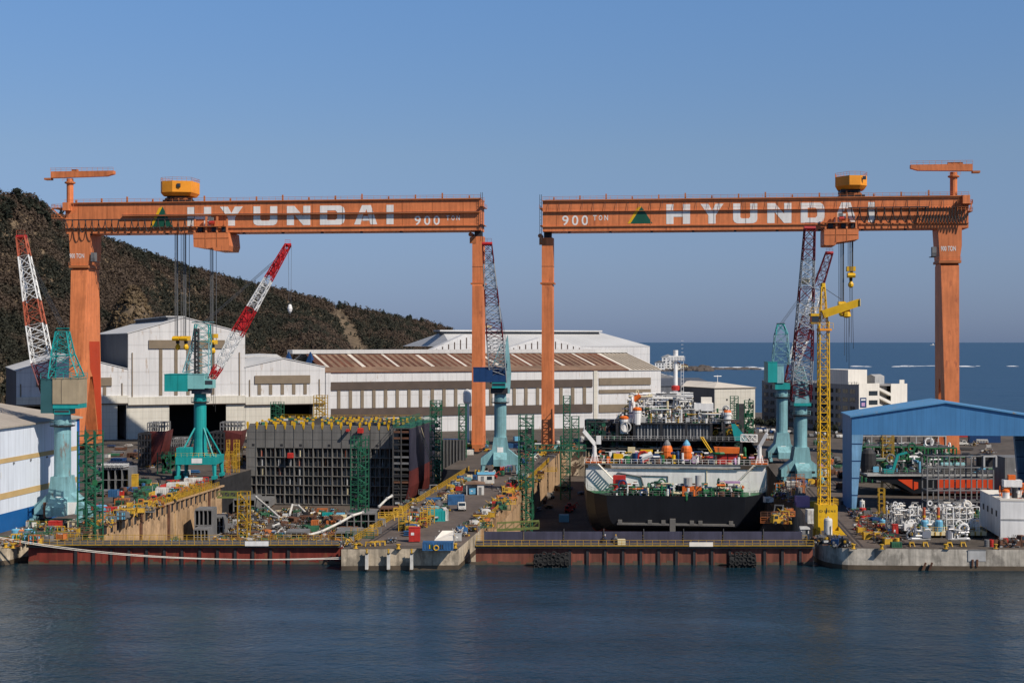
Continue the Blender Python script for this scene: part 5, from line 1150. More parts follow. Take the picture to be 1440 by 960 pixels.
yw = Y0+15; m = MB(); m.box(XC-HB+.25, XC+HB-.25, yw, yw+.4, MD-.5, UD-1.3, WHITE); m.build('poop_wall', t, Wt)
m = MB(); m.box(XC-HB+7, XC+HB-7, yw-.7, yw, UD-1.0, UD-.2, GREY_L); m.box(XC-HB, XC+HB, yw-.9, yw+110, UD-.19, UD, GREY); m.build('upper_deck', t, Wt)
m = MB(); rail(m, [(XC-HB, yw-.85, UD), (XC+HB, yw-.85, UD)], WHITE, 1.2, 1.5, .05); m.build('deck_rail', t, Wt)
for sg in (-1, 1):
    m = MB(); 
    for q in (0, 1.1): m.tube((XC+sg*(HB-3.5), yw-.9-q, UD), (XC+sg*(HB-10.5), yw-.9-q, MD-.5), .13, TARP, 4)
    for k in range(14): f = k/14; m.box(XC+sg*(HB-3.5-7*f)-.25, XC+sg*(HB-3.5-7*f)+.25, yw-2, yw-.9, UD-.2-(UD-MD)*f-.05, UD-.2-(UD-MD)*f, CREAM)
    m.build('stairway', t, Wt)
m = MB(); m.path([(XC-15, yw-.2, UD-2.4), (XC-9, yw-.3, UD-3.4), (XC-8, yw-.3, MD)], .22, GREY, 6); m.path([(XC-16, yw-.2, UD-3), (XC-2, yw-.2, UD-3.2), (XC-2, yw-.2, MD)], .12, GREY, 5); m.path([(XC+8, yw-.2, UD-1.5), (XC+8, yw-.2, MD)], .1, CREAM, 5); m.build('wall_pipe', t, Wt)
# grey cross beam under the transom and rudder head
m = MB(); zr = zp(738.5, dep(XC, Y0-1)); m.box(xat(868, Y0-.6), xat(1033, Y0-.6), Y0-1.2, Y0-.1, zr, zr+.45, GREY_B)
for px in (872, 914, 933, 973, 985, 1028): X = xat(px, Y0-.6); m.box(X-.5, X+.5, Y0-1.25, Y0-.2, zr+.3, zr+1.2, GREY_B)
X = xat(946, Y0-.6); m.box(X-.7, X+.7, Y0-1.3, Y0+.4, -11, zr+1.6, GREY_B); m.build('staging_beam', t, Wt)
# upper works
def zq(py, Y): return zp(py, dep(XC, Y))
yh = 392.0; zA = zq(619, yh); zBt = zq(593.5, yh+8); Xl = lambda px, Y: xat(px, Y)
m = MB(); m.box(Xl(820, yh), Xl(1044, yh), yh, yh+30, zA-.25, zA, DARK)
m.box(Xl(862, yh+6), Xl(1026, yh+6), yh+4, yh+50, zBt-.3, zBt, DARK); m.build('module_deck', t, Wt)
m = MB()
for px in (822, 845, 868, 892, 930, 965, 1000, 1018, 1042): X = Xl(px, yh+2); m.box(X-.35, X+.35, yh+1, yh+1.7, UD, zBt if px > 860 and px < 1030 else zA, DARK)
for z in (UD+2.2, UD+4.4): m.box(Xl(822, yh), Xl(1042, yh), yh+1, yh+1.3, z, z+.25, GREY_D)
m.build('deck_columns', t, Wt)
m = MB(); m.box(Xl(824, yh+22), Xl(1042, yh+22), yh+22, yh+22.5, UD, zA, DARK); m.box(Xl(822,yh+24), Xl(895,yh+24), yh+24, yh+30, zA, zBt-.4, HULL_B); m.box(Xl(1000,yh+14), Xl(1040,yh+14), yh+14, yh+30, zA, zBt-.4, HULL_B); m.build('deck_house', t, Wt)
m = MB(); a, b_ = Xl(892, yh+5), Xl(1001, yh+5); m.box(a, b_, yh+5.2, yh+5.6, zA, zBt-.35, GREY)
for i in range(24): X = a+(b_-a)*i/23.6; m.box(X, X+.28, yh+4.8, yh+5.2, zA+.2, zBt-.5, GREY_L if i % 3 else GREY)
m.build('corrugated_wall', t, Wt)
m = MB(); a, b_ = Xl(824, yh+6), Xl(856, yh+6)
for i in range(8): X = a+(b_-a)*i/8; m.box(X, X+.3, yh+6, yh+6.4, zA+.3, zBt-1, GREY)
m.build('side_ribs', t, Wt)
m = MB(); m.add([(Xl(1028,yh+2),yh+1,zBt),(Xl(1034,yh+2),yh+1,zBt),(Xl(1052,yh+2),yh+1,zA),(Xl(1033,yh+2),yh+1,zA),(Xl(1028,yh+2),yh+2,zBt),(Xl(1034,yh+2),yh+2,zBt),(Xl(1052,yh+2),yh+2,zA),(Xl(1033,yh+2),yh+2,zA)], [(0,3,2,1),(4,5,6,7),(0,1,5,4),(1,2,6,5),(2,3,7,6),(3,0,4,7)], TEAL_D); m.build('teal_brace', t, Wt)
def pipes(m, x0, x1, y0, y1, z0, z1, n, mats, r0=.08, r1=.3, lv=4, L0=1.5, L1=7):
    """a rack of straight pipe runs, risers, drums and valves"""
    for i in range(n):
        mt = rnd.choice(mats); r = rnd.uniform(r0, r1); x = rnd.uniform(x0, x1); y = rnd.uniform(y0, y1); z = z0+(z1-z0)*rnd.randrange(lv+1)/lv*rnd.uniform(.85, 1)
        k = rnd.random(); L = rnd.uniform(L0, L1)
        if rnd.random() < .16: m.torus((x, y, z), r*rnd.uniform(2.5,4.5), r, mt, rnd.choice('xyz'), 9, 5); continue
        if k < .42: m.tube((x, y, z), (min(x1, x+L), y, z), r, mt, 6)
        elif k < .55: m.tube((x, y, z), (x, min(y1, y+L), z), r, mt, 6)
        elif k < .85: m.tube((x, y, z0), (x, y, z), r, mt, 6)
        elif k < .93: m.tube((x, y, z0), (x, y, z0+rnd.uniform(1, 2.6)), r*2.6, mt, 9)
        else: m.cbox((x, y, z0+.8), (rnd.uniform(.8, 2), 1, rnd.uniform(1, 2)), mt)
def frame(m, x0, x1, y0, y1, z0, z1, nx, nz, mat, r=.13, ny=1):
    for i in range(nx+1):
        x = x0+(x1-x0)*i/nx
        for y in (y0, y1): m.box(x-r, x+r, y-r, y+r, z0, z1, mat)
    for k in range(1, nz+1):
        z = z0+(z1-z0)*k/nz
        for y in (y0, y1): m.box(x0, x1, y-r*.8, y+r*.8, z-r, z+r, mat)
        for i in range(nx+1): x = x0+(x1-x0)*i/nx; m.box(x-r*.8, x+r*.8, y0, y1, z-r*.9, z+r*.9, mat)
zt_ = zq(551, yh+16)
m = MB(); pipes(m, Xl(882,yh+12), Xl(975,yh+12), yh+6, yh+20, zBt, zt_, 300, (WHITE, WHITE, GREY_L, WHITE, CREAM, GREY), .1, .32, 5); pipes(m, Xl(868,yh+10), Xl(1026,yh+10), yh+5, yh+12, zBt, zBt+4, 260, (WHITE, GREY_L, BROWN, GREEN2, DARK, WHITE, YEL_D), .08, .3, 3); o = m.build('pipework', t, Wt); o['kind'] = 'stuff'
m = MB(); frame(m, Xl(898,yh+12), Xl(956,yh+12), yh+8, yh+18, zBt, zt_-1.5, 7, 3, WHITE, .16); m.box(Xl(896,yh+12), Xl(958,yh+12), yh+8, yh+18, zt_-1.5, zt_-1.1, WHITE); m.build('pipe_rack', t, Wt)
m = MB(); X = Xl(889, yh+8); m.tube((X, yh+7, zBt), (X, yh+7, zBt+6), .9, WHITE, 10); m.tube((X, yh+7, zBt+6), (X+2.2, yh+7, zBt+7.6), .8, ORG, 10); m.build('orange_topped_crane', t, Wt)
for px in (877.5, 896.0): 
    X = Xl(px, yh+5); m = MB(); m.lathe((X, yh+4.6, zBt-.5 if px > 890 else zBt-3), [(1.1,0),(1.1,3.2),(1.2,3.3),(1.2,4.1),(.9,4.3)], WHITE, 12); m.lathe((X, yh+4.6, zBt+3.4 if px > 890 else zBt+1), [(1.25,0),(1.3,.5),(.7,.9)], ORG, 12); m.build('capstan_post', t, Wt)
X = Xl(1022.5, yh+6); m = MB(); m.lathe((X, yh+5, zBt), [(1.0,0),(1.0,2.2),(1.2,2.3),(1.2,3),(.6,3.3)], WHITE, 12); m.lathe((X, yh+5, zBt+3), [(1.2,0),(.9,.6)], ORG, 12); m.build('capstan_post', t, Wt)
m = MB(); m.torus((Xl(880,yh+3), yh+3.4, zBt-1.2), 1.35, .2, GREY_L, 'y', 16, 6); m.build('pipe_loop', t, Wt)
X = Xl(950, yh+17); zm = zp(507, dep(X, yh+17)); m = MB(); m.lathe((X, yh+17, zBt), [(.8,0),(.65,6),(.55,zm-zBt)], WHITE, 12); m.box(X-2.0, X+2.4, yh+16, yh+18, zm, zm+1.4, WHITE); m.tube((X, yh+17, zm), (X, yh+17, zm+3), .7, WHITE, 8); rail(m, [(X-2.2,yh+15.8,zm),(X+2.6,yh+15.8,zm)], WHITE, 1.1, .8); m.lathe((X, yh+17, zBt+8.6), [(1.1,0),(1.2,.6),(1.2,1.2),(.8,1.4)], REDX, 12); mst = m.build('flare_mast', t, Wt)
m = MB(); 
for k in range(18): m.box(X+1.6, X+2.2, yh+16.6, yh+17, zBt+4+k*1.1, zBt+4.1+k*1.1, WHITE)
m.box(X+1.5, X+1.62, yh+16.6, yh+17, zBt, zm, WHITE); m.box(X+2.2, X+2.32, yh+16.6, yh+17, zBt, zm, WHITE); m.build('ladder', mst, Wt)
zz = zq(577, yh+10); m = MB(); m.box(Xl(976,yh+10), Xl(1003,yh+10), yh+8, yh+14, zz, zz+2.1, WHITE); m.box(Xl(986,yh+10), Xl(1001,yh+10), yh+9, yh+13, zz+2.12, zz+3.7, TARP); [m.tube((Xl(px,yh+10), yh+8.2, zBt), (Xl(px,yh+10), yh+8.2, zz), .15, WHITE, 5) for px in (977, 985, 995, 1002)]; m.build('control_cabin', t, Wt)
m = MB(); rail(m, [(Xl(864,yh+4), yh+4, zBt), (Xl(1024,yh+4), yh+4, zBt)], GREY_L, 1.1, 1.6, .05); rail(m, [(Xl(822,yh), yh, zA), (Xl(1042,yh), yh, zA)], GREY_L, 1.1, 1.6, .05); m.build('module_rail', t, Wt)
m = MB(); pipes(m, Xl(826,yh), Xl(1040,yh), yh+2, yh+12, UD, zA-.5, 300, (DARK, GREY_D, GREY, DARK, GREEN, BROWN, GREY_L, HULL_N), .06, .25, 3); pipes(m, Xl(1002,yh+4), Xl(1040,yh+4), yh+3, yh+10, zA, zBt+1, 110, (DARK, BROWN, GREY_D, YEL_D), .08, .25, 3); pipes(m, Xl(826,yh+8), Xl(890,yh+8), yh+5, yh+12, zA, zBt+.5, 110, (DARK, GREY, GREEN, HULL_N, BROWN), .08, .3, 3); o = m.build('dark_pipework', t, Wt); o['kind'] = 'stuff'
m = MB(); m.tube((Xl(1000,yh),yh-.5,zA-3.5),(Xl(985,yh),yh-.5,zA+1),.18,YEL,4); m.tube((Xl(1003,yh),yh-.5,zA-3.5),(Xl(988,yh),yh-.5,zA+1),.18,YEL,4); [m.box(Xl(985+k*1.6,yh),Xl(988+k*1.6,yh),yh-.6,yh-.4,zA+1-k*.48,zA+1.1-k*.48,YEL) for k in range(9)]; m.build('yellow_stair', t, Wt)
# lifeboats, cranes and winches fixed to the poop
for px in (938, 965.5):
    X = xat(px, yw+4); z = UD
    m = MB(); m.lathe((X, yw+4, z+.6), [(.9,0),(1.4,.4),(1.5,1.2),(1.42,2.1),(1.5,2.3),(1.35,3.3),(1.0,3.9)], ORG, 12); m.lathe((X, yw+4, z+4.5), [(1.0,0),(.9,.5),(.45,1.2),(.2,1.5)], BLUE_L if px > 950 else GREY, 12); m.box(X-1.7, X+1.7, yw+3.8, yw+5, z, z+.7, GREY_L); m.build('orange_survival_pod', t, Wt)
for sg, pa in ((-1, 836), (1, 1068)):
    X = xat(pa, yw+1); m = MB(); m.tube((X, yw+1, UD-1.2), (X, yw+1, UD+5.0), .55, WHITE, 8); m.tube((X+sg*1.0, yw+.6, UD), (X, yw+1, UD+4), .2, WHITE, 5); m.tube((X-sg*1, yw+.6, UD), (X, yw+1, UD+4), .2, WHITE, 5)
    m.box(X-1.6, X+1.6, yw+.2, yw+2, UD-1.4, UD-.2, WHITE); m.box(X-2.2, X+2.0, yw-.4, yw+2.4, UD+.1, UD+.4, ORG); rail(m, [(X-2.2, yw-.4, UD+.4), (X+2, yw-.4, UD+.4)], JIB_O, 1.1, .8)
    if sg < 0: m.bar((X+.2, yw+1, UD+4.8), (X-2.8, yw+.5, UD+8.4), 1.0, WHITE); m.tube((X-2.8, yw+.5, UD+8.4), (X-2.6, yw+.5, UD+9.6), .14, WHITE, 4); m.cbox((X+1.1, yw+1, UD+6.0), (1.2, 1.2, 2.2), WHITE)
    else: m.bar((X-.2, yw+1, UD+4.2), (X+1.9, yw+.5, UD+8.0), .8, WHITE); m.tube((X+1.9, yw+.5, UD+8.0), (X+1.9, yw+.5, UD+9.2), .1, WHITE, 4); lattice(m, (X-4.5, yw+5, UD+6.5), (X-.5, yw+4, UD+6.5), (1.4,1.8), (1.4,1.8), 3, WHITE, (0,1,0), .1, .08)
    m.build('deck_crane', t, Wt)
def winch(X, Y, z, mat, nm='mooring_winch'):
    m = MB(); m.box(X-1.5, X+1.5, Y-1, Y+1, z, z+.4, mat); m.tube((X-1.1, Y, z+1.2), (X+.6, Y, z+1.2), .75, mat, 12); m.tube((X-1.2, Y, z+1.2), (X-1.1, Y, z+1.2), 1.15, mat, 14); m.tube((X+.6, Y, z+1.2), (X+.7, Y, z+1.2), 1.15, mat, 14); m.box(X+.8, X+1.5, Y-.7, Y+.7, z+.4, z+1.7, mat); m.build(nm, t, Wt)
for px in (905, 915, 926, 985, 996, 1006, 1018): winch(xat(px, Y0+3+(px % 3)), Y0+3+(px % 3), MD-.5, GREEN2)
winch(xat(938, Y0+8), Y0+8, MD-.5, NAVY); winch(xat(868, Y0+9), Y0+9, MD-.5, GREEN)
winch(xat(928, Y0+7), Y0+7, MD-.5, BLUE); winch(xat(1015, Y0+10), Y0+10, MD+.9, GREEN2)
for px in (850, 858, 1046, 1052, 1062): winch(xat(px, yw+3), yw+3, UD, GREEN2 if px != 850 else GREEN)
for a_, e_ in ((1009, 1022.5), (1024, 1037)): m = MB(); m.box(xat(a_, yw+2), xat(e_, yw+2), yw+1.5, yw+3.5, UD, UD+2.7, REDX); m.build('red_store_box', t, Wt)
m = MB(); m.prism([(xat(1006, yw+2), UD+2.75), (xat(1039, yw+2), UD+2.75), (xat(1040, yw+2), UD+4.2), (xat(1004, yw+2), UD+4.3)], 'y', yw+1, yw+4, ORG); m.build('orange_canopy', t, Wt)
m = MB(); m.box(xat(863, yw+2), xat(877, yw+2), yw+1.4, yw+3, UD+.9, UD+2.3, YEL); m.build('yellow_store_box', t, Wt)
m = MB(); m.box(xat(883, yw+3), xat(893, yw+3), yw+2, yw+4, UD+1.5, UD+4.0, CREAM); m.box(xat(884, yw+3), xat(892, yw+3), yw+2, yw+4, UD, UD+1.5, GREY_L); m.build('cream_cabinet', t, Wt)
m = MB(); m.tube((xat(901, yw+3), yw+2, UD+1.2), (xat(917, yw+3), yw+2, UD+2.4), 1.0, WHITE, 8); m.box(xat(901, yw+3), xat(918, yw+3), yw+1.5, yw+2.5, UD+2.9, UD+3.5, YEL); m.build('slanted_white_boat', t, Wt)
m = MB(); m.tube((xat(894, yw+2), yw+2, UD+.4), (xat(894, yw+2), yw+2, UD+2.6), .9, NAVY, 8); m.build('navy_drum', t, Wt)
X = xat(871, Y0+6); m = MB(); m.box(X-1.6, X+1.6, Y0+5.2, Y0+7, MD-.5, MD+4.4, REDX); m.box(X-.9, X+.9, Y0+5.15, Y0+5.2, MD+2.2, MD+3.4, JIB_D); m.build('red_switch_cabinet', t, Wt)
X = xat(973, Y0+4); m = MB(); m.box(X-2.4, X+2.4, Y0+3.2, Y0+5, MD-.5, MD+2.1, ORG); m.lathe((X, Y0+3.18, MD-.3), [(0.1,0),(.9,.1),(.9,.9),(.1,1.1)], DARK, 8); m.tube((X-1, Y0+4, MD+2.1), (X-1, Y0+4, MD+4.2), 1.1, GREY_L, 10); m.tube((X+1.6, Y0+4, MD+2.1), (X+1.6, Y0+4, MD+4.8), .8, GREY_L, 10); m.build('orange_frame_winch', t, Wt)
X = xat(1035, Y0+8); m = MB(); frame(m, X-4.5, X+3.4, Y0+7, Y0+9, MD-.4, MD+3.0, 3, 2, WHITE, .12); m.box(X-4.5, X+1, Y0+6.8, Y0+7, MD+2.6, MD+3.2, PINK); m.box(X-4, X-1, Y0+7.2, Y0+8.6, MD-.4, MD+1.2, TARP); m.build('white_frame_locker', t, Wt)
m = MB(); pipes(m, XC-17, XC+17, Y0+1, Y0+8, MD-.5, MD+2.6, 300, (GREEN_K, GREY_L, ORG, GREEN2, CREAM, NAVY, BROWN, WHITE, GREEN, DARK, GREEN_K), .08, .35, 3, .6, 2.4); pipes(m, XC-22, XC+22, yw+1, yw+9, UD, UD+2.8, 300, (GREEN2, GREY_L, WHITE, ORG, CREAM, NAVY, BROWN, WHITE, YEL, PINK, REDX), .1, .4, 3, .6, 2.4); o = m.build('deck_outfitting', t, Wt); o['kind'] = 'stuff'
# ------------------------------------------------------------------ loose things: builders keep each part a mesh of its own
PR = {}
def proto(key, builder):
    if key in PR: return copy_tree(PR[key]), False
    o = builder(); PR[key] = o; return o, True
def root(name):
    o = bpy.data.objects.new(name, None); o.empty_display_size = .5; COL.objects.link(o); return o
def p_container(col, L=6.0, Wd=2.4, h=2.5, mark=None):
    r = root('container'); c = PALETTE[col]
    m = MB(); m.box(-L/2, L/2, -Wd/2, Wd/2, .12, h, c)
    n = int(L/.55)
    for i in range(n): x = -L/2+.2+i*(L-.4)/n; m.box(x, x+.22, -Wd/2-.05, -Wd/2, .3, h-.2, c)
    m.build('body', r)
    m = MB()
    for x in (-L/2, L/2):
        for y in (-Wd/2, Wd/2): m.box(x-.09, x+.09, y-.09, y+.09, 0, h+.03, c)
    m.box(-L/2, L/2, -Wd/2-.07, -Wd/2+.02, 0, .2, c); m.build('frame', r)
    m = MB(); m.box(L/2, L/2+.06, -Wd/2+.12, -.02, .25, h-.15, c); m.box(L/2, L/2+.06, .02, Wd/2-.12, .25, h-.15, c); [m.tube((L/2+.1, y, .3), (L/2+.1, y, h-.2), .03, GREY_L, 4) for y in (-.5, .5)]; m.build('door', r)
    return r
def p_hut(col, L=4., Wd=3., h=2.6, roofc=None):
    r = root('site_hut'); c = PALETTE[col]; rc = PALETTE[roofc] if roofc else GREY_L
    m = MB(); m.box(-L/2, L/2, -Wd/2, Wd/2, 0, h, c); m.build('walls', r)
    m = MB(); m.prism([(-Wd/2-.2, h), (Wd/2+.2, h), (0, h+.55)], 'x', -L/2-.2, L/2+.2, rc); m.build('roof', r)
    m = MB(); m.box(-L*.32, -L*.32+.85, -Wd/2-.05, -Wd/2-.005, 0, 2, GREY); m.build('door', r)
    m = MB(); m.box(L*.05, L*.36, -Wd/2-.05, -Wd/2-.005, 1.0, 1.95, GLASS); m.build('window', r)
    return r
def p_cabinet(col, w_=2.2, d=1.6, h=2.9):
    r = root('control_cabinet'); c = PALETTE[col]
    m = MB(); m.box(-w_/2, w_/2, -d/2, d/2, .15, h, c); m.box(-w_/2-.06, w_/2+.06, -d/2-.06, d/2+.06, h, h+.1, c); m.box(-w_/2+.1, w_/2-.1, -d/2+.1, d/2-.1, 0, .15, DARK); m.build('body', r)
    m = MB(); m.box(-.02, w_/2-.1, -d/2-.05, -d/2-.003, .3, h-.2, c); m.build('door', r)
    m = MB(); m.box(-w_*.3, -w_*.02, -d/2-.04, -d/2-.003, h*.5, h*.68, WHITE); m.build('sign', r)
    return r
def p_tank(col, R_=1.2, h=3.4, cap='white'):
    r = root('storage_tank'); c = PALETTE[col]
    m = MB(); m.lathe((0,0,.2), [(R_,0),(R_,h*.9),(R_*.8,h*.97),(R_*.2,h)], c, 14); m.build('vessel', r)
    m = MB(); m.box(-R_, R_, -R_, R_, 0, .2, GREY_D); m.build('plinth', r); m = MB(); m.tube((R_*.5,-R_*.95,.4),(R_*.5,-R_*1.05,h*.7),.08,GREY,5); m.tube((0,0,h),(0,0,h+.45),.15,PALETTE[cap],6); m.build('pipe', r)
    return r
def p_drum(col):
    r = root('oil_drum'); c = PALETTE[col]
    m = MB(); m.lathe((0,0,0), [(.5,0),(.5,.4),(.54,.43),(.5,.46),(.5,.85),(.54,.88),(.5,.91),(.5,1.35),(.45,1.38)], c, 12); m.build('barrel', r); m = MB(); m.tube((.2,.1,1.36),(.2,.1,1.45),.07,DARK,6); m.build('cap', r); return r
def p_crate(col, w_=1.6, d=1.3, h=1.2):
    r = root('parts_crate'); c = PALETTE[col]
    m = MB(); t_ = .08
    m.box(-w_/2,w_/2,-d/2,d/2,.12,.2,c); m.box(-w_/2,w_/2,-d/2,-d/2+t_,.2,h,c); m.box(-w_/2,w_/2,d/2-t_,d/2,.2,h,c); m.box(-w_/2,-w_/2+t_,-d/2+t_,d/2-t_,.2,h,c); m.box(w_/2-t_,w_/2,-d/2+t_,d/2-t_,.2,h,c)
    for x in (-w_/2, w_/2):
        for y in (-d/2, d/2): m.box(x-.06,x+.06,y-.06,y+.06,0,h+.08,c)
    m.build('bin', r)
    m = MB()
    for i in range(7): m.cbox((rnd.uniform(-.35,.35)*w_, rnd.uniform(-.3,.3)*d, h*.7+rnd.random()*.35), (.5,.35,.35), rnd.choice((BROWN, GREY_D, GREY, GREY_L)), rnd.random()*3)
    m.build('scrap_load', r); return r
def p_generator(col):
    r = root('welding_generator'); c = PALETTE[col]
    m = MB(); m.prism([(-1.1,.3),(1.1,.3),(1.1,1.35),(.7,1.6),(-1.1,1.6)], 'y', -.7, .7, c); m.build('housing', r)
    m = MB(); m.box(-1.2,1.2,-.8,.8,.12,.3,DARK); [m.tube((x,y*.8-.1,.2),(x,y*.8+.1,.2),.22,TIRE,8) for x in (-.8,.8) for y in (-1,1)]; m.build('skid', r)
    m = MB(); m.tube((-.6,0,1.6),(-.6,0,2.1),.09,DARK,6); m.build('exhaust', r); m = MB(); [m.box(-.9,-.1,-.74,-.7,.5+k*.2,.6+k*.2,DARK) for k in range(4)]; m.build('grille', r); return r
def p_reel(col):
    r = root('cable_reel'); c = PALETTE[col]; m = MB()
    m.tube((-.5,0,1),(-.42,0,1),1.0,c,16); m.tube((.42,0,1),(.5,0,1),1.0,c,16); m.build('flange', r); m = MB(); m.tube((-.42,0,1),(.42,0,1),.62,CABLE,14); m.build('wound_cable', r); return r
def p_bottles(col):
    r = root('gas_bottle_rack'); c = PALETTE[col]
    m = MB(); frame(m, -1, 1, -.55, .55, .1, 1.9, 2, 2, c, .06); m.build('rack', r)
    for i in range(4):
        for k in range(2): mm = MB(); mm.lathe((-.72+i*.48,-.25+k*.5,.12),[(.19,0),(.19,1.35),(.08,1.55),(.06,1.7)], rnd.choice((GREEN2, GREY, BLUE_L)), 8); mm.build('gas_bottle', r)
    return r
def p_trestle(col, w_=2.2, h=1.6):
    r = root('steel_trestle'); c = PALETTE[col]; m = MB(); m.box(-w_/2,w_/2,-.18,.18,h-.25,h,c); m.build('beam', r)
    for sx_ in (-1,1):
        for sy in (-1,1): mm = MB(); mm.bar((sx_*w_*.42,sy*.1,h-.25),(sx_*w_*.48,sy*.7,0),.16,c); mm.build('leg', r)
    return r
def p_pile(col):
    r = root('steel_stack'); c = PALETTE[col]
    for k in range(3): m = MB(); m.cbox((rnd.uniform(-.15,.15), rnd.uniform(-.1,.1), .3+k*.32), (rnd.uniform(2.2,3.2), rnd.uniform(1.0,1.5), .16), c, rnd.uniform(-.15,.15)); m.build('plate', r)
    m = MB(); [m.box(x-.1,x+.1,-.6,.6,0,.22,BROWN) for x in (-.8,.8)]; m.build('dunnage', r); return r
def p_pipes(col):
    r = root('pipe_bundle'); c = PALETTE[col]
    for k, (y, z) in enumerate(((-.5,.35),(0,.35),(.5,.35),(-.25,.78),(.25,.78))): m = MB(); L = rnd.uniform(1.8,2.6); m.tube((-L,y,z),(L,y,z),.22,c,8); m.build('pipe', r)
    m = MB(); [m.box(x-.08,x+.08,-.8,.8,0,.13,BROWN) for x in (-1.2,1.2)]; m.build('dunnage', r); return r
def p_stairtower(col, w_=2.2, h=4.5):
    r = root('access_ladder'); c = PALETTE[col]; m = MB(); frame(m, -w_/2, w_/2, -.6, .6, 0, h, 1, max(2,int(h/1.6)), c, .07); m.build('frame', r)
    m = MB(); [m.box(-w_/2+.2,w_/2-.2,-.66,-.6,.4*k+.3,.4*k+.36,c) for k in range(int(h/.4)-1)]; m.build('rungs', r); m = MB(); rail(m, [(-w_/2,-.6,h),(w_/2,-.6,h),(w_/2,.6,h)], c, 1.0, .8, .05); m.build('railing', r); return r
def p_rail(col, L=6., h=1.3):
    r = root('guard_rail'); c = PALETTE[col] if col in PALETTE else YEL_D
    m = MB()
    for i in range(5): x = -L/2+L*i/4; m.box(x-.07,x+.07,-.07,.07,0,h,c)
    [m.box(-L/2,L/2,-.05,.05,z-.05,z+.05,c) for z in (h,h*.66,h*.33)]; m.box(-L/2,L/2,-.04,.04,.02,.22,c); m.build('rail_frame', r); return r
def p_bike(col):
    r = root('motorcycle'); m = MB(); m.tube((-.3,0,.55),(.45,0,.6),.18,PALETTE[col],6); m.box(-.75,.1,-.13,.13,.72,.86,DARK); m.tube((.4,0,.6),(.62,0,1.05),.06,GREY,5); m.box(-.2,.25,-.16,.16,.3,.55,GREY); m.build('body', r)
    for x in (-.62,.68): mm = MB(); mm.torus((x,0,.32),.27,.08,TIRE,'y',10,5); mm.tube((x,-.05,.32),(x,.05,.32),.1,GREY_L,6); mm.build('wheel', r)
    m = MB(); m.tube((.6,-.36,1.07),(.6,.36,1.07),.04,CHROME,4); m.lathe((.72,0,.85),[(.1,0),(.1,.15)],WHITE,6); m.build('handlebar', r); return r
def p_car(col, model='car'):
    r = root('parked_car' if model == 'car' else 'pickup_truck'); c = PALETTE[col]; m = MB()
    if model == 'car': m.prism([(-2.1,.35),(2.1,.35),(2.15,.8),(1.2,.95),(.7,1.4),(-1.2,1.45),(-1.9,.98),(-2.15,.9)], 'y', -.85, .85, c)
    else: m.prism([(-2.5,.45),(2.4,.45),(2.45,1.0),(1.9,1.15),(1.4,1.95),(.2,2.0),(.1,1.1),(-2.5,1.1)], 'y', -.9, .9, c)
    m.build('body', r); m = MB()
    if model == 'car': m.prism([(.62,.98),(1.1,.98),(.72,1.34)], 'y', -.86, .86, GLASS); m.box(-1.2,.55,-.86,.86,1.0,1.34,GLASS); m.prism([(1.15,.98),(1.19,.98),(.74,1.37),(.70,1.37)],'y',-.75,.75,GLASS)
    else: m.prism([(.35,1.25),(1.55,1.25),(1.3,1.82),(.35,1.85)], 'y', -.91, .91, GLASS); m.prism([(1.84,1.22),(1.9,1.22),(1.46,1.88),(1.4,1.88)],'y',-.78,.78,GLASS); m.box(.03,.09,-.7,.7,1.3,1.85,GLASS)
    m.build('windows', r)
    for x in (-1.35,1.4):
        for y in (-.82,.82): mm = MB(); mm.tube((x,y-.11,.34),(x,y+.11,.34),.34,TIRE,12); mm.tube((x,y-.12,.34),(x,y+.12,.34),.18,GREY_L,8); mm.build('wheel', r)
    for y in (-.6,.6): mm = MB(); mm.box(2.12 if model == 'car' else 2.42, 2.18 if model == 'car' else 2.48, y-.15, y+.15, .62, .8, WHITE); mm.build('headlight', r)
    if model != 'car': m = MB(); m.box(-2.4,0,-.8,.8,1.0,1.04,DARK); [m.box(-2.48,.08,y-.04,y+.04,1.1,1.4,c) for y in (-.86,.86)]; m.cbox((-1.2,0,1.3),(1.4,1.0,.5),BROWN); m.build('load_bed', r)
    return r
def p_block(col, L=8, Wd=6, h=4):
    r = root('steel_block'); c = PALETTE[col] if col in PALETTE else GREY_D; m = MB(); m.box(-L/2,L/2,-Wd/2,Wd/2,h-.4,h,c); m.box(-L/2,L/2,Wd/2-.3,Wd/2,.6,h-.4,c); m.build('top_plate', r)
    for i in range(5): x = -L/2+L*i/4; mm = MB(); mm.box(x-.12,x+.12,-Wd/2,Wd/2-.3,.6,h-.4,c); mm.build('web_plate', r)
    m = MB(); m.box(-L/2,L/2,-Wd/2-.02,-Wd/2+.3,h*.5,h*.5+.2,c); [m.box(x-.5,x+.5,y-.5,y+.5,0,.6,BROWN) for x in (-L*.4,L*.4) for y in (-Wd*.35,Wd*.35)]; m.build('support', r); return r
def p_tarp(col, w_=3.8, d=3.4, h=2.3):
    r = root('canvas_shelter'); c = PALETTE[col] if col in PALETTE else TARP
    m = MB(); m.add([(-w_/2,-d/2,.9),(w_/2,-d/2,h*.8),(w_/2,d/2,h),(-w_/2+1.4,d/2,h),(-w_/2,d/2,.9),(-w_/2+.2,-d/2-.2,.05),(w_/2,-d/2-.2,.05),(w_/2,d/2,.05),(-w_/2,d/2,.05)], [(0,1,2,3),(0,3,4),(5,6,1,0),(6,7,2,1),(7,8,4,3,2),(8,5,0,4)], c); m.build('canvas', r)
    m = MB(); m.tube((w_/2+.03,-d/2-.1,0),(w_/2+.03,-d/2-.1,h+.6),.07,GREY_L,5); m.tube((-w_/2-.04,d/2+.04,0),(-w_/2-.04,d/2+.04,1.2),.07,GREY_L,5); m.build('pole', r); return r
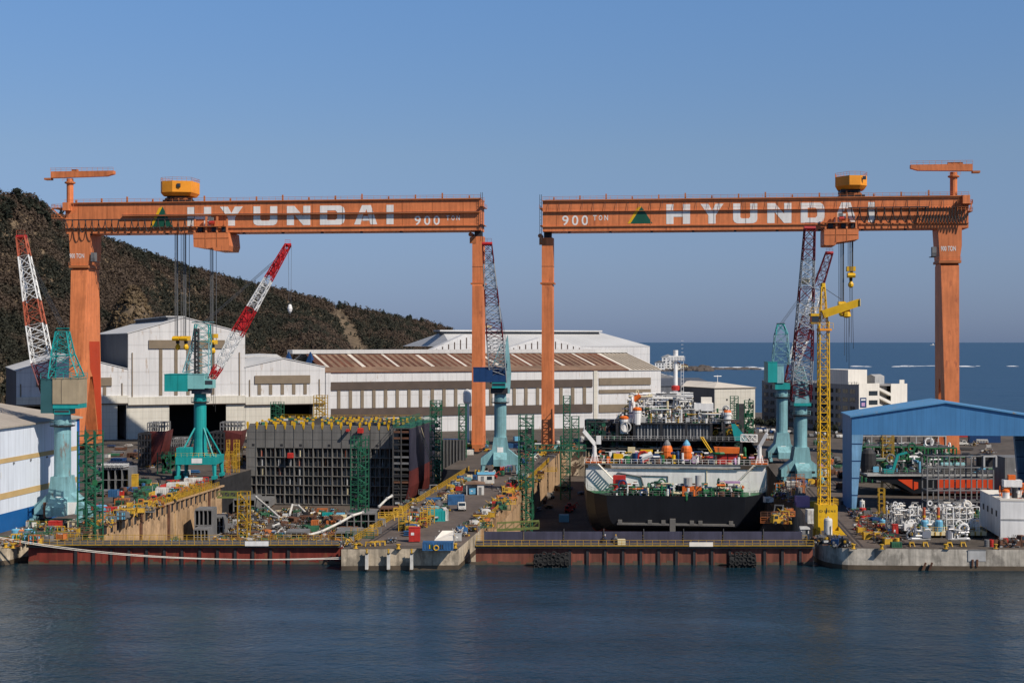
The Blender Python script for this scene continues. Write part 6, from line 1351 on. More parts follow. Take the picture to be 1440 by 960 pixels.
def p_awning(col, w_=4.6, d=4, h=3.0):
    r = root('awning_hut'); c = PALETTE[col]; m = MB(); m.box(w_*.12,w_/2,-d/2,d/2,0,h-.2,c); m.box(-w_/2,w_*.12,d/2-.1,d/2,0,h-.2,c); m.build('walls', r)
    m = MB(); m.prism([(-w_/2-.3,h-.2),(w_/2+.3,h-.2),(w_/2+.3,h),(0,h+.4),(-w_/2-.3,h)], 'y', -d/2-.3, d/2+.3, RUSTROOF2); m.build('roof', r)
    for x in (-w_/2+.1,): m = MB(); m.tube((x,-d/2,0),(x,-d/2,h-.2),.08,WHITE,5); m.build('post', r)
    m = MB(); m.box(w_*.2,w_*.36,-d/2-.04,-d/2-.003,0,2,GREY); m.build('door', r); return r
def p_bollard(col):
    r = root('mooring_bollard'); c = PALETTE[col]; m = MB(); m.lathe((0,0,0),[(.5,0),(.5,.1),(.28,.16),(.28,.7),(.45,.8),(.45,.95),(.2,1.0)],c,10); m.build('post', r); m = MB(); m.box(-.6,.6,-.6,.6,0,.06,DARK); m.build('base_plate', r); return r
def p_machine(col):
    r = root('yard_machine'); c = PALETTE[col]; m = MB(); m.box(-1.3,1.3,-.8,.8,.25,1.0,c); m.prism([(-1.2,1.0),(.2,1.0),(0,2.0),(-1.1,2.0)],'y',-.7,.7,c); m.build('body', r); m = MB(); m.box(-1.0,-.1,-.72,-.7,1.15,1.85,GLASS); m.build('window', r)
    m = MB(); m.bar((.3,0,.9),(1.9,0,2.2),.22,c); m.bar((1.9,0,2.2),(2.3,0,1.2),.16,c); m.build('boom', r)
    for x in (-.8,.8): mm = MB(); mm.tube((x,-.95,.35),(x,.95,.35),.36,TIRE,10); mm.build('wheel', r)
    return r
def p_heap(col):
    r = root('scrap_heap'); m = MB()
    for i in range(34): m.cbox((rnd.gauss(0,1.1), rnd.gauss(0,.8), rnd.random()**1.6*1.1+.1), (rnd.uniform(.2,1.3), rnd.uniform(.1,.5), rnd.uniform(.1,.4)), rnd.choice((BROWN, GREY, GREY_D, DARK, GREY_L, YEL_D, PALETTE[col])), rnd.random()*3)
    o = m.build('scrap', r); m = MB(); [m.tube((rnd.gauss(0,.9), rnd.gauss(0,.6), .2),(rnd.gauss(0,.9), rnd.gauss(0,.6), rnd.uniform(.8,1.9)),.06,PALETTE[col],4) for i in range(9)]; m.build('offcuts', r); return r
def p_valves(col):
    r = root('valve_skid'); c = PALETTE[col]; m = MB(); m.box(-2.2,2.2,-.9,.9,.25,.45,c); m.build('base', r); m = MB(); pipes(m,-2.1,2.1,-.8,.8,.45,2.3,34,(GREY_L,CHROME,WHITE,c),.07,.26,3,.6,2); o = m.build('pipework', r)
    for x in (-1.7,1.7): mm = MB(); mm.box(x-.15,x+.15,-.7,.7,0,.25,DARK); mm.build('foot', r)
    return r
BUILD = dict(container=p_container, hut=p_hut, cabinet=p_cabinet, tank=p_tank, drum=p_drum, crate=p_crate, generator=p_generator, reel=p_reel, bottles=p_bottles, trestle=p_trestle, stack=p_pile, pipes=p_pipes,
  ladder=p_stairtower, rail=p_rail, bike=p_bike, car=p_car, block=p_block, tarp=p_tarp, awning=p_awning, bollard=p_bollard, machine=p_machine, heap=p_heap, valves=p_valves)
KIND = dict(container=('shipping container','container'), hut=('site hut','hut'), cabinet=('control cabinet','cabinet'), tank=('storage tank','tank'), drum=('oil drum','drum'), crate=('open crate','crate'), generator=('welding generator','generator'),
  reel=('cable reel','cable reel'), bottles=('gas bottle rack','rack'), trestle=('steel trestle','trestle'), stack=('stack of steel plates','steel stack'), pipes=('pipe bundle','pipes'), ladder=('access ladder frame','ladder'), rail=('guard rail','railing'),
  bike=('parked motorcycle','motorcycle'), car=('parked car','car'), block=('steel hull block','ship section'), tarp=('canvas shelter','shelter'), awning=('awning hut','hut'), bollard=('mooring bollard','bollard'), machine=('yard machine','machine'), heap=('scrap heap','scrap'), valves=('valve skid','pipe skid'))
LAND = [(p, *gnd(px, py, z)) for p, px, py, z in (
 ('the white pickup truck', 649, 717, 0), ('the red cabinet on the pier', 583, 761, 0), ('the white canvas shelter', 625, 764, 0), ('the awning hut', 668, 694, 0), ('the mauve container', 710, 655, 0), ('the teal container', 615, 732, 0),
 ('the navy house crane', 702, 665, 0), ('the yellow tower crane', 1161, 757, 0), ('the deep teal crane', 281, 670, 0), ('the louvred house crane', 88, 735, 0), ('the grey hull block', 450, 722, -11), ('the left dock gate', 260, 768, -11), ('the hull side shell', 590, 715, -11),
 ('the black ship', 950, 765, -11), ('the left blue shed leg', 1201, 718, 0), ('the white pipe module', 1315, 758, 0), ('the white deck house', 1415, 765, 0), ('the yellow winch cabin', 187, 690, 0), ('the dark red bow section', 215, 655, 0), ('the right jib crane pair', 1112, 672, 0), ('the long rusty hall', 650, 612, 0),
 ('the cream warehouse', 1037, 605, 0), ('the tall green scaffold', 127, 760, 0), ('the blue containers', 625, 705, 0), ('the orange bins', 455, 735, -11), ('the left gantry leg', 671, 645, 0), ('the grey pipe frame', 1350, 712, 0))]
ITEMS = []
SMALL = dict(block=dict(L=4.2,Wd=3,h=1.7), container=dict(L=3.0,Wd=2.0,h=1.7), hut=dict(L=2.6,Wd=2.2,h=2.2), tank=dict(R_=.8,h=2.0), tarp=dict(w_=2.4,d=2,h=1.3))
def put(kind, col, x, y, z=0, rz=0, lab=None, group=None, variant=0, near=None, **k):
    key = (kind, col, variant, tuple(sorted(k.items())))
    o, new = proto(key, lambda: BUILD[kind](col, **k))
    o.location = (x, y, z); o.rotation_euler = (0, 0, rz)
    ITEMS.append([o, kind, col, lab, group, x, y, near]); return o
def pp(kind, col, px, py, z=0, rz=0, lab=None, **k): x, y = gnd(px, py, z); return put(kind, col, x, y, z, rz, lab, **k)
def label_items():
    groups = {}
    for it in ITEMS:
        o, kind, col, lab, group, x, y, near = it; nm, cat = KIND[kind]; o['category'] = cat
        if lab: o['label'] = lab; o['group'] = group or nm+'s of the shipyard'; continue
        if near is None:
            best = min(LAND, key=lambda L: (L[1]-x)**2+(L[2]-y)**2); p, lx_, ly_ = best
            T = dep(x, y); a = (x*CT+y*ST)/T; TL = dep(lx_, ly_); al = (lx_*CT+ly_*ST)/TL
            dx = (a-al)*F; dy = 80000/T-80000/TL
            rel = ('right of' if dx > 0 else 'left of') if abs(dx) > abs(dy)*.9 else ('in front of' if dy > 0 else 'behind')
            near = rel+' '+p
        groups.setdefault((kind, col, near), []).append(it)
    ords = ['nearest', 'second nearest', 'third nearest', 'fourth nearest', 'fifth nearest', 'sixth nearest', 'seventh nearest', 'eighth nearest', 'ninth nearest', 'tenth nearest', 'eleventh nearest', 'twelfth nearest']
    for (kind, col, near), L in groups.items():
        nm, cat = KIND[kind]; L.sort(key=lambda it: dep(it[5], it[6]))
        for i, it in enumerate(L):
            o = it[0]; o['group'] = it[4] or nm+'s of the shipyard'
            base = col+' '+nm+' '+near
            if len(L) == 1: o['label'] = base
            elif len(L) <= 8:
                o['label'] = (('farthest' if i == len(L)-1 and len(L) > 1 else ords[i])+' of the '+str(len(L))+' '+base.replace(nm, nm+'s', 1)) if not nm.startswith('stack') else (('farthest ' if i == len(L)-1 else ords[i]+' ')+base)
            else: o['label'] = base; o['group'] = col+' '+nm+'s '+near
def scaffold(px, T, wpx, ztop, zbase, label, mat=GREEN, dens=1.0, net=False, d=None, X=None, rungs=2.0, group='green stair towers'):
    x, y = at(px, T); w_ = wpx*T/F; d = d or w_
    t = thing('scaffold_tower', label, 'scaffold', (x, y, zbase), 0, group); h = ztop-zbase; n = max(2, int(h/rungs))
    m = MB(); r = .13
    for sx_ in (-1, 0, 1) if w_ > 3 else (-1, 1):
        for sy in (-1, 1): m.box(sx_*w_/2-r, sx_*w_/2+r, sy*d/2-r, sy*d/2+r, 0, h+1, mat)
    for k in range(1, n+1):
        z = h*k/n
        for sy in (-1, 1): m.box(-w_/2, w_/2, sy*d/2-.09, sy*d/2+.09, z-.09, z+.09, mat); m.box(-w_/2, w_/2, sy*d/2-.05, sy*d/2+.05, z+.9, z+1.0, mat)
        for sx_ in (-1, 1): m.box(sx_*w_/2-.09, sx_*w_/2+.09, -d/2, d/2, z-.09, z+.09, mat)
        if k % 2: m.tube((-w_/2, -d/2, z-h/n), (w_/2, -d/2, z), .07, mat, 4)
    m.build('frame', t)
    for k in range(n):
        z = h*k/n; sg = 1 if k % 2 else -1; m = MB(); m.add([(-sg*w_*.4,-d*.1,z),(sg*w_*.4,-d*.1,z+h/n),(sg*w_*.4,d*.25,z+h/n),(-sg*w_*.4,d*.25,z),(-sg*w_*.4,-d*.1,z+.25),(sg*w_*.4,-d*.1,z+h/n+.25),(sg*w_*.4,d*.25,z+h/n+.25),(-sg*w_*.4,d*.25,z+.25)], [(3,2,1,0),(4,5,6,7),(0,1,5,4),(2,3,7,6)], mat); m.build('stair_flight', t)
    for k in range(1, n+1, 2): m = MB(); z = h*k/n; m.box(-w_/2, w_/2, d*.26, d/2, z+.01, z+.08, GREY_D); m.build('landing', t)
    if net:
        m = MB()
        for i in range(int(60*dens)): m.cbox((rnd.uniform(-.5,.5)*w_, rnd.choice((-.53,.5))*d, rnd.uniform(.5,h)), (rnd.uniform(.3,1.1), .06, rnd.uniform(.3,1.6)), rnd.choice((mat, GREEN2, GREEN, DARK)), 0)
        o = m.build('netting', t); o['kind'] = 'stuff'
    return t
def gangway(p, q, label, mat=GREEN_Y, w_=1.6, h=1.5, group='gangways across the docks'):
    p = Vector(p); q = Vector(q); c = (p+q)/2; t = thing('gangway', label, 'gangway', tuple(c), 0, group); a = p-c; b_ = q-c; n = max(3, int((q-p).length/1.6))
    u = (b_-a).normalized(); sd = u.cross(Vector((0,0,1)))*(w_/2); m = MB()
    for s_ in (-1, 1):
        o = sd*s_; m.bar(a+o, b_+o, .3, mat); m.bar(a+o+Vector((0,0,h)), b_+o+Vector((0,0,h)), .16, mat)
        for i in range(n+1): f = a.lerp(b_, i/n)+o; m.bar(f, f+Vector((0,0,h)), .11, mat)
        for i in range(n): m.tube(a.lerp(b_, i/n)+o, a.lerp(b_, (i+1)/n)+o+Vector((0,0,h)), .05, mat, 4)
    m.build('truss', t); m = MB(); m.add([a-sd, b_-sd, b_+sd, a+sd], [(0,1,2,3)], GREY_D); m.v += [tuple(Vector(v)-Vector((0,0,.12))) for v in m.v[:4]]; m.f.append((7,6,5,4)); m.m.append(0); m.build('deck', t); return t
def person(x, y, z, rz, label, top, pants, hat, pose='stand'):
    t = thing('person', label, 'person', (x, y, z), rz, 'people at work in the yard')
    V = [(0,0,.95),(0,0,1.2),(0,0,1.42),(0,0,1.52),(0,.02,1.62),(0,.02,1.74), (.2,0,1.4),(.27,.02,1.12),(.26,.1,.88), (-.2,0,1.4),(-.27,.02,1.12),(-.24,.14,.9), (.1,0,.9),(.11,.02,.48),(.12,-.02,.06),(.12,.12,.03), (-.1,0,.9),(-.12,.06,.48),(-.13,0,.06),(-.13,.14,.03)]
    E = [(0,1),(1,2),(2,3),(3,4),(4,5),(2,6),(6,7),(7,8),(2,9),(9,10),(10,11),(0,12),(12,13),(13,14),(14,15),(0,16),(16,17),(17,18),(18,19)]
    rad = [.15,.15,.17,.06,.10,.09,.075,.055,.045,.075,.055,.045,.1,.075,.055,.05,.1,.075,.055,.05]
    me = bpy.data.meshes.new('body'); me.from_pydata(V, E, []); o = bpy.data.objects.new('body', me); COL.objects.link(o)
    md = o.modifiers.new('skin', 'SKIN'); o.modifiers.new('sub', 'SUBSURF').levels = 1
    for i, v in enumerate(me.skin_vertices[0].data): v.radius = (rad[i], rad[i]); v.use_root = (i == 0)
    dg = bpy.context.evaluated_depsgraph_get(); dg.update(); me2 = bpy.data.meshes.new_from_object(o.evaluated_get(dg)); o.modifiers.clear(); o.data = me2
    for mm in (top, pants, SKIN): me2.materials.append(mm)
    for p in me2.polygons: p.material_index = 2 if p.center.z > 1.5 or (p.center.z < .93 and abs(p.center.x) > .21) else (0 if p.center.z > .95 else 1)
    o.parent = t; m = MB(); m.lathe((0,.02,1.72),[(.13,0),(.13,.05),(.1,.12),(.04,.15)],hat,10); m.box(-.11,.11,.1,.24,1.73,1.75,hat); m.build('hard_hat', t); return t
# ================================================================== placing
# --- middle pier
o = pp('container','blue',616,772.6,.02,TH,'low blue skip with a yellow arch mark at the pier tip',L=5.7,Wd=2.2,h=1.6)
m = MB(); m.torus((-.3,-1.25,.55),.45,.11,YEL,'y',14,5); m.build('yellow_mark', o); m = MB(); [m.box(x-.09,x+.09,-1.2,-1.16,.35,1.15,c_) for x,c_ in ((-1.3,GREEN2),(-.98,DARK),(.55,DARK),(.9,DARK),(-1.55,YEL))]; m.build('dark_slot', o)
pp('cabinet','red',583,761.5,.02,TH,'tall red control cabinet with white sign near the pier tip')
pp('tarp','tarp',625,763.5,.02,TH,'white canvas shelter just behind the blue skip on the pier')
pp('cabinet','light grey',644.5,761,.02,TH,'pale grey box beside the white canvas shelter',w_=1.3,d=1.1,h=1.5)
pp('container','teal',613,731,.02,TH+.15,'teal container with white end near the middle of the pier',L=3.6,Wd=4.6,h=2.3)
x,y = gnd(625.5,730,.02); put('container','white',x,y,.02,TH+.15,'white narrow container at the end of the teal container',L=.9,Wd=4.6,h=2.5)
pp('container','blue',609,709,.02,TH+.1,'smaller of two bright blue containers on the pier, left one',L=3.4,Wd=2.6,h=1.6)
pp('container','blue',641,708.5,.02,TH+.1,'larger of two bright blue containers on the pier, left of the pickup',L=3.9,Wd=3.4,h=2.3,variant=1)
pp('car','white',649,717,.02,R(-84)+TH,'white pickup truck driving down the pier road',model='pickup')
pp('awning','white',668,694.5,.02,TH+.05,'white awning hut with brown roof on the pier')
pp('hut','white',683,678.5,.02,TH+.1,'white hut with blue trim farther along the pier',L=4.6,Wd=3.2,h=2.5,roofc='pale blue')
pp('cabinet','cream',655,692.5,.02,TH,'cream box in front of the brown roofed awning hut',w_=1.4,d=1.2,h=2.2)
pp('cabinet','pale blue',665,695,.02,TH,'pale blue box in front of the brown roofed awning hut',w_=1.8,d=1.3,h=1.7)
pp('cabinet','green',699,665,.02,TH,'green box on the pier before the mauve container',w_=1.8,d=1.6,h=2.2)
pp('container','mauve',710.5,655.5,.02,TH+.1,'faded mauve container near the pier root under the crane',L=3.3,Wd=3,h=2.5)
pp('tarp','red',656,677,.02,TH,'red canvas heap left of the white awning hut',w_=2.4,d=2.2,h=1.3)
for px,py,c in ((544,764,'black'),(549,763,'blue'),(554,763,'black')): pp('bike',c,px,py,.02,R(70),near='in front of the red cabinet on the pier')
for i in range(16): px=655+rnd.random()*24; pp('bike',rnd.choice(('black','blue','red','grey')),px,742-(px-655)*.66+rnd.uniform(-1.5,1.5),.02,R(rnd.uniform(-30,30)),near='in the row right of the pier road')
for i in range(14): px=616+rnd.random()*18; pp('bike',rnd.choice(('black','blue','grey')),px,704-(px-616)*.75+rnd.uniform(-1,2),.02,R(rnd.uniform(-30,30)),near='in the row beside the blue containers')
m=None
for i,px in enumerate((521,528,535)): pp('trestle','yellow',px,767.5-i*.6,.02,TH,near='in a row at the left pier tip',w_=2.0,h=.9)
for i in range(26): y=279+i*6.2; put('rail','worn',PXL+.5,y,.02,R(90),near='along the left edge of the pier',L=6,h=1.35)
for i in range(28): y=302+i*6.2; put('rail','worn',PXR-.4,y,.02,R(90),near='along the right edge of the pier',L=6,h=1.35)
def strip(n,px0,py0,px1,py1,jx,jy,kinds,cols,z=.02,rzr=.4):
    for i in range(n):
        f=(i+rnd.random()*.8)/n; px=px0+(px1-px0)*f+rnd.uniform(-jx,jx); py=py0+(py1-py0)*f+rnd.uniform(-jy,jy)
        py=min(py, 768.2 if px > 1172 else 763.5 if px > 1140 else 769); kd=rnd.choice(kinds); pp(kd,rnd.choice(cols),px,py,z,TH+rnd.uniform(-rzr,rzr),variant=rnd.randrange(3),**SMALL.get(kd,{}))
small=('crate','generator','drum','bottles','heap','reel','heap','stack','machine','generator','crate')
mix=('yellow','yellow','orange','green','blue','grey','rusty','red','pale teal','cream','yellow','white')
strip(18,488,769.5,612,688,1,1.5,('crate','drum','rail','heap','rail','trestle'),('yellow','yellow','grey','rusty','orange','green','yellow'))      # left rim of the pier
strip(8,575,756,612,722,4,3,small,mix)
strip(24,572,745,662,672,5,4,small,mix); strip(12,574,750,622,716,5,3,small,('yellow','green','grey','blue','rusty','yellow','pale teal'))
strip(38,650,755,740,668,5,4,small,('yellow','yellow','orange','red','green','grey','white','yellow','rusty','blue'))
strip(16,660,754,772,655,4,3,('rail','crate','machine','trestle','heap','drum'),('yellow','yellow','orange','green','rusty'))
strip(30,640,690,745,645,12,6,small,mix)
for px,py in ((566,746),(571,743),(600,738),(606,735),(596,741)): pp('ladder','yellow',px,py,.02,TH,near='left of the teal container',h=3.2,w_=1.5)
x,y=gnd(692,689,.02); person(x,y,.02,R(160),'man in dark work clothes walking on the pier road',WORKW,DARK,YEL)
for i,(px,lab) in enumerate(((851,'worker in dark clothes standing on the right dock gate by the locker'),(866,'worker in grey clothes on the right dock gate nearest the locker'))):
    x,y=at(px,283); person(x,y,-.2,R(180),lab,(WORKW,GREY)[i],DARK,(WHITE,YEL)[i])
x,y=at(172,296); 
# --- pier root and the yard behind it
strip(70,500,632,830,626,20,12,('container','crate','tank','heap','stack','generator','pipes','block','machine','hut'),('grey','rusty','green','white','blue','navy','grey','yellow','orange','pale blue'),0)
strip(18,725,650,800,632,8,6,small+('container',),mix,0)
x,y=gnd(634,640); t=thing('horizontal_tank','dark navy horizontal tank behind the hull side shell','tank',(x,y,0),TH); m=MB(); zt=zp(622,dep(x,y)); m.tube((-2.6,0,zt),(2.9,0,zt),1.4,NAVY,14); m.build('vessel',t); m=MB(); [m.box(q-.3,q+.3,-1.1,1.1,0,zt-.9,GREY_D) for q in (-1.8,1.8)]; m.build('cradle',t)
x,y=at(657,560); t=thing('white_silo','white rounded silo behind the pin leg of the left gantry','tank',(x,y,0),TH); m=MB(); zt=zp(547,560); m.lathe((0,0,0),[(.9,0),(.9,zt-6),(1.6,zt-5),(1.6,zt-1.4),(1.0,zt-.3),(.2,zt)],WHITE,14); m.build('vessel',t); m=MB(); m.tube((1.3,0,0),(1.3,0,zt-5),.12,GREY,5); m.build('pipe',t)
# --- scaffold towers
scaffold(127,300,26,zp(612,300),-11,'tall dense green scaffold tower left of the left dock gate',GREEN,.7,True,rungs=1.9)
scaffold(506,388,21,zp(618,388),-11,'tall green scaffold tower standing in front of the grey hull block',GREEN,.5,True)
scaffold(613,447,14,zp(567,447),-11,'tall dark green scaffold tower at the back of the hull side shell',GREEN,.6,True)
scaffold(650.5,490,10,zp(572,490),0,'thin green scaffold tower left of the pin leg of the left gantry',GREEN)
scaffold(740,383,19,zp(588,383),-11,'tall green scaffold tower at the pier edge carrying a gangway',GREEN,.3,True)
scaffold(795,460,13,zp(617,460),-11,'green scaffold tower in the dock left of the black ship, under the gangway',GREEN)
scaffold(797,500,9,zp(560,500),0,'thin green scaffold tower right of the pin leg of the right gantry',GREEN)
scaffold(809,490,10,zp(589,490),0,'short green scaffold tower close behind the left side of the black ship',GREEN)
scaffold(343,365,14,zp(696,365),-11,'yellow green stair tower on the dock floor by the tan wall',YEL_D,group='stair towers of the left dock')
scaffold(234,432,19,zp(640,432),0,'green scaffold tower beside the dark red bow section',GREEN,.6,True)
scaffold(451,535,16,zp(559,535),0,'yellow and green tower behind the grey hull block, before the low hall',YEL_D,group='stair towers of the yard')
scaffold(390,585,15,zp(568,585),0,'green scaffold tower in the doorway of the low white hall',GREEN)
scaffold(1032.5,590,11,zp(560,590),0,'green scaffold tower before the cream warehouse, left one',GREEN)
scaffold(1053,570,12,zp(566,570),0,'green scaffold tower with rusty net before the cream warehouse, right one',GREEN,1.2,True)
scaffold(1248,385,15,zp(611,385),0,'yellow lattice stair tower under the blue shed',YEL_D,group='stair towers of the yard',d=3)
scaffold(1239.5,331,7.5,zp(692,331),0,'slim yellow ladder tower left of the white pipe module',YEL_D,group='stair towers of the yard',d=1.6)
T=372; gangway((*at(306,T),zp(699,T)),(*at(341,T),zp(699,T)),'short green gangway from the tan wall to the stair tower')
T=385; gangway((*at(748,T),zp(633,T)),(*at(824,T),zp(633,T)),'long green gangway from the pier to the black ship',GREEN)
T=297; gangway((*at(699,T),zp(745,T)),(*at(758,T),zp(742,T)),'green yellow gangway behind the left end of the right dock gate')
for px,T,w_,z0,z1,l in ((838,399,24,7.2,17.2,'dark green scaffold at the left end of the black ship superstructure'),(1012,399,22,7.2,17.6,'dark green scaffold right of the corrugated wall on the black ship'),(1034,402,16,7.2,15.5,'dark green scaffold beside the teal brace on the black ship'),(868,396,16,7.2,13.5,'low dark scaffold behind the yellow store box on the black ship')):
    scaffold(px,T,w_,z1,z0,l,GREEN_K,.7,True,group='scaffolds on the black ship')
# --- left quay
for px,c,l in ((23,'pale blue','leftmost of two pale blue drums on the left quay'),(40,'pale blue','rightmost of two pale blue drums on the left quay')): pp('tank',c,px,757,0,0,l,R_=.95,h=1.8)
pp('tank','orange',31.5,757,0,0,'orange drum between two pale blue drums on the left quay',R_=.9,h=1.7)
pp('cabinet','red',74.5,750,0,TH,'left one of two red cabinets on the left quay',w_=1.5,h=2.6); pp('cabinet','red',81.5,749,0,TH,'right one of two red cabinets on the left quay',w_=1.4,h=2.4,variant=1)
pp('cabinet','cream',103,746,0,TH,'cream box at the foot of the louvred house crane',w_=1.9,h=2.0); pp('generator','black',93,745,0,TH,'black generator at the foot of the louvred house crane')
strip(26,2,768,112,752,4,6,('rail','crate','drum','trestle','heap','bottles','rail'),('yellow','yellow','yellow','rusty','grey','orange','green'),0)
strip(14,30,738,110,742,5,5,('rail','crate','drum','trestle','heap','tarp'),('green','yellow','rusty','grey','white','green'),0)
for i in range(9): x,y=at(2+i*3.4,281.5+max(0,i-5)*.7); put('rail','worn',x,y,0,TH+(.3 if i>5 else 0),near='along the front of the left quay',L=1.8,h=1.3,variant=3)
for i in range(14): put('rail','worn',-124.5,295+i*6.3,0,R(90),near='along the top of the tan dock wall',L=6,h=1.35,variant=1)
for i in range(12): put('rail','worn',-126.3,299+i*7,0,R(90),near='set back on the tan wall',L=6,h=1.7,variant=2)
strip(54,150,738,290,678,5,4,('crate','drum','machine','bottles','heap','trestle','generator','rail'),('yellow','yellow','orange','yellow','green','rusty','grey','red'),0)
strip(40,135,728,275,672,12,9,small+('container','pipes','tarp'),('green','blue','red','grey','rusty','orange','green','yellow','pale blue','white'),0)
# --- left yard, hand placed
pp('cabinet','yellow',186.5,690,0,TH,'tall yellow winch cabin in the left yard',w_=2.6,d=2.2,h=4.4); pp('ladder','yellow',179,689,0,TH,'yellow ladder frame against the tall yellow winch cabin',w_=.9,h=5.0)
pp('container','white',228,702,0,TH+.1,'white container nearest the tan dock wall',L=2.8,Wd=2.4,h=3.0); pp('container','white',241.5,692,0,TH+.1,'white container right of the nearest white one',L=2.2,Wd=2.4,h=2.6,variant=1)
pp('container','white',257,690,0,TH+.2,'white container left of the long white one by the deep teal crane',L=2.8,Wd=2.4,h=2.4,variant=2); pp('container','white',272,685,0,TH+.1,'long white container under the deep teal crane',L=4.6,Wd=2.4,h=2.6,variant=3)
pp('cabinet','yellow',247,692,0,TH,'small yellow cabinet between white containers',w_=1.3,h=2.2); pp('cabinet','orange',285,684,0,TH,'orange cabinet at the right end of the long white container',w_=1.0,h=2.1)
pp('container','blue',160,698,0,TH,'blue box left of the yellow winch cabin',L=2.1,Wd=2,h=1.8); pp('crate','red',169,697,0,TH,'red open crate left of the yellow winch cabin'); pp('container','red',157,721,0,TH,'red box on the left yard near the green scaffold tower',L=2,Wd=1.8,h=1.4); pp('tarp','green',205,696,0,TH,'green canvas shelter behind the tan dock wall',w_=4.4,d=4,h=2); pp('tarp','yellow',217,684,0,TH,'small yellow canvas shelter left of the white containers',w_=2,d=1.6,h=1)
x,y=gnd(160,692); 
def slab(px,py,wpx,h,dpt,label,z=0,mat='grey'):
    x,y=gnd(px,py,z); s=dep(x,y)/F; o=put('block',mat,x,y+dpt/2,z,TH,label,L=wpx*s,Wd=dpt,h=h); return o
slab(159,692,38,6.4,9,'grey steel block on supports left of the yellow winch cabin'); slab(157,668,34,3.6,8,'grey steel block behind the first one in the left yard')
for i in range(16): px=143+i*2.1; x,y=at(px,379); t_=put('pipes','light grey',x,y,6.42,R(90),near='on the left yard grey block',variant=1) if i%3==0 else None
def bow(px0,px1,py0,pyb,label,openleft=True,dpt=16,mat=HULL_R,c=DARK):
    pm=(px0+px1)/2; x,y=gnd(pm,pyb); T=dep(x,y); s=T/F; w_=(px1-px0)*s; h=zp(py0,T); t=thing('bow_section',label,'ship section',(x,y,0),TH)
    ss=[]; n=7
    for j in range(5):
        f=j/4; yy=dpt*f*.8; pts=[]
        for i in range(n+1): q=i/n; pts.append((w_*(-.08+.54*(math.sin(q*math.pi/2)**.55))*(1-.25*f*f)+w_*.06*f, yy-1.5*math.sin(q*3), .8+(h-.8)*q))
        ss.append(pts)
    m=MB(); vs=[p for q in ss for p in q]; m.add(vs,[(j*(n+1)+i,(j+1)*(n+1)+i,(j+1)*(n+1)+i+1,j*(n+1)+i+1) for j in range(4) for i in range(n)],mat)
    m.add(ss[0]+[(-w_*.1,0,h),(-w_*.1,0,.8)],[tuple(range(n+3))[::-1]],mat); m.build('shell_plating',t)
    m=MB(); frame(m,-w_*.5,-w_*.06,-1,dpt*.5,.6,h*.93,4,5,c,.22); m.box(-w_*.5,-w_*.06,dpt*.45,dpt*.5,.5,h*.9,c); [m.cbox((-w_*rnd.uniform(.1,.48),rnd.uniform(-.8,3),rnd.uniform(1,h*.9)),(rnd.uniform(.6,2.2),.3,rnd.uniform(.4,1.6)),rnd.choice((c,DARK,GREY_D,BROWN))) for k in range(40)]; m.build('open_frames',t)
    m=MB(); frame(m,-w_*.2,w_*.42,0,dpt*.5,h,h+2.6,6,2,GREY,.13); [m.tube((-w_*.15+k*w_*.09,1,h),(-w_*.15+k*w_*.09,1,h+3.0),.24,rnd.choice((GREY,GREY_L,GREY_D)),6) for k in range(7)]; m.build('top_frames',t)
    m=MB(); [m.box(q*w_-.6,q*w_+.6,0,dpt*.6,0,.8,BROWN) for q in (-.4,-.1,.2)]; m.build('keel_block',t); return t
bow(196,234,606,657,'dark red bow section with open frames in the left yard')
bow(296,342,605,648,'dark red hull section left of the grey hull block, behind the deep teal crane'); bow(232,262,628,652,'low dark red hull section between the two larger ones')
strip(9,313,664,342,650,4,4,('machine','ladder','heap','crate'),('orange','yellow','orange','yellow'),0); strip(34,135,700,262,655,10,26,small+('block','container','heap','block'),('rusty','grey','black','green','yellow','grey','rusty','blue'),0); strip(26,140,655,345,640,10,10,('block','heap','stack','pipes','container'),('grey','black','rusty','black','navy'),0); strip(10,140,640,262,655,8,8,('block','stack','pipes','heap','crate'),('grey','black','rusty','grey'),0)
for px in (331,334.5,321): x,y=gnd(px,664); put('ladder','yellow',x,y,0,TH,near='beside the right dark red hull section',w_=.8,h=9)
slab(326,690,34,6,20,'black steel block filling the recess left of the grey hull block',-11,'black')
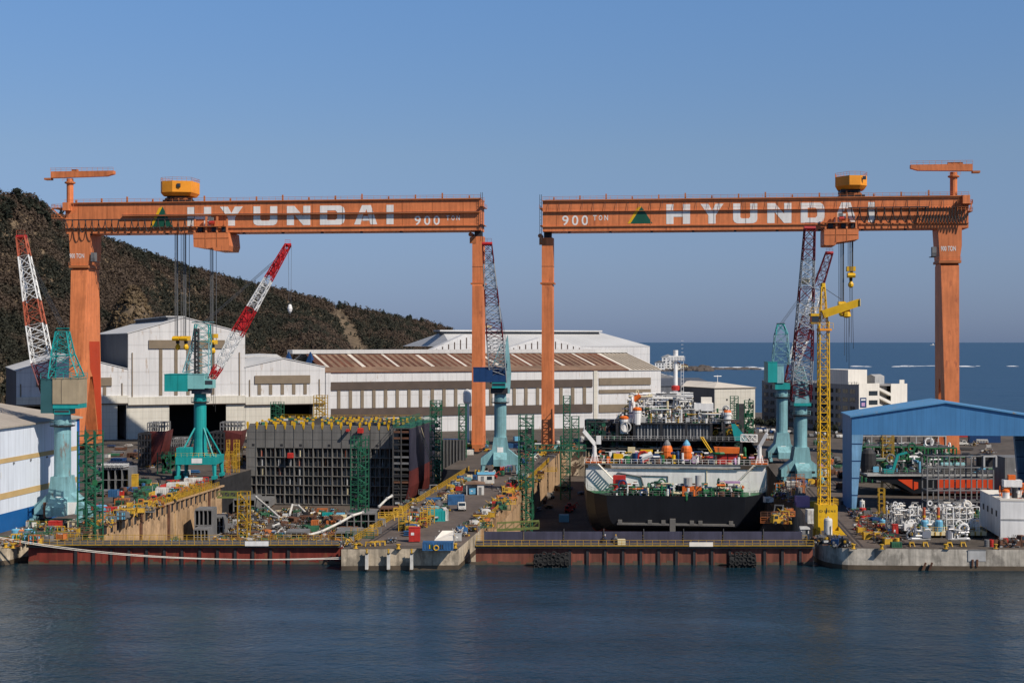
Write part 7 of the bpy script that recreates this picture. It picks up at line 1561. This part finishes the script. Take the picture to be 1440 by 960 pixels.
# --- floor of the left dock
DZ=-11
for i,(pts,l) in enumerate(((((360,699),(377,710),(392,721)),'long bent white duct climbing to the grey hull block'),(((407,724),(411,718),(420,719),(432,723),(442,721)),'arched white duct at the foot of the grey hull block'),(((381,726),(392,729),(404,727)),'pinkish white duct left of the arched one'),
  (((384,740),(392,737)),'short white duct piece in the middle of the dock floor'),(((366,733),(374,736)),'short white duct left of the pinkish one'),(((388,751),(396,744),(401,749)),'tent shaped white duct near the gate'),(((435,757),(472,741),(512,722)),'long straight white duct rising to the right'),
  (((340,747),(350,752)),'short white duct by the stair tower'),(((341,757),(348,760),(357,759)),'white duct nearest the gate by the stair tower'),(((352,726),(355,731)),'small upright white duct near the stair tower'),(((533,712),(544,701),(551,697)),'white duct leaning on the hull side shell'),(((305,746),(311,752)),'small white duct near the tan wall'))):
    P=[]
    for px,py in pts: x,y=gnd(px,py,DZ+.8); P.append((x,y,DZ+.9+(1.6 if len(pts)>3 and py<721 else 0)))
    if i==6: P=[(*at(435,368),DZ+1),(*at(452,370),DZ+1.6),(*at(478,374),DZ+3.4),(*at(495,376),DZ+5),(*at(510,378),DZ+5.6)]
    if i==0: P=[(*at(360,425),DZ+4.5),(*at(377,412),DZ+3),(*at(392,404),DZ+1.2)]
    if i==10: P=[(*at(533,398),zp(712,398)),(*at(544,400),zp(701,400)),(*at(551,402),zp(697,402))]
    c=P[len(P)//2]; t=thing('vent_duct',l,'duct',c); m=MB(); P2=[tuple(Vector(p)-Vector(c)) for p in P]
    for a_,b_ in zip(P2[:-1],P2[1:]):
        m.tube(a_,b_,.33,WHITE_C,8)
    m.build('hose',t); m=MB()
    for a_ in P2: m.lathe((a_[0],a_[1],a_[2]-.45),[(.24,0),(.42,.25),(.42,.65),(.24,.9)],GREY_L,8)
    m.build('collar',t)
def fl(kind,col,px,py,lab=None,**k): return pp(kind,col,px,py,DZ,TH,lab,**k)
fl('container','orange',443,741,'left one of two orange bins on the dock floor',L=1.8,Wd=1.6,h=2.0); fl('container','orange',465.5,740,'right one of two orange bins on the dock floor',L=2.3,Wd=1.6,h=1.7,variant=1); fl('container','orange',453,722,'orange bin close to the foot of the grey hull block',L=2.9,Wd=1.6,h=1.6,variant=2)
fl('container','pale blue',479,730,'pale blue bin on the dock floor left of the green tower',L=2.2,Wd=1.6,h=1.9); fl('tank','green',434,735,'dark green tank on the dock floor',R_=.75,h=1.4); fl('container','teal',461,728,'teal bin behind the orange bins',L=3.0,Wd=1.6,h=1.6)
for px,py,wp,h,dp,l in ((281,769,20,4.6,5,'grey steel block nearest the gate by the tan wall'),(284,762,24,8.4,6,'tallest grey steel block against the tan wall'),(301,755,22,5.4,6,'grey steel block right of the tallest one by the tan wall'),(486,764,34,3.0,9,'grey steel block near the right end of the left gate'),(505,745,40,4.6,10,'grey steel block below the green scaffold tower'),(340,722,30,4.4,12,'grey steel block left of the bent white duct'),(363,716,26,3,10,'low grey steel block at the left foot of the grey hull block'),(415,758,30,2.0,6,'flat grey steel block near the gate in the dock middle')):
    slab(px,py,wp,h,dp,l,DZ)
strip(110,290,760,500,760,8,9,('heap','heap','heap','crate','stack','pipes','drum','generator','heap','stack'),('rusty','rusty','grey','light grey','rusty','blue','green','grey','orange'),DZ,1.5)
strip(120,300,738,500,735,10,13,('heap','heap','heap','crate','stack','pipes','drum','generator','heap','block'),('rusty','rusty','grey','light grey','rusty','rusty','green','grey','black','yellow','cream'),DZ,1.5)
strip(30,345,722,480,722,8,4,('heap','crate','stack','bottles'),('rusty','grey','green','cream','rusty'),DZ,1.5)
slab(545,742,24,5.5,5,'dark red steel block right of the green scaffold tower',DZ,'rusty')
for px,py in ((238,768),(243,765),(248,768)): fl('bottles','green',px,py,near='below the tan dock wall')
fl('ladder','yellow',243,764,near='below the tan dock wall',h=7.5,w_=1.4)
# --- right dock floor and the quay beside the ship
strip(24,700,735,810,690,10,10,('heap','crate','stack','pipes','machine','block'),('grey','rusty','blue','light grey','red','black'),DZ,1.2)
for px,py in ((800,720),(803,716)): pp('machine','red',px,py,DZ,TH,near='left of the black ship on the dock floor')
pp('container','pale blue',793,733,DZ,TH,'pale blue bin on the dock floor left of the black ship',L=2.6,Wd=2,h=2)
strip(22,1086,738,1128,690,6,8,('ladder','crate','machine','trestle','heap','rail'),('yellow','yellow','orange','rusty','grey'),0)
strip(34,1085,700,1175,662,12,9,small+('container','tank'),('grey','yellow','blue','green','white','rusty','mauve','orange'),0)
pp('container','white',1115,690,0,TH,'white container at the foot of the right jib crane pair',L=3.6,Wd=2.4,h=2.6); pp('container','mauve',1128,712,0,TH,'mauve container before the right jib crane pair',L=3,Wd=2.4,h=2.6); pp('hut','white',1131,757,0,TH,'small white hut with window at the right end of the gate',L=1.6,Wd=1.6,h=2.0); pp('container','white',1141,735,0,TH,'white container left of the yellow tower crane',L=2.0,Wd=2.4,h=3.0,variant=5)
pp('container','yellow',1136,712,0,TH,'long yellow container behind the yellow tower crane',L=3.8,Wd=2.2,h=1.4)
strip(16,1150,620,1190,690,8,12,small+('container',),('grey','rusty','white','black','green'),0)
# parked cars and store containers by the offices
for i in range(26):
    px=1056+i*2.6+rnd.uniform(-.6,.6); pp('car',rnd.choice(('white','white','black','grey','navy','light grey')),px,607+rnd.uniform(-2.5,3),0,R(90)+TH,near='below the grey offices')
for i in range(14): pp('car',rnd.choice(('white','black','grey','light grey')),1140+i*4.2,612+rnd.uniform(-4,4),0,R(90)+TH,near='behind the yellow tower crane')
pp('container','navy',1384,622,0,TH,'navy container stack end seen under the blue shed',L=12,Wd=2.4,h=4.6); pp('container','red',1366,614,0,TH,'red container seen under the roof of the blue shed',L=22,Wd=2.4,h=3.2); pp('car','white',1352,626,0,TH,'white truck parked seen under the blue shed',model='truck')
# --- curved quay at right
pp('tank','white',1164.5,760.5,0,0,'white vertical tank in front of the yellow tower crane',R_=.85,h=4.5)
strip(34,1148,764,1190,768,4,3,('generator','drum','heap','bike','crate','bike'),('blue','black','navy','grey','black','navy'),0,1.2)
for px,py,l in ((1211,751,'left one of two yellow steel frames on the crane track'),(1219.5,758,'right one of two yellow steel frames on the crane track')): pp('crate','yellow',px,py,0,TH,l,w_=1.6,d=1.4,h=1.5)
pp('tank','pale blue',1241,743,0,0,'pale blue tank left of the white pipe module',R_=.6,h=1.8); pp('tank','white',1212.5,716,0,0,'white drum by the left leg of the blue shed',R_=.6,h=2.0); pp('tank','red',1213,722,0,0,'red drum by the left leg of the blue shed',R_=.8,h=1.2)
pp('cabinet','red',1258.5,758,0,TH,'red upright frame left of the white pipe module',w_=1.1,d=1,h=3.0); pp('container','green',1260,769,0,TH,'green box at the quay edge left of the white pipe module',L=1.8,Wd=1.2,h=1.0)
strip(56,1212,728,1258,764,14,9,('pipes','crate','drum','heap','generator','trestle','heap'),('green','black','red','rusty','grey','navy','yellow','rusty'),0)
strip(14,1220,728,1385,725,6,6,('heap','crate','pipes','drum'),('grey','rusty','yellow','green'),0); strip(12,1385,769,1440,766,4,3,('crate','heap','drum','machine'),('red','grey','rusty'),0)
# white pipe module on its yellow skid
T=291.; x,y=at(1319,T); s=T/F; t=thing('pipe_module','white pipework module on a yellow skid at the quay edge','module',(x,y,0),TH); L_=lambda px:(px-1319)*s
zd=zp(746,T); zt=zp(706,T); m=MB(); m.box(L_(1278),L_(1384),-1.5,5.5,zd-.75,zd,CREAM); [m.box(L_(px)-.12,L_(px)+.12,-1.62,-1.5,zd-.75,zd,YEL_D) for px in range(1280,1384,8)]; m.build('skid',t)
for px in (1282,1300,1322,1344,1364,1381): m=MB(); m.box(L_(px)-.2,L_(px)+.2,-1.2,-.7,0,zd-.76,GREY_D); m.box(L_(px)-.2,L_(px)+.2,4.4,4.9,0,zd-.76,GREY_D); m.build('leg',t)
m=MB(); pipes(m,L_(1252),L_(1372),0,5,zd,zt-.3,560,(WHITE,WHITE,TARP,GREY_L,WHITE,GREY),.06,.2,9,.4,1.8); pipes(m,L_(1275),L_(1375),-1,1,zd,zd+1.6,60,(GREEN2,GREY,GREY_D,WHITE,CHROME),.07,.2,3,.5,2); o=m.build('pipework',t); o['kind']='stuff'
m=MB(); frame(m,L_(1330),L_(1376),-.6,4.5,zd,zt-.9,5,2,WHITE,.07); m.build('pipe_rack',t)
for px in (1299,1319): 
    m=MB(); m.lathe((L_(px),-.6,zd),[(.75,0),(.8,.2),(.8,2.0),(.6,2.3)],BLUE_L,12); m.build('vessel',t); m=MB(); m.lathe((L_(px),-.2,zd+2.2),[(.3,0),(.3,2.2),(.35,2.3),(.3,2.6)],JIB_O,10); m.lathe((L_(px),-.2,zd+2.2),[(.33,.6),(.33,1.0)],YEL,10); m.build('striped_stack',t)
m=MB(); rail(m,[(L_(1278),-1.5,zd),(L_(1384),-1.5,zd)],YEL,.9,.9,.035); m.build('railing',t)
for i,px in enumerate((1282,1301,1335,1354)): pp('trestle','yellow',px,768,0,TH,['leftmost','second from left','third from left','rightmost'][i]+' yellow trestle under the pipe sets before the white module',w_=.9,h=.9)
for px,l in ((1291,'left of two silver pipe sets at the quay edge before the white module'),(1347,'right of two silver pipe sets at the quay edge before the white module')): x,y=gnd(px,766); put('valves','light grey',x,y,.9,TH,l,variant=px)
# white deck house
T=284.; x,y=at(1407,T); s=T/F; t=thing('deck_house','white boxy deck house block at the right edge of the quay','module',(x,y,0),0); m=MB(); z0=.9; z1=zp(704,T); m.box(0,19,0,19,z0,z1,WHITE); m.build('walls',t)
m=MB(); m.box(-.08,19,-.08,-.005,zp(731,T),zp(729,T),GREY_L); m.box(-.1,19.1,-.1,19.1,z1,z1+.25,TARP); m.box(-.1,19.1,-.12,.2,z1+.25,z1+.5,TARP); m.build('belt',t)
for q in range(4):
    for r_ in range(3): m=MB(); m.cbox((1+q*5.6,1+r_*7,.45),(.9,.9,.9),BROWN); m.build('support',t)
m=MB(); pipes(m,1,12,1,10,z1+.25,z1+2.6,46,(GREY_L,WHITE,JIB_O,DARK,ORG),.07,.3,3,.6,2.2); o=m.build('roof_outfitting',t)
for q,(xx,yy) in enumerate(((1.4,1.6),(10,3))): m=MB(); m.lathe((xx,yy,z1+.25),[(.7,0),(.7,1.2),(.75,1.3),(.4,1.7)],WHITE,12); m.lathe((xx,yy,z1+1.6),[(.72,0),(.74,.35),(.4,.6)],ORG,12); m.build('vent_cowl',t)
m=MB(); m.box(2,5.6,6,8,z1+2.2,z1+3.6,WHITE); m.box(3,4.4,6.4,7.6,z1+3.61,z1+4.6,ORG); m.build('roof_locker',t)
for q in range(4): m=MB(); m.box(-.06,-.005,3+q*4,4.2+q*4,z0+3.8,z0+5,DARK); m.build('window',t)
# grey concrete box behind it and pipe frame
T=352.; x,y=at(1428,T); t=thing('grey_module','plain grey steel module behind the white deck house','module',(x,y,0),TH); zt=zp(643,T); m=MB(); m.box(-2.6,9,0,8,.6,zt,GREY); m.build('walls',t); m=MB(); [m.box(-2.7,9.1,-.08,-.005,z,z+.18,GREY_D) for z in (3.2,6.0)]; m.lathe((-1.2,-.3,3.9),[(.1,0),(.5,.05),(.5,.5),(.1,.55)],DARK,10); m.build('belt',t); m=MB(); [m.cbox((q,-.04,8.2-q*.35),(.5,.08,.6),GREY_L) for q in (0,1.6)]; m.build('sign',t)
m=MB(); m.box(-2.5,-1.8,.3,7.7,0,.6,BROWN); m.box(7,8,.3,7.7,0,.6,BROWN); m.build('support',t)
T=330.; x,y=at(1350,T); s=T/F; t=thing('open_steel_rack','large open grey pipe frame behind the white pipe module','scaffold',(x,y,0),TH); L_=lambda px:(px-1350)*s; m=MB(); frame(m,L_(1304),L_(1397),0,4,.2,zp(641,T),6,5,GREY,.14); m.build('frame',t); m=MB(); frame(m,L_(1383),L_(1400),-.4,4.2,zp(656,T),zp(641,T),1,1,GREY_L,.2); m.box(L_(1382),L_(1398),1,4,zp(656,T),zp(643,T),DARK); m.build('dark_panel',t)
m=MB(); [m.box(L_(px)-.5,L_(px)+.5,-.5,4.5,0,.2,DARK) for px in (1304,1335,1366,1397)]; m.build('base_plate',t)
# red bowed vessel behind the shed and its deck gear
T=368.; x,y=at(1310,T); s=T/F; t=thing('vessel_under_construction','black hulled vessel with bright red side patches behind the blue shed','ship',(x,y,0),TH); L_=lambda px:(px-1310)*s; zd=zp(669,T)
m=MB(); m.prism([(L_(1222),zd),(L_(1225),zd-.8),(L_(1262),zd-2.2),(L_(1284),.7),(L_(1424),.7),(L_(1424),zd)],'y',0,16,HULL_B); m.build('hull',t)
m=MB(); m.prism([(L_(1262.5),zd-.9),(L_(1283),zd-.9),(L_(1283),zd-3.4)],'y',-.1,-.01,HULL_O); m.build('red_patch',t)
m=MB(); m.prism([(L_(1285),zd-1.4),(L_(1291),zd-1.6),(L_(1291),zd-3.2),(L_(1285),zd-3.6)],'y',-.1,-.01,HULL_O); m.build('red_patch',t)
m=MB(); m.box(L_(1318),L_(1400),-.1,-.01,zd-3.6,zd-.4,HULL_O); m.build('red_patch',t); m=MB(); m.prism([(L_(1318),zd-3.62),(L_(1318),.72),(L_(1372),.72),(L_(1400),zd-3.62)],'y',-.1,-.01,HULL_R); m.build('oxide_red_patch',t)
m=MB(); m.box(L_(1219),L_(1424),-.6,16.2,zd,zd+.5,GREY_L); m.box(L_(1240),L_(1424),-.3,16,zd+.5,zd+.7,DARK); m.build('deck',t)
m=MB(); rail(m,[(L_(1219),-.5,zd+.5),(L_(1400),-.5,zd+.5)],GREY,1.1,1.6,.05); m.build('railing',t)
m=MB(); [m.box(L_(px)-.5,L_(px)+.5,1,14,0,.7,BROWN) for px in range(1290,1424,14)]; m.build('keel_block',t)
m=MB(); pipes(m,L_(1232),L_(1400),2,12,zd+.7,zd+4.6,150,(GREEN2,GREEN,GREY_L,DARK,WHITE,GREY,BROWN,BLUE_L,GREY_D),.08,.35,4,1,5); o=m.build('deck_outfitting',t); o['kind']='stuff'
for px in (1326,1344): m=MB(); m.tube((L_(px),2,zd+2.6),(L_(px)+2.8,2,zd+2.6),.8,TEAL,10); m.box(L_(px)+.3,L_(px)+2.4,1.5,2.5,zd+.7,zd+1.9,GREY_D); m.build('pale_teal_vessel',t)
m=MB(); m.lathe((L_(1228),5,zd+.5),[(1.9,0),(2.1,2),(2.0,5),(1.2,6)],DARK,14); m.build('dark_tank',t)
m=MB(); m.bar((L_(1256),1,zd+.8),(L_(1264),1,zd+5.4),.7,TEAL_D); m.bar((L_(1264),1,zd+5.4),(L_(1277),1,zd+6.0),.5,TEAL_D); m.box(L_(1244),L_(1257),.5,2.5,zd+.7,zd+1.7,TEAL_D); m.build('deck_crane',t)
for j,(T,p0,p1,pyt,l,mats) in enumerate(((402,1212,1300,628,'green pipework module behind the vessel, left one',(GREEN2,GREEN,GREY,GREY_L,BROWN,WHITE,GREEN)),(410,1285,1345,630,'green pipework module behind the vessel, right one',(GREEN2,GREEN,GREY_D,TEAL,WHITE,GREEN)),(455,1205,1330,613,'long grey white pipework module farthest behind the vessel',(GREY_L,WHITE,GREY,BROWN,CREAM,DARK,GREY_L)))):
    x,y=at((p0+p1)/2,T); s=T/F; t=thing('topside_module',l,'module',(x,y,0),TH,'topside modules behind the blue shed'); w2=(p1-p0)/2*s; zt=zp(pyt,T); m=MB(); frame(m,-w2,w2,0,8,.2,zt,6,3,mats[0],.16); m.build('frame',t); m=MB(); pipes(m,-w2,w2,-.3,7,.4,zt+.8,120,mats,.1,.4,4,1,5); o=m.build('pipework',t); o['kind']='stuff'
    m=MB(); [m.box(-w2,w2,0,8,zt*k/3+.1,zt*k/3+.2,GREY_D) for k in (1,2,3)]; m.build('deck',t)
# yard stores seen behind the docks at left and the strips before the halls
strip(30,130,640,345,622,14,9,('block','heap','pipes','stack','container','crate'),('grey','black','rusty','grey','white','green','navy'),0)
strip(16,345,612,470,607,10,3,('block','heap','container','crate'),('grey','rusty','white','green'),0)
strip(26,985,640,1080,610,12,8,('container','crate','heap','block','tank','stack'),('grey','rusty','white','green','navy','cream','black'),0)
strip(30,1190,640,1400,628,12,10,('container','heap','block','crate','stack','pipes'),('grey','rusty','black','green','white','orange'),0)
for px,py in ((1150,762),(1200,771.5),(1240,771.8),(1330,771.5),(1400,771.5),(500,771),(560,771.5),(640,770.5),(8,770),(18,770.5)): pp('bollard','yellow',px,py,.02,0,near='at the edge of the quay' if px>700 or px<400 else 'at the pier tip')
label_items()
